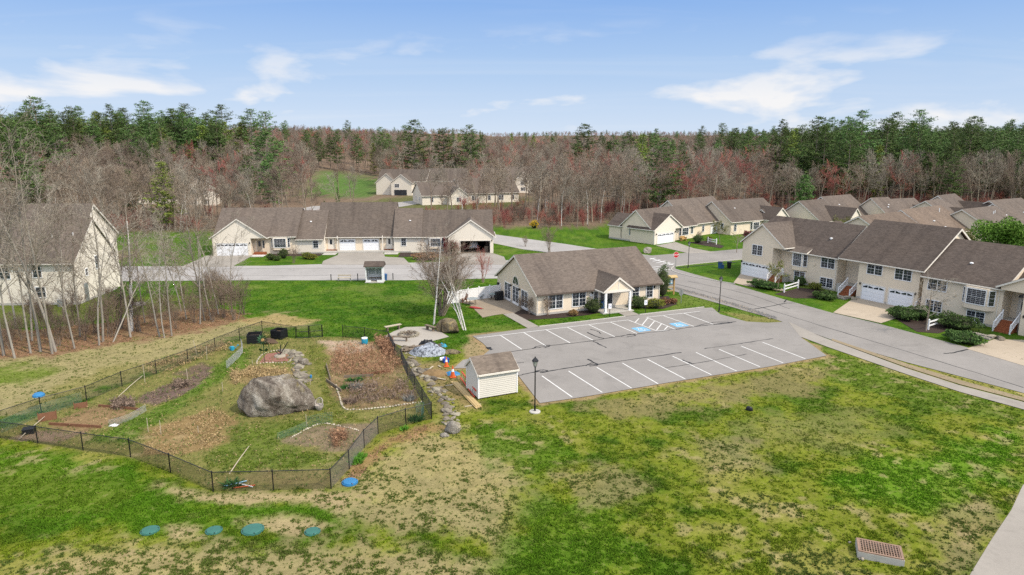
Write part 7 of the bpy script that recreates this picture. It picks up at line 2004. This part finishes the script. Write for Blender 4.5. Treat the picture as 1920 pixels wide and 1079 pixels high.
put_tree('bare_bush', VS[2], *(37.32, 135.37), 0, .55, 1, 'tan twiggy bush beside the duplex door', 'shrub')

# ---------------------------------------------------------------- leafy shrubs
def shrub_mesh(seed, rx, ry, rz, n, leaf, m, core=True, lump=.27):
    rs = np.random.RandomState(seed)
    d = rs.randn(n, 3); d[:, 2] = np.abs(d[:, 2]) * 1.0 - .25; d /= np.linalg.norm(d, axis=1)[:, None]
    lumpf = 1 + lump * np.sin(d[:, 0] * 5 + seed) * np.cos(d[:, 1] * 4 + seed * 2) + lump * .5 * np.sin(d[:, 2] * 9 + seed)
    rad = (1 - rs.rand(n) ** 2 * .28) * lumpf
    c = d * rad[:, None] * np.array([rx, ry, rz]) + np.array([0, 0, rz * .85])
    c[:, 2] = np.maximum(c[:, 2], .03)
    e1, e2 = rs.randn(n, 3), rs.randn(n, 3)
    e1 /= np.linalg.norm(e1, axis=1)[:, None]; e2 /= np.linalg.norm(e2, axis=1)[:, None]
    s = leaf * (.6 + .8 * rs.rand(n, 1))
    T = np.stack([c - e1 * s, c + e1 * s, c + e2 * s * 1.3], 1).reshape(-1, 3)
    return np_mesh('foliage', T, [np.arange(len(T)).reshape(-1, 3)], m)
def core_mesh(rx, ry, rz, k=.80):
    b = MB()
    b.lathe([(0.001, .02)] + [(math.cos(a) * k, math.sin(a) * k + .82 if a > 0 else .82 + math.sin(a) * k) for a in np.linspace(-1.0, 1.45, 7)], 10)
    return b.mesh('stems', 'core', True)  # dark filler body added inside shrubs to block light, not real stems
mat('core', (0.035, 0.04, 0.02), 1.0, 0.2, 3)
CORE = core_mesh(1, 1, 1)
def shrub(name, x, y, rx, ry, rz, m, label, seed=0, leaf=.07, n=1500, ang=0, cat='shrub', group=None):
    o = thing(name, label, cat, (x, y, 0), math.radians(ang), group)
    place('foliage', shrub_mesh(seed, rx, ry, rz, n, leaf, m), o)
    place('stems', CORE, o, scale=(rx, ry, rz))  # added light-blocking filler, no stems are modelled
    return o
shrub('round_bush', *(9.48, 77.35), .95, .95, .92, 'leaf_hedge', 'clipped round dark green bush left of the clubhouse porch', 1)
shrub('round_bush', *(15.26, 79.68), 1.05, .95, .80, 'leaf_hedge', 'dark green rounded bush right of the porch column', 2, ang=20)
shrub('round_bush', *(17.12, 79.68), 1.15, .8, .62, 'leaf_yellow', 'low yellow-green bush at the right end of the clubhouse', 3, ang=15)
shrub('round_bush', *(18.75, 81.58), .55, .5, .4, 'leaf_dead', 'small brown mound of shrub in the mulch by the notice board', 4)
shrub('round_bush', *(19.93, 82.14), .45, .4, .3, 'leaf_dead', 'small brown tuft between the yellow bush and the round sign', 14)
shrub('round_bush', *(7.06, 76.12), .5, .4, .33, 'leaf_dead', 'dry brown clump under the second front window of the clubhouse', 5)
shrub('arborvitae', *(19.37, 85.66), .85, .75, 2.15, 'leaf_hedge', 'tall narrow dark arborvitae at the right corner of the clubhouse', 6, n=2600)
for i, (q, rx, ry, rz, m, l) in enumerate([
    ((34.27, 90.82), 2.4, 1.0, .55, 'leaf_hedge', 'long low green hedge beside the first townhouse driveway'),
    ((39.93, 92.55), .8, .7, .7, 'leaf_hedge', 'dark round bush under the first townhouse bay window'),
    ((40.88, 90.14), .85, .7, .5, 'leaf_yellow', 'yellowish mound of shrub beside the rail fence'),
    ((39.77, 84.45), 1.5, 1.0, .5, 'leaf_hedge', 'low spreading green shrub in front of the lower townhouse window'),
    ((43.89, 74.45), 1.6, 1.1, .72, 'leaf_hedge', 'dark bush right of the twin garage driveway'),
    ((45.95, 74.68), 1.5, 1.0, .75, 'leaf_hedge', 'dark bush behind the bare spreading tree'),
    ((47.37, 70.45), 2.2, 1.3, .85, 'leaf_hedge', 'large brown-green bush below the wide bay window'),
    ((45.09, 65.35), 1.7, 1.2, .55, 'leaf_hedge', 'flat oval green bush near the stone steps'),
    ((36.34, 132.49), .95, .9, .9, 'leaf_hedge', 'round green bush beside the duplex entrance'),
    ((39.25, 134.64), .6, .6, .5, 'leaf_yellow', 'small light bush by the duplex rail fence'),
    ((-40.52, 113.12), .7, .6, .55, 'leaf_hedge', 'dark low shrub below the bay window of the long row house'),
    ((-39.27, 112.60), .6, .5, .4, 'leaf_hedge', 'second dark low shrub below the bay window of the long row house'),
    ((-38.88, 114.70), .75, .7, .85, 'leaf_hedge', 'taller brown-green shrub right of the bay window'),
    ((-34.82, 114.17), .8, .7, .6, 'leaf_yellow', 'light green shrub left of the small end window'),
    ((-33.68, 113.64), .7, .6, .5, 'leaf_yellow', 'light green shrub under the small end window'),
    ((-10.60, 119.70), 1.15, .9, 1.3, 'leaf_maroon', 'tall dark red leafy shrub against the garage wing'),
    ((-8.49, 122.07), .6, .5, .7, 'leaf_maroon', 'small red shrub beside the open garage door'),
    ((-14.41, 113.64), 2.2, 1.2, .6, 'leaf_dead', 'brown mulchy shrub bed in front of the second bay window'),
    ((5.11, 155.08), .95, .9, .95, 'leaf_gold', 'bright yellow flowering bush at the wood edge'),
    ((48.19, 139.14), .9, .8, .8, 'leaf_maroon', 'dark red bush behind the first townhouse'),
]):
    shrub('garden_shrub', *q, rx, ry, rz, m, l, 20 + i, n=1300 if rx < 1.5 else 2300, leaf=.07 if rx < 1.5 else .11, ang=-60 if q[0] > 30 else 0)
# broad fresh green tree behind the ridge and the round pine
def leafy_mesh(seed, Rr, H, n, leaf, m):
    rs = np.random.RandomState(seed)
    k = 26
    cc = rs.randn(k, 3) * np.array([Rr * .5, Rr * .5, H * .16]) + np.array([0, 0, H * .62])
    pick = rs.randint(0, k, n)
    d = rs.randn(n, 3); d /= np.linalg.norm(d, axis=1)[:, None]
    c = cc[pick] + d * (Rr * .34) * (1 - rs.rand(n, 1) ** 3)
    e1, e2 = rs.randn(n, 3), rs.randn(n, 3)
    e1 /= np.linalg.norm(e1, axis=1)[:, None]; e2 /= np.linalg.norm(e2, axis=1)[:, None]
    s = leaf * (.6 + .8 * rs.rand(n, 1))
    T = np.stack([c - e1 * s, c + e1 * s, c + e2 * s * 1.3], 1).reshape(-1, 3)
    V1, Q1 = tubes([(0, 0, -.2, 0, 0, H * .5, .22, .12)] + [(0, 0, H * .3, *q, .09, .02) for q in cc[:14]], 5)
    return np_mesh('trunk', V1, [Q1], 'bark', True), np_mesh('crown', T, [np.arange(len(T)).reshape(-1, 3)], m), None
put_tree('leafy_tree', leafy_mesh(3, 4.8, 9.4, 16000, .20, 'leaf_fresh'), 77.5, 106, 0, .86, 0, 'fresh green leafy tree rising behind the townhouse ridge', 'tree')
put_tree('leafy_tree', leafy_mesh(4, 2.0, 5.5, 1500, .14, 'leaf_spring'), 75.0, 113, 0, 1.0, 0, 'small light green tree against the pale gable behind the townhouse ridge', 'tree')
put_tree('leafy_tree', leafy_mesh(6, 1.6, 4.6, 1200, .13, 'leaf_spring'), 67.5, 139.5, 0, 1.0, 0, 'small green tree between the grey gable and the townhouse ridge', 'tree')
# ---------------------------------------------------------------- the woods
FOR = [tree_mesh(200 + i, 14.5, .17, 'forest', .026, 1.6, bark='bark', crown='twig_brown') for i in range(5)]
def recolour(mt, bark, crown):
    a, b = mt[0].copy(), mt[1].copy()
    a.materials[0] = MATS[bark]; b.materials[0] = MATS[crown]
    return a, b, None
FORG = [recolour(FOR[i], 'bark', 'twig_grey') for i in (0, 2, 4)]
FORR = [recolour(FOR[i], 'bark', 'twig_red') for i in (1, 3)]
FORB = [recolour(FOR[i], 'bark_birch', 'twig_pale') for i in (1, 4)]
FSL = [recolour(SL[i], 'bark_birch', 'twig_pale') for i in (0, 2)]
PIN = [pine_mesh(300 + i, 21 + 1.5 * (i % 3), 5.2 + .6 * (i % 3), .20 + .06 * (i % 2), 'needles', .5, .55 + .12 * (i % 2)) for i in range(4)] + [pine_mesh(310, 20, 4.6, .12, 'needles_light')] + [pine_mesh(311, 17, 3.4, .05, 'needles', shape=1.0)]
rw = random.Random(77)
EDGE = [(-400, 120), (-240, 118), (-110, 128), (-64, 150), (-30, 152), (-6, 158), (4, 157), (18, 157.5), (26, 167), (46, 176), (60, 186), (100, 190), (130, 186), (170, 150), (220, 130), (420, 120)]
def edge(x):
    return float(np.interp(x, [e[0] for e in EDGE], [e[1] for e in EDGE]))
CLEAR = [[(-72, 250), (-52, 246), (-50, 262), (-58, 300), (-66, 342), (-92, 344), (-86, 300)],
         [(-135, 208), (-73, 207), (-60, 212), (-42, 216), (-30, 228), (-22, 217), (-36, 197), (-47, 187), (-73, 189), (-135, 187)],
         [(-80, 205), (-40, 178), (-12, 157), (0, 148), (-3, 128), (-18, 141), (-45, 164), (-80, 190)],
         [(-55, 245), (26, 240), (28, 280), (-55, 275)], [(-31, 206), (8, 215), (6, 238), (-34, 226)], [(-114, 200), (-86, 200), (-86, 217), (-114, 217)],
         [(60, 140), (135, 140), (140, 184), (105, 186), (60, 178)]]
def in_any(x, y, polys):
    a, b = np.array([x]), np.array([y])
    return any(poly_sd(a, b, q)[0] < 0 for q in polys)
pts_b, pts_p = [], []
def pine_share(x, y):
    k = x / y
    if k < -.37 and 220 < y < 345: return .74 * min(1, (y - 215) / 20)
    if -.30 < k < -.15 and 345 < y < 410: return .65
    if .13 < k < .27 and 300 < y < 365: return .34
    if k > .385 and y > 205 and y < 320: return .93
    if k > .30 and y > 320: return .35
    if y > 400: return .055
    return .03
y = 112.0
while y < 640:
    step = 5.0 if y < 215 else (6.0 if y < 300 else (8.5 if y < 420 else 12.0))
    W_ = y * .80 + 14
    x = -W_
    while x < W_:
        px, py = x + rw.uniform(-.5, .5) * step * 1.25, y + rw.uniform(-.5, .5) * step * 1.25
        x += step
        if py < edge(px) or in_any(px, py, CLEAR): continue
        k_ = px / py
        if -.29 < k_ < -.195 and py < 345 and rw.random() < .80: continue
        if -.215 < k_ < -.075 and py < 262 and rw.random() < .95: continue
        if -.075 < k_ < .03 and py < 262 and rw.random() < .72: continue
        if -.40 < k_ < -.29 and py < 205 and rw.random() < .35: continue
        if px < -62 and py < 150 and rw.random() < .45: continue
        ps = pine_share(px, py)
        if ps > .3 and px < 60: ps *= 1.5 * float(sstep(.36, .6, fbm(np.array([px / 24.0]), np.array([py / 24.0]), 9, 2))[0])
        if ps > .9 and rw.random() < .35: continue
        (pts_p if rw.random() < ps else pts_b).append((px, py))
    y += step * .9
pts_b.sort(key=lambda q: math.hypot(*q)); pts_p.sort(key=lambda q: math.hypot(*q))
NB, NP = 300, 300
PLACES = [(-.62, 'at the far left edge'), (-.52, 'above the tall house roof'), (-.42, 'above the tall house gable'), (-.34, 'above the double garage of the row house'), (-.26, 'above the low link of the row house'), (-.17, 'above the twin garages of the row house'), (-.09, 'beside the distant houses'), (-.01, 'above the open garage'), (.07, 'behind the yellow bush'), (.14, 'behind the back lawn'), (.20, 'behind the duplex side gable'), (.28, 'behind the duplex ridge'), (.36, 'behind the dormer-gabled house'), (.45, 'behind the broad grey gable'), (.53, 'behind the stepped grey roof'), (.62, 'behind the twin pale gables'), (9, 'at the far right edge')]
def region(x, y, d):
    k = x / y
    w = [q for a, q in PLACES if k < a][0]
    dep = ('in the front rank ' if y < edge(x) + 18 else 'deeper in ') if not d else ('in the first rank ' if y < (245 if abs(x) > 60 else 330) else 'farther back ')
    return dep + w
far_b, far_p = pts_b[NB:], pts_p[NP:]
REDS = [(-25, 262), (-8, 262), (-20, 300), (38, 215), (62, 205), (70, 200), (92, 196), (96, 196), (-68, 176), (-70, 250), (100, 205), (22, 205), (45, 190), (-34, 232), (5, 275)]
for i, (x, y) in enumerate(pts_b[:NB]):
    w = region(x, y, False); g = w
    near_red = min(math.hypot(x - a, y - b) for a, b in REDS) < 8
    u = rw.random()
    s = rw.uniform(.70, 1.12)
    if (near_red and u < .55) or (u > .97 and x > -20): ms, nm, l = FORR[i % 2], 'red_maple', 'leafless red-budded tree '
    elif u < .14: ms, nm, l, s = FSL[i % 2], 'birch', 'white-trunked bare birch ', s * .82
    elif u < .48: ms, nm, l = FORG[i % 3], 'woodland_tree', 'bare grey woodland tree '
    else: ms, nm, l = FOR[i % 5], 'woodland_tree', 'bare brown woodland tree '
    put_tree(nm, ms, x, y, None, (s * rw.uniform(1.0, 1.3), s * rw.uniform(1.0, 1.3), s), rw.uniform(0, 6.28), l + w, 'tree', l.strip() + 's ' + g, (rw.gauss(0, .04), rw.gauss(0, .04)))
for i, (x, y) in enumerate(pts_p[:NP]):
    w = region(x, y, True)
    v = rw.choice((0, 1, 2, 3, 0, 1, 2, 3, 4, 5))
    s = rw.uniform(.66, 1.18) * (.98 if x > 62 else 1.0)
    l = 'light green pine ' if v == 4 else 'dark green pine '
    sw_ = s * (rw.uniform(1.1, 1.5) if x < 60 else rw.uniform(.95, 1.3))
    put_tree('pine_tree', PIN[v], x, y, None, (sw_, sw_, s), rw.uniform(0, 6.28), l + w, 'tree', l.strip() + 's ' + w, (rw.gauss(0, .02), rw.gauss(0, .02)))
put_tree('round_pine', pine_mesh(320, 11, 3.6, .04, 'needles', .9, .5), 78, 183, None, .95, 0, 'round dark green pine standing in front of the red-tinged woods', 'tree')
for (x, y, s, l) in ((-75, 196, .75, 'narrow dark green conifer among bare trees left of the far road'), (-112, 160, .8, 'broad green conifer behind the tall house'), (-93, 168, .62, 'green conifer showing above the tall house gable'), (-128, 165, .9, 'green conifer alone among bare trees at the far left edge'), (-52, 205, .35, 'small dark spruce beside the far road'), (-46, 168, .3, 'dark green spruce right behind the long row house ridge')):
    put_tree('conifer', PIN[0 if s > .5 else 5], x, y, None, s, x, l, 'tree')
# the rest of the woods reads as one mass to the horizon
def join_tree(mt):
    a, b = mt[0], mt[1]
    bm = bmesh.new(); bm.from_mesh(a); n = len(bm.faces)
    bm.from_mesh(b); bm.faces.ensure_lookup_table()
    for f in bm.faces[n:]: f.material_index = 1
    me = bpy.data.meshes.new('far_tree'); bm.to_mesh(me); bm.free()
    me.materials.append(a.materials[0]); me.materials.append(b.materials[0])
    return me
def gn_mass(name, P, meshes, label, seed, smin, smax):
    rs = np.random.RandomState(seed)
    src = bpy.data.collections.new(name + '_source')
    for k, me in enumerate(meshes):
        src.objects.link(bpy.data.objects.new('%s_source_%02d' % (name, k), me))
    P = np.array(P)
    V = np.stack([P[:, 0], P[:, 1], terrain(P[:, 0], P[:, 1]) - .3], 1)
    me = bpy.data.meshes.new(name)
    me.vertices.add(len(V)); me.vertices.foreach_set('co', V.astype(np.float32).ravel())
    for nm, arr in (('sz', smin + (smax - smin) * rs.rand(len(V))), ('rz', rs.rand(len(V)) * 6.283)):
        at = me.attributes.new(nm, 'FLOAT', 'POINT'); at.data.foreach_set('value', arr.astype(np.float32))
    at = me.attributes.new('idx', 'INT', 'POINT'); at.data.foreach_set('value', rs.randint(0, len(meshes), len(V)).astype(np.int32))
    o = place(name, me)
    ng = bpy.data.node_groups.new(name, 'GeometryNodeTree')
    ng.interface.new_socket('Geometry', in_out='INPUT', socket_type='NodeSocketGeometry')
    ng.interface.new_socket('Geometry', in_out='OUTPUT', socket_type='NodeSocketGeometry')
    N = ng.nodes
    gi, go = N.new('NodeGroupInput'), N.new('NodeGroupOutput')
    ip, ci = N.new('GeometryNodeInstanceOnPoints'), N.new('GeometryNodeCollectionInfo')
    ci.inputs['Collection'].default_value = src
    ci.inputs['Separate Children'].default_value = True
    ci.inputs['Reset Children'].default_value = True
    ip.inputs['Pick Instance'].default_value = True
    def na(nm, tp):
        q = N.new('GeometryNodeInputNamedAttribute'); q.data_type = tp; q.inputs['Name'].default_value = nm
        return [s for s in q.outputs if s.enabled][0]
    cx = N.new('ShaderNodeCombineXYZ')
    L = ng.links.new
    L(na('rz', 'FLOAT'), cx.inputs[2])
    er = N.new('FunctionNodeEulerToRotation'); L(cx.outputs[0], er.inputs[0])
    L(gi.outputs[0], ip.inputs['Points']); L(ci.outputs[0], ip.inputs['Instance']); L(na('idx', 'INT'), ip.inputs['Instance Index'])
    L(er.outputs[0], ip.inputs['Rotation']); L(na('sz', 'FLOAT'), ip.inputs['Scale'])
    L(ip.outputs[0], go.inputs[0])
    md = o.modifiers.new('scatter', 'NODES'); md.node_group = ng
    return tag(o, label, 'forest', kind='stuff')
y = 640.0
while y < 2300:
    step = 16 + (y - 640) * .012
    x = -y * .82
    while x < y * .82:
        q = (x + rw.uniform(-.6, .6) * step, y + rw.uniform(-.6, .6) * step)
        (far_p if rw.random() < .03 else far_b).append(q)
        x += step
    y += step
JB = [join_tree(q) for q in (FOR[0], FOR[1], FOR[2], FOR[3], FORG[0], FORG[1], FORR[0])]
JP = [join_tree(q) for q in PIN[:5]]
gn_mass('bare_forest', far_b, JB, 'distant bare brown woods stretching to the horizon', 5, .85, 1.25)
gn_mass('pine_forest', far_p, JP, 'distant dark pines scattered along the horizon', 6, .75, 1.05)
# low brush along the wood edge
UB = [recolour(VS[0], 'bark', 'twig_brown'), recolour(VS[1], 'bark', 'twig_red')]
pb = []
for i in range(900):
    x = rw.uniform(-150, 150); y = edge(x) + rw.uniform(-1, 1) * 2 + abs(rw.gauss(0, 22))
    if in_any(x, y, CLEAR): continue
    if -80 < x < -16 and rw.random() < .6: continue
    pb.append((x, y))
gn_mass('undergrowth', pb, [join_tree(q) for q in UB], 'leafless undergrowth along the edge of the woods', 8, .5, 1.1)['category'] = 'undergrowth'
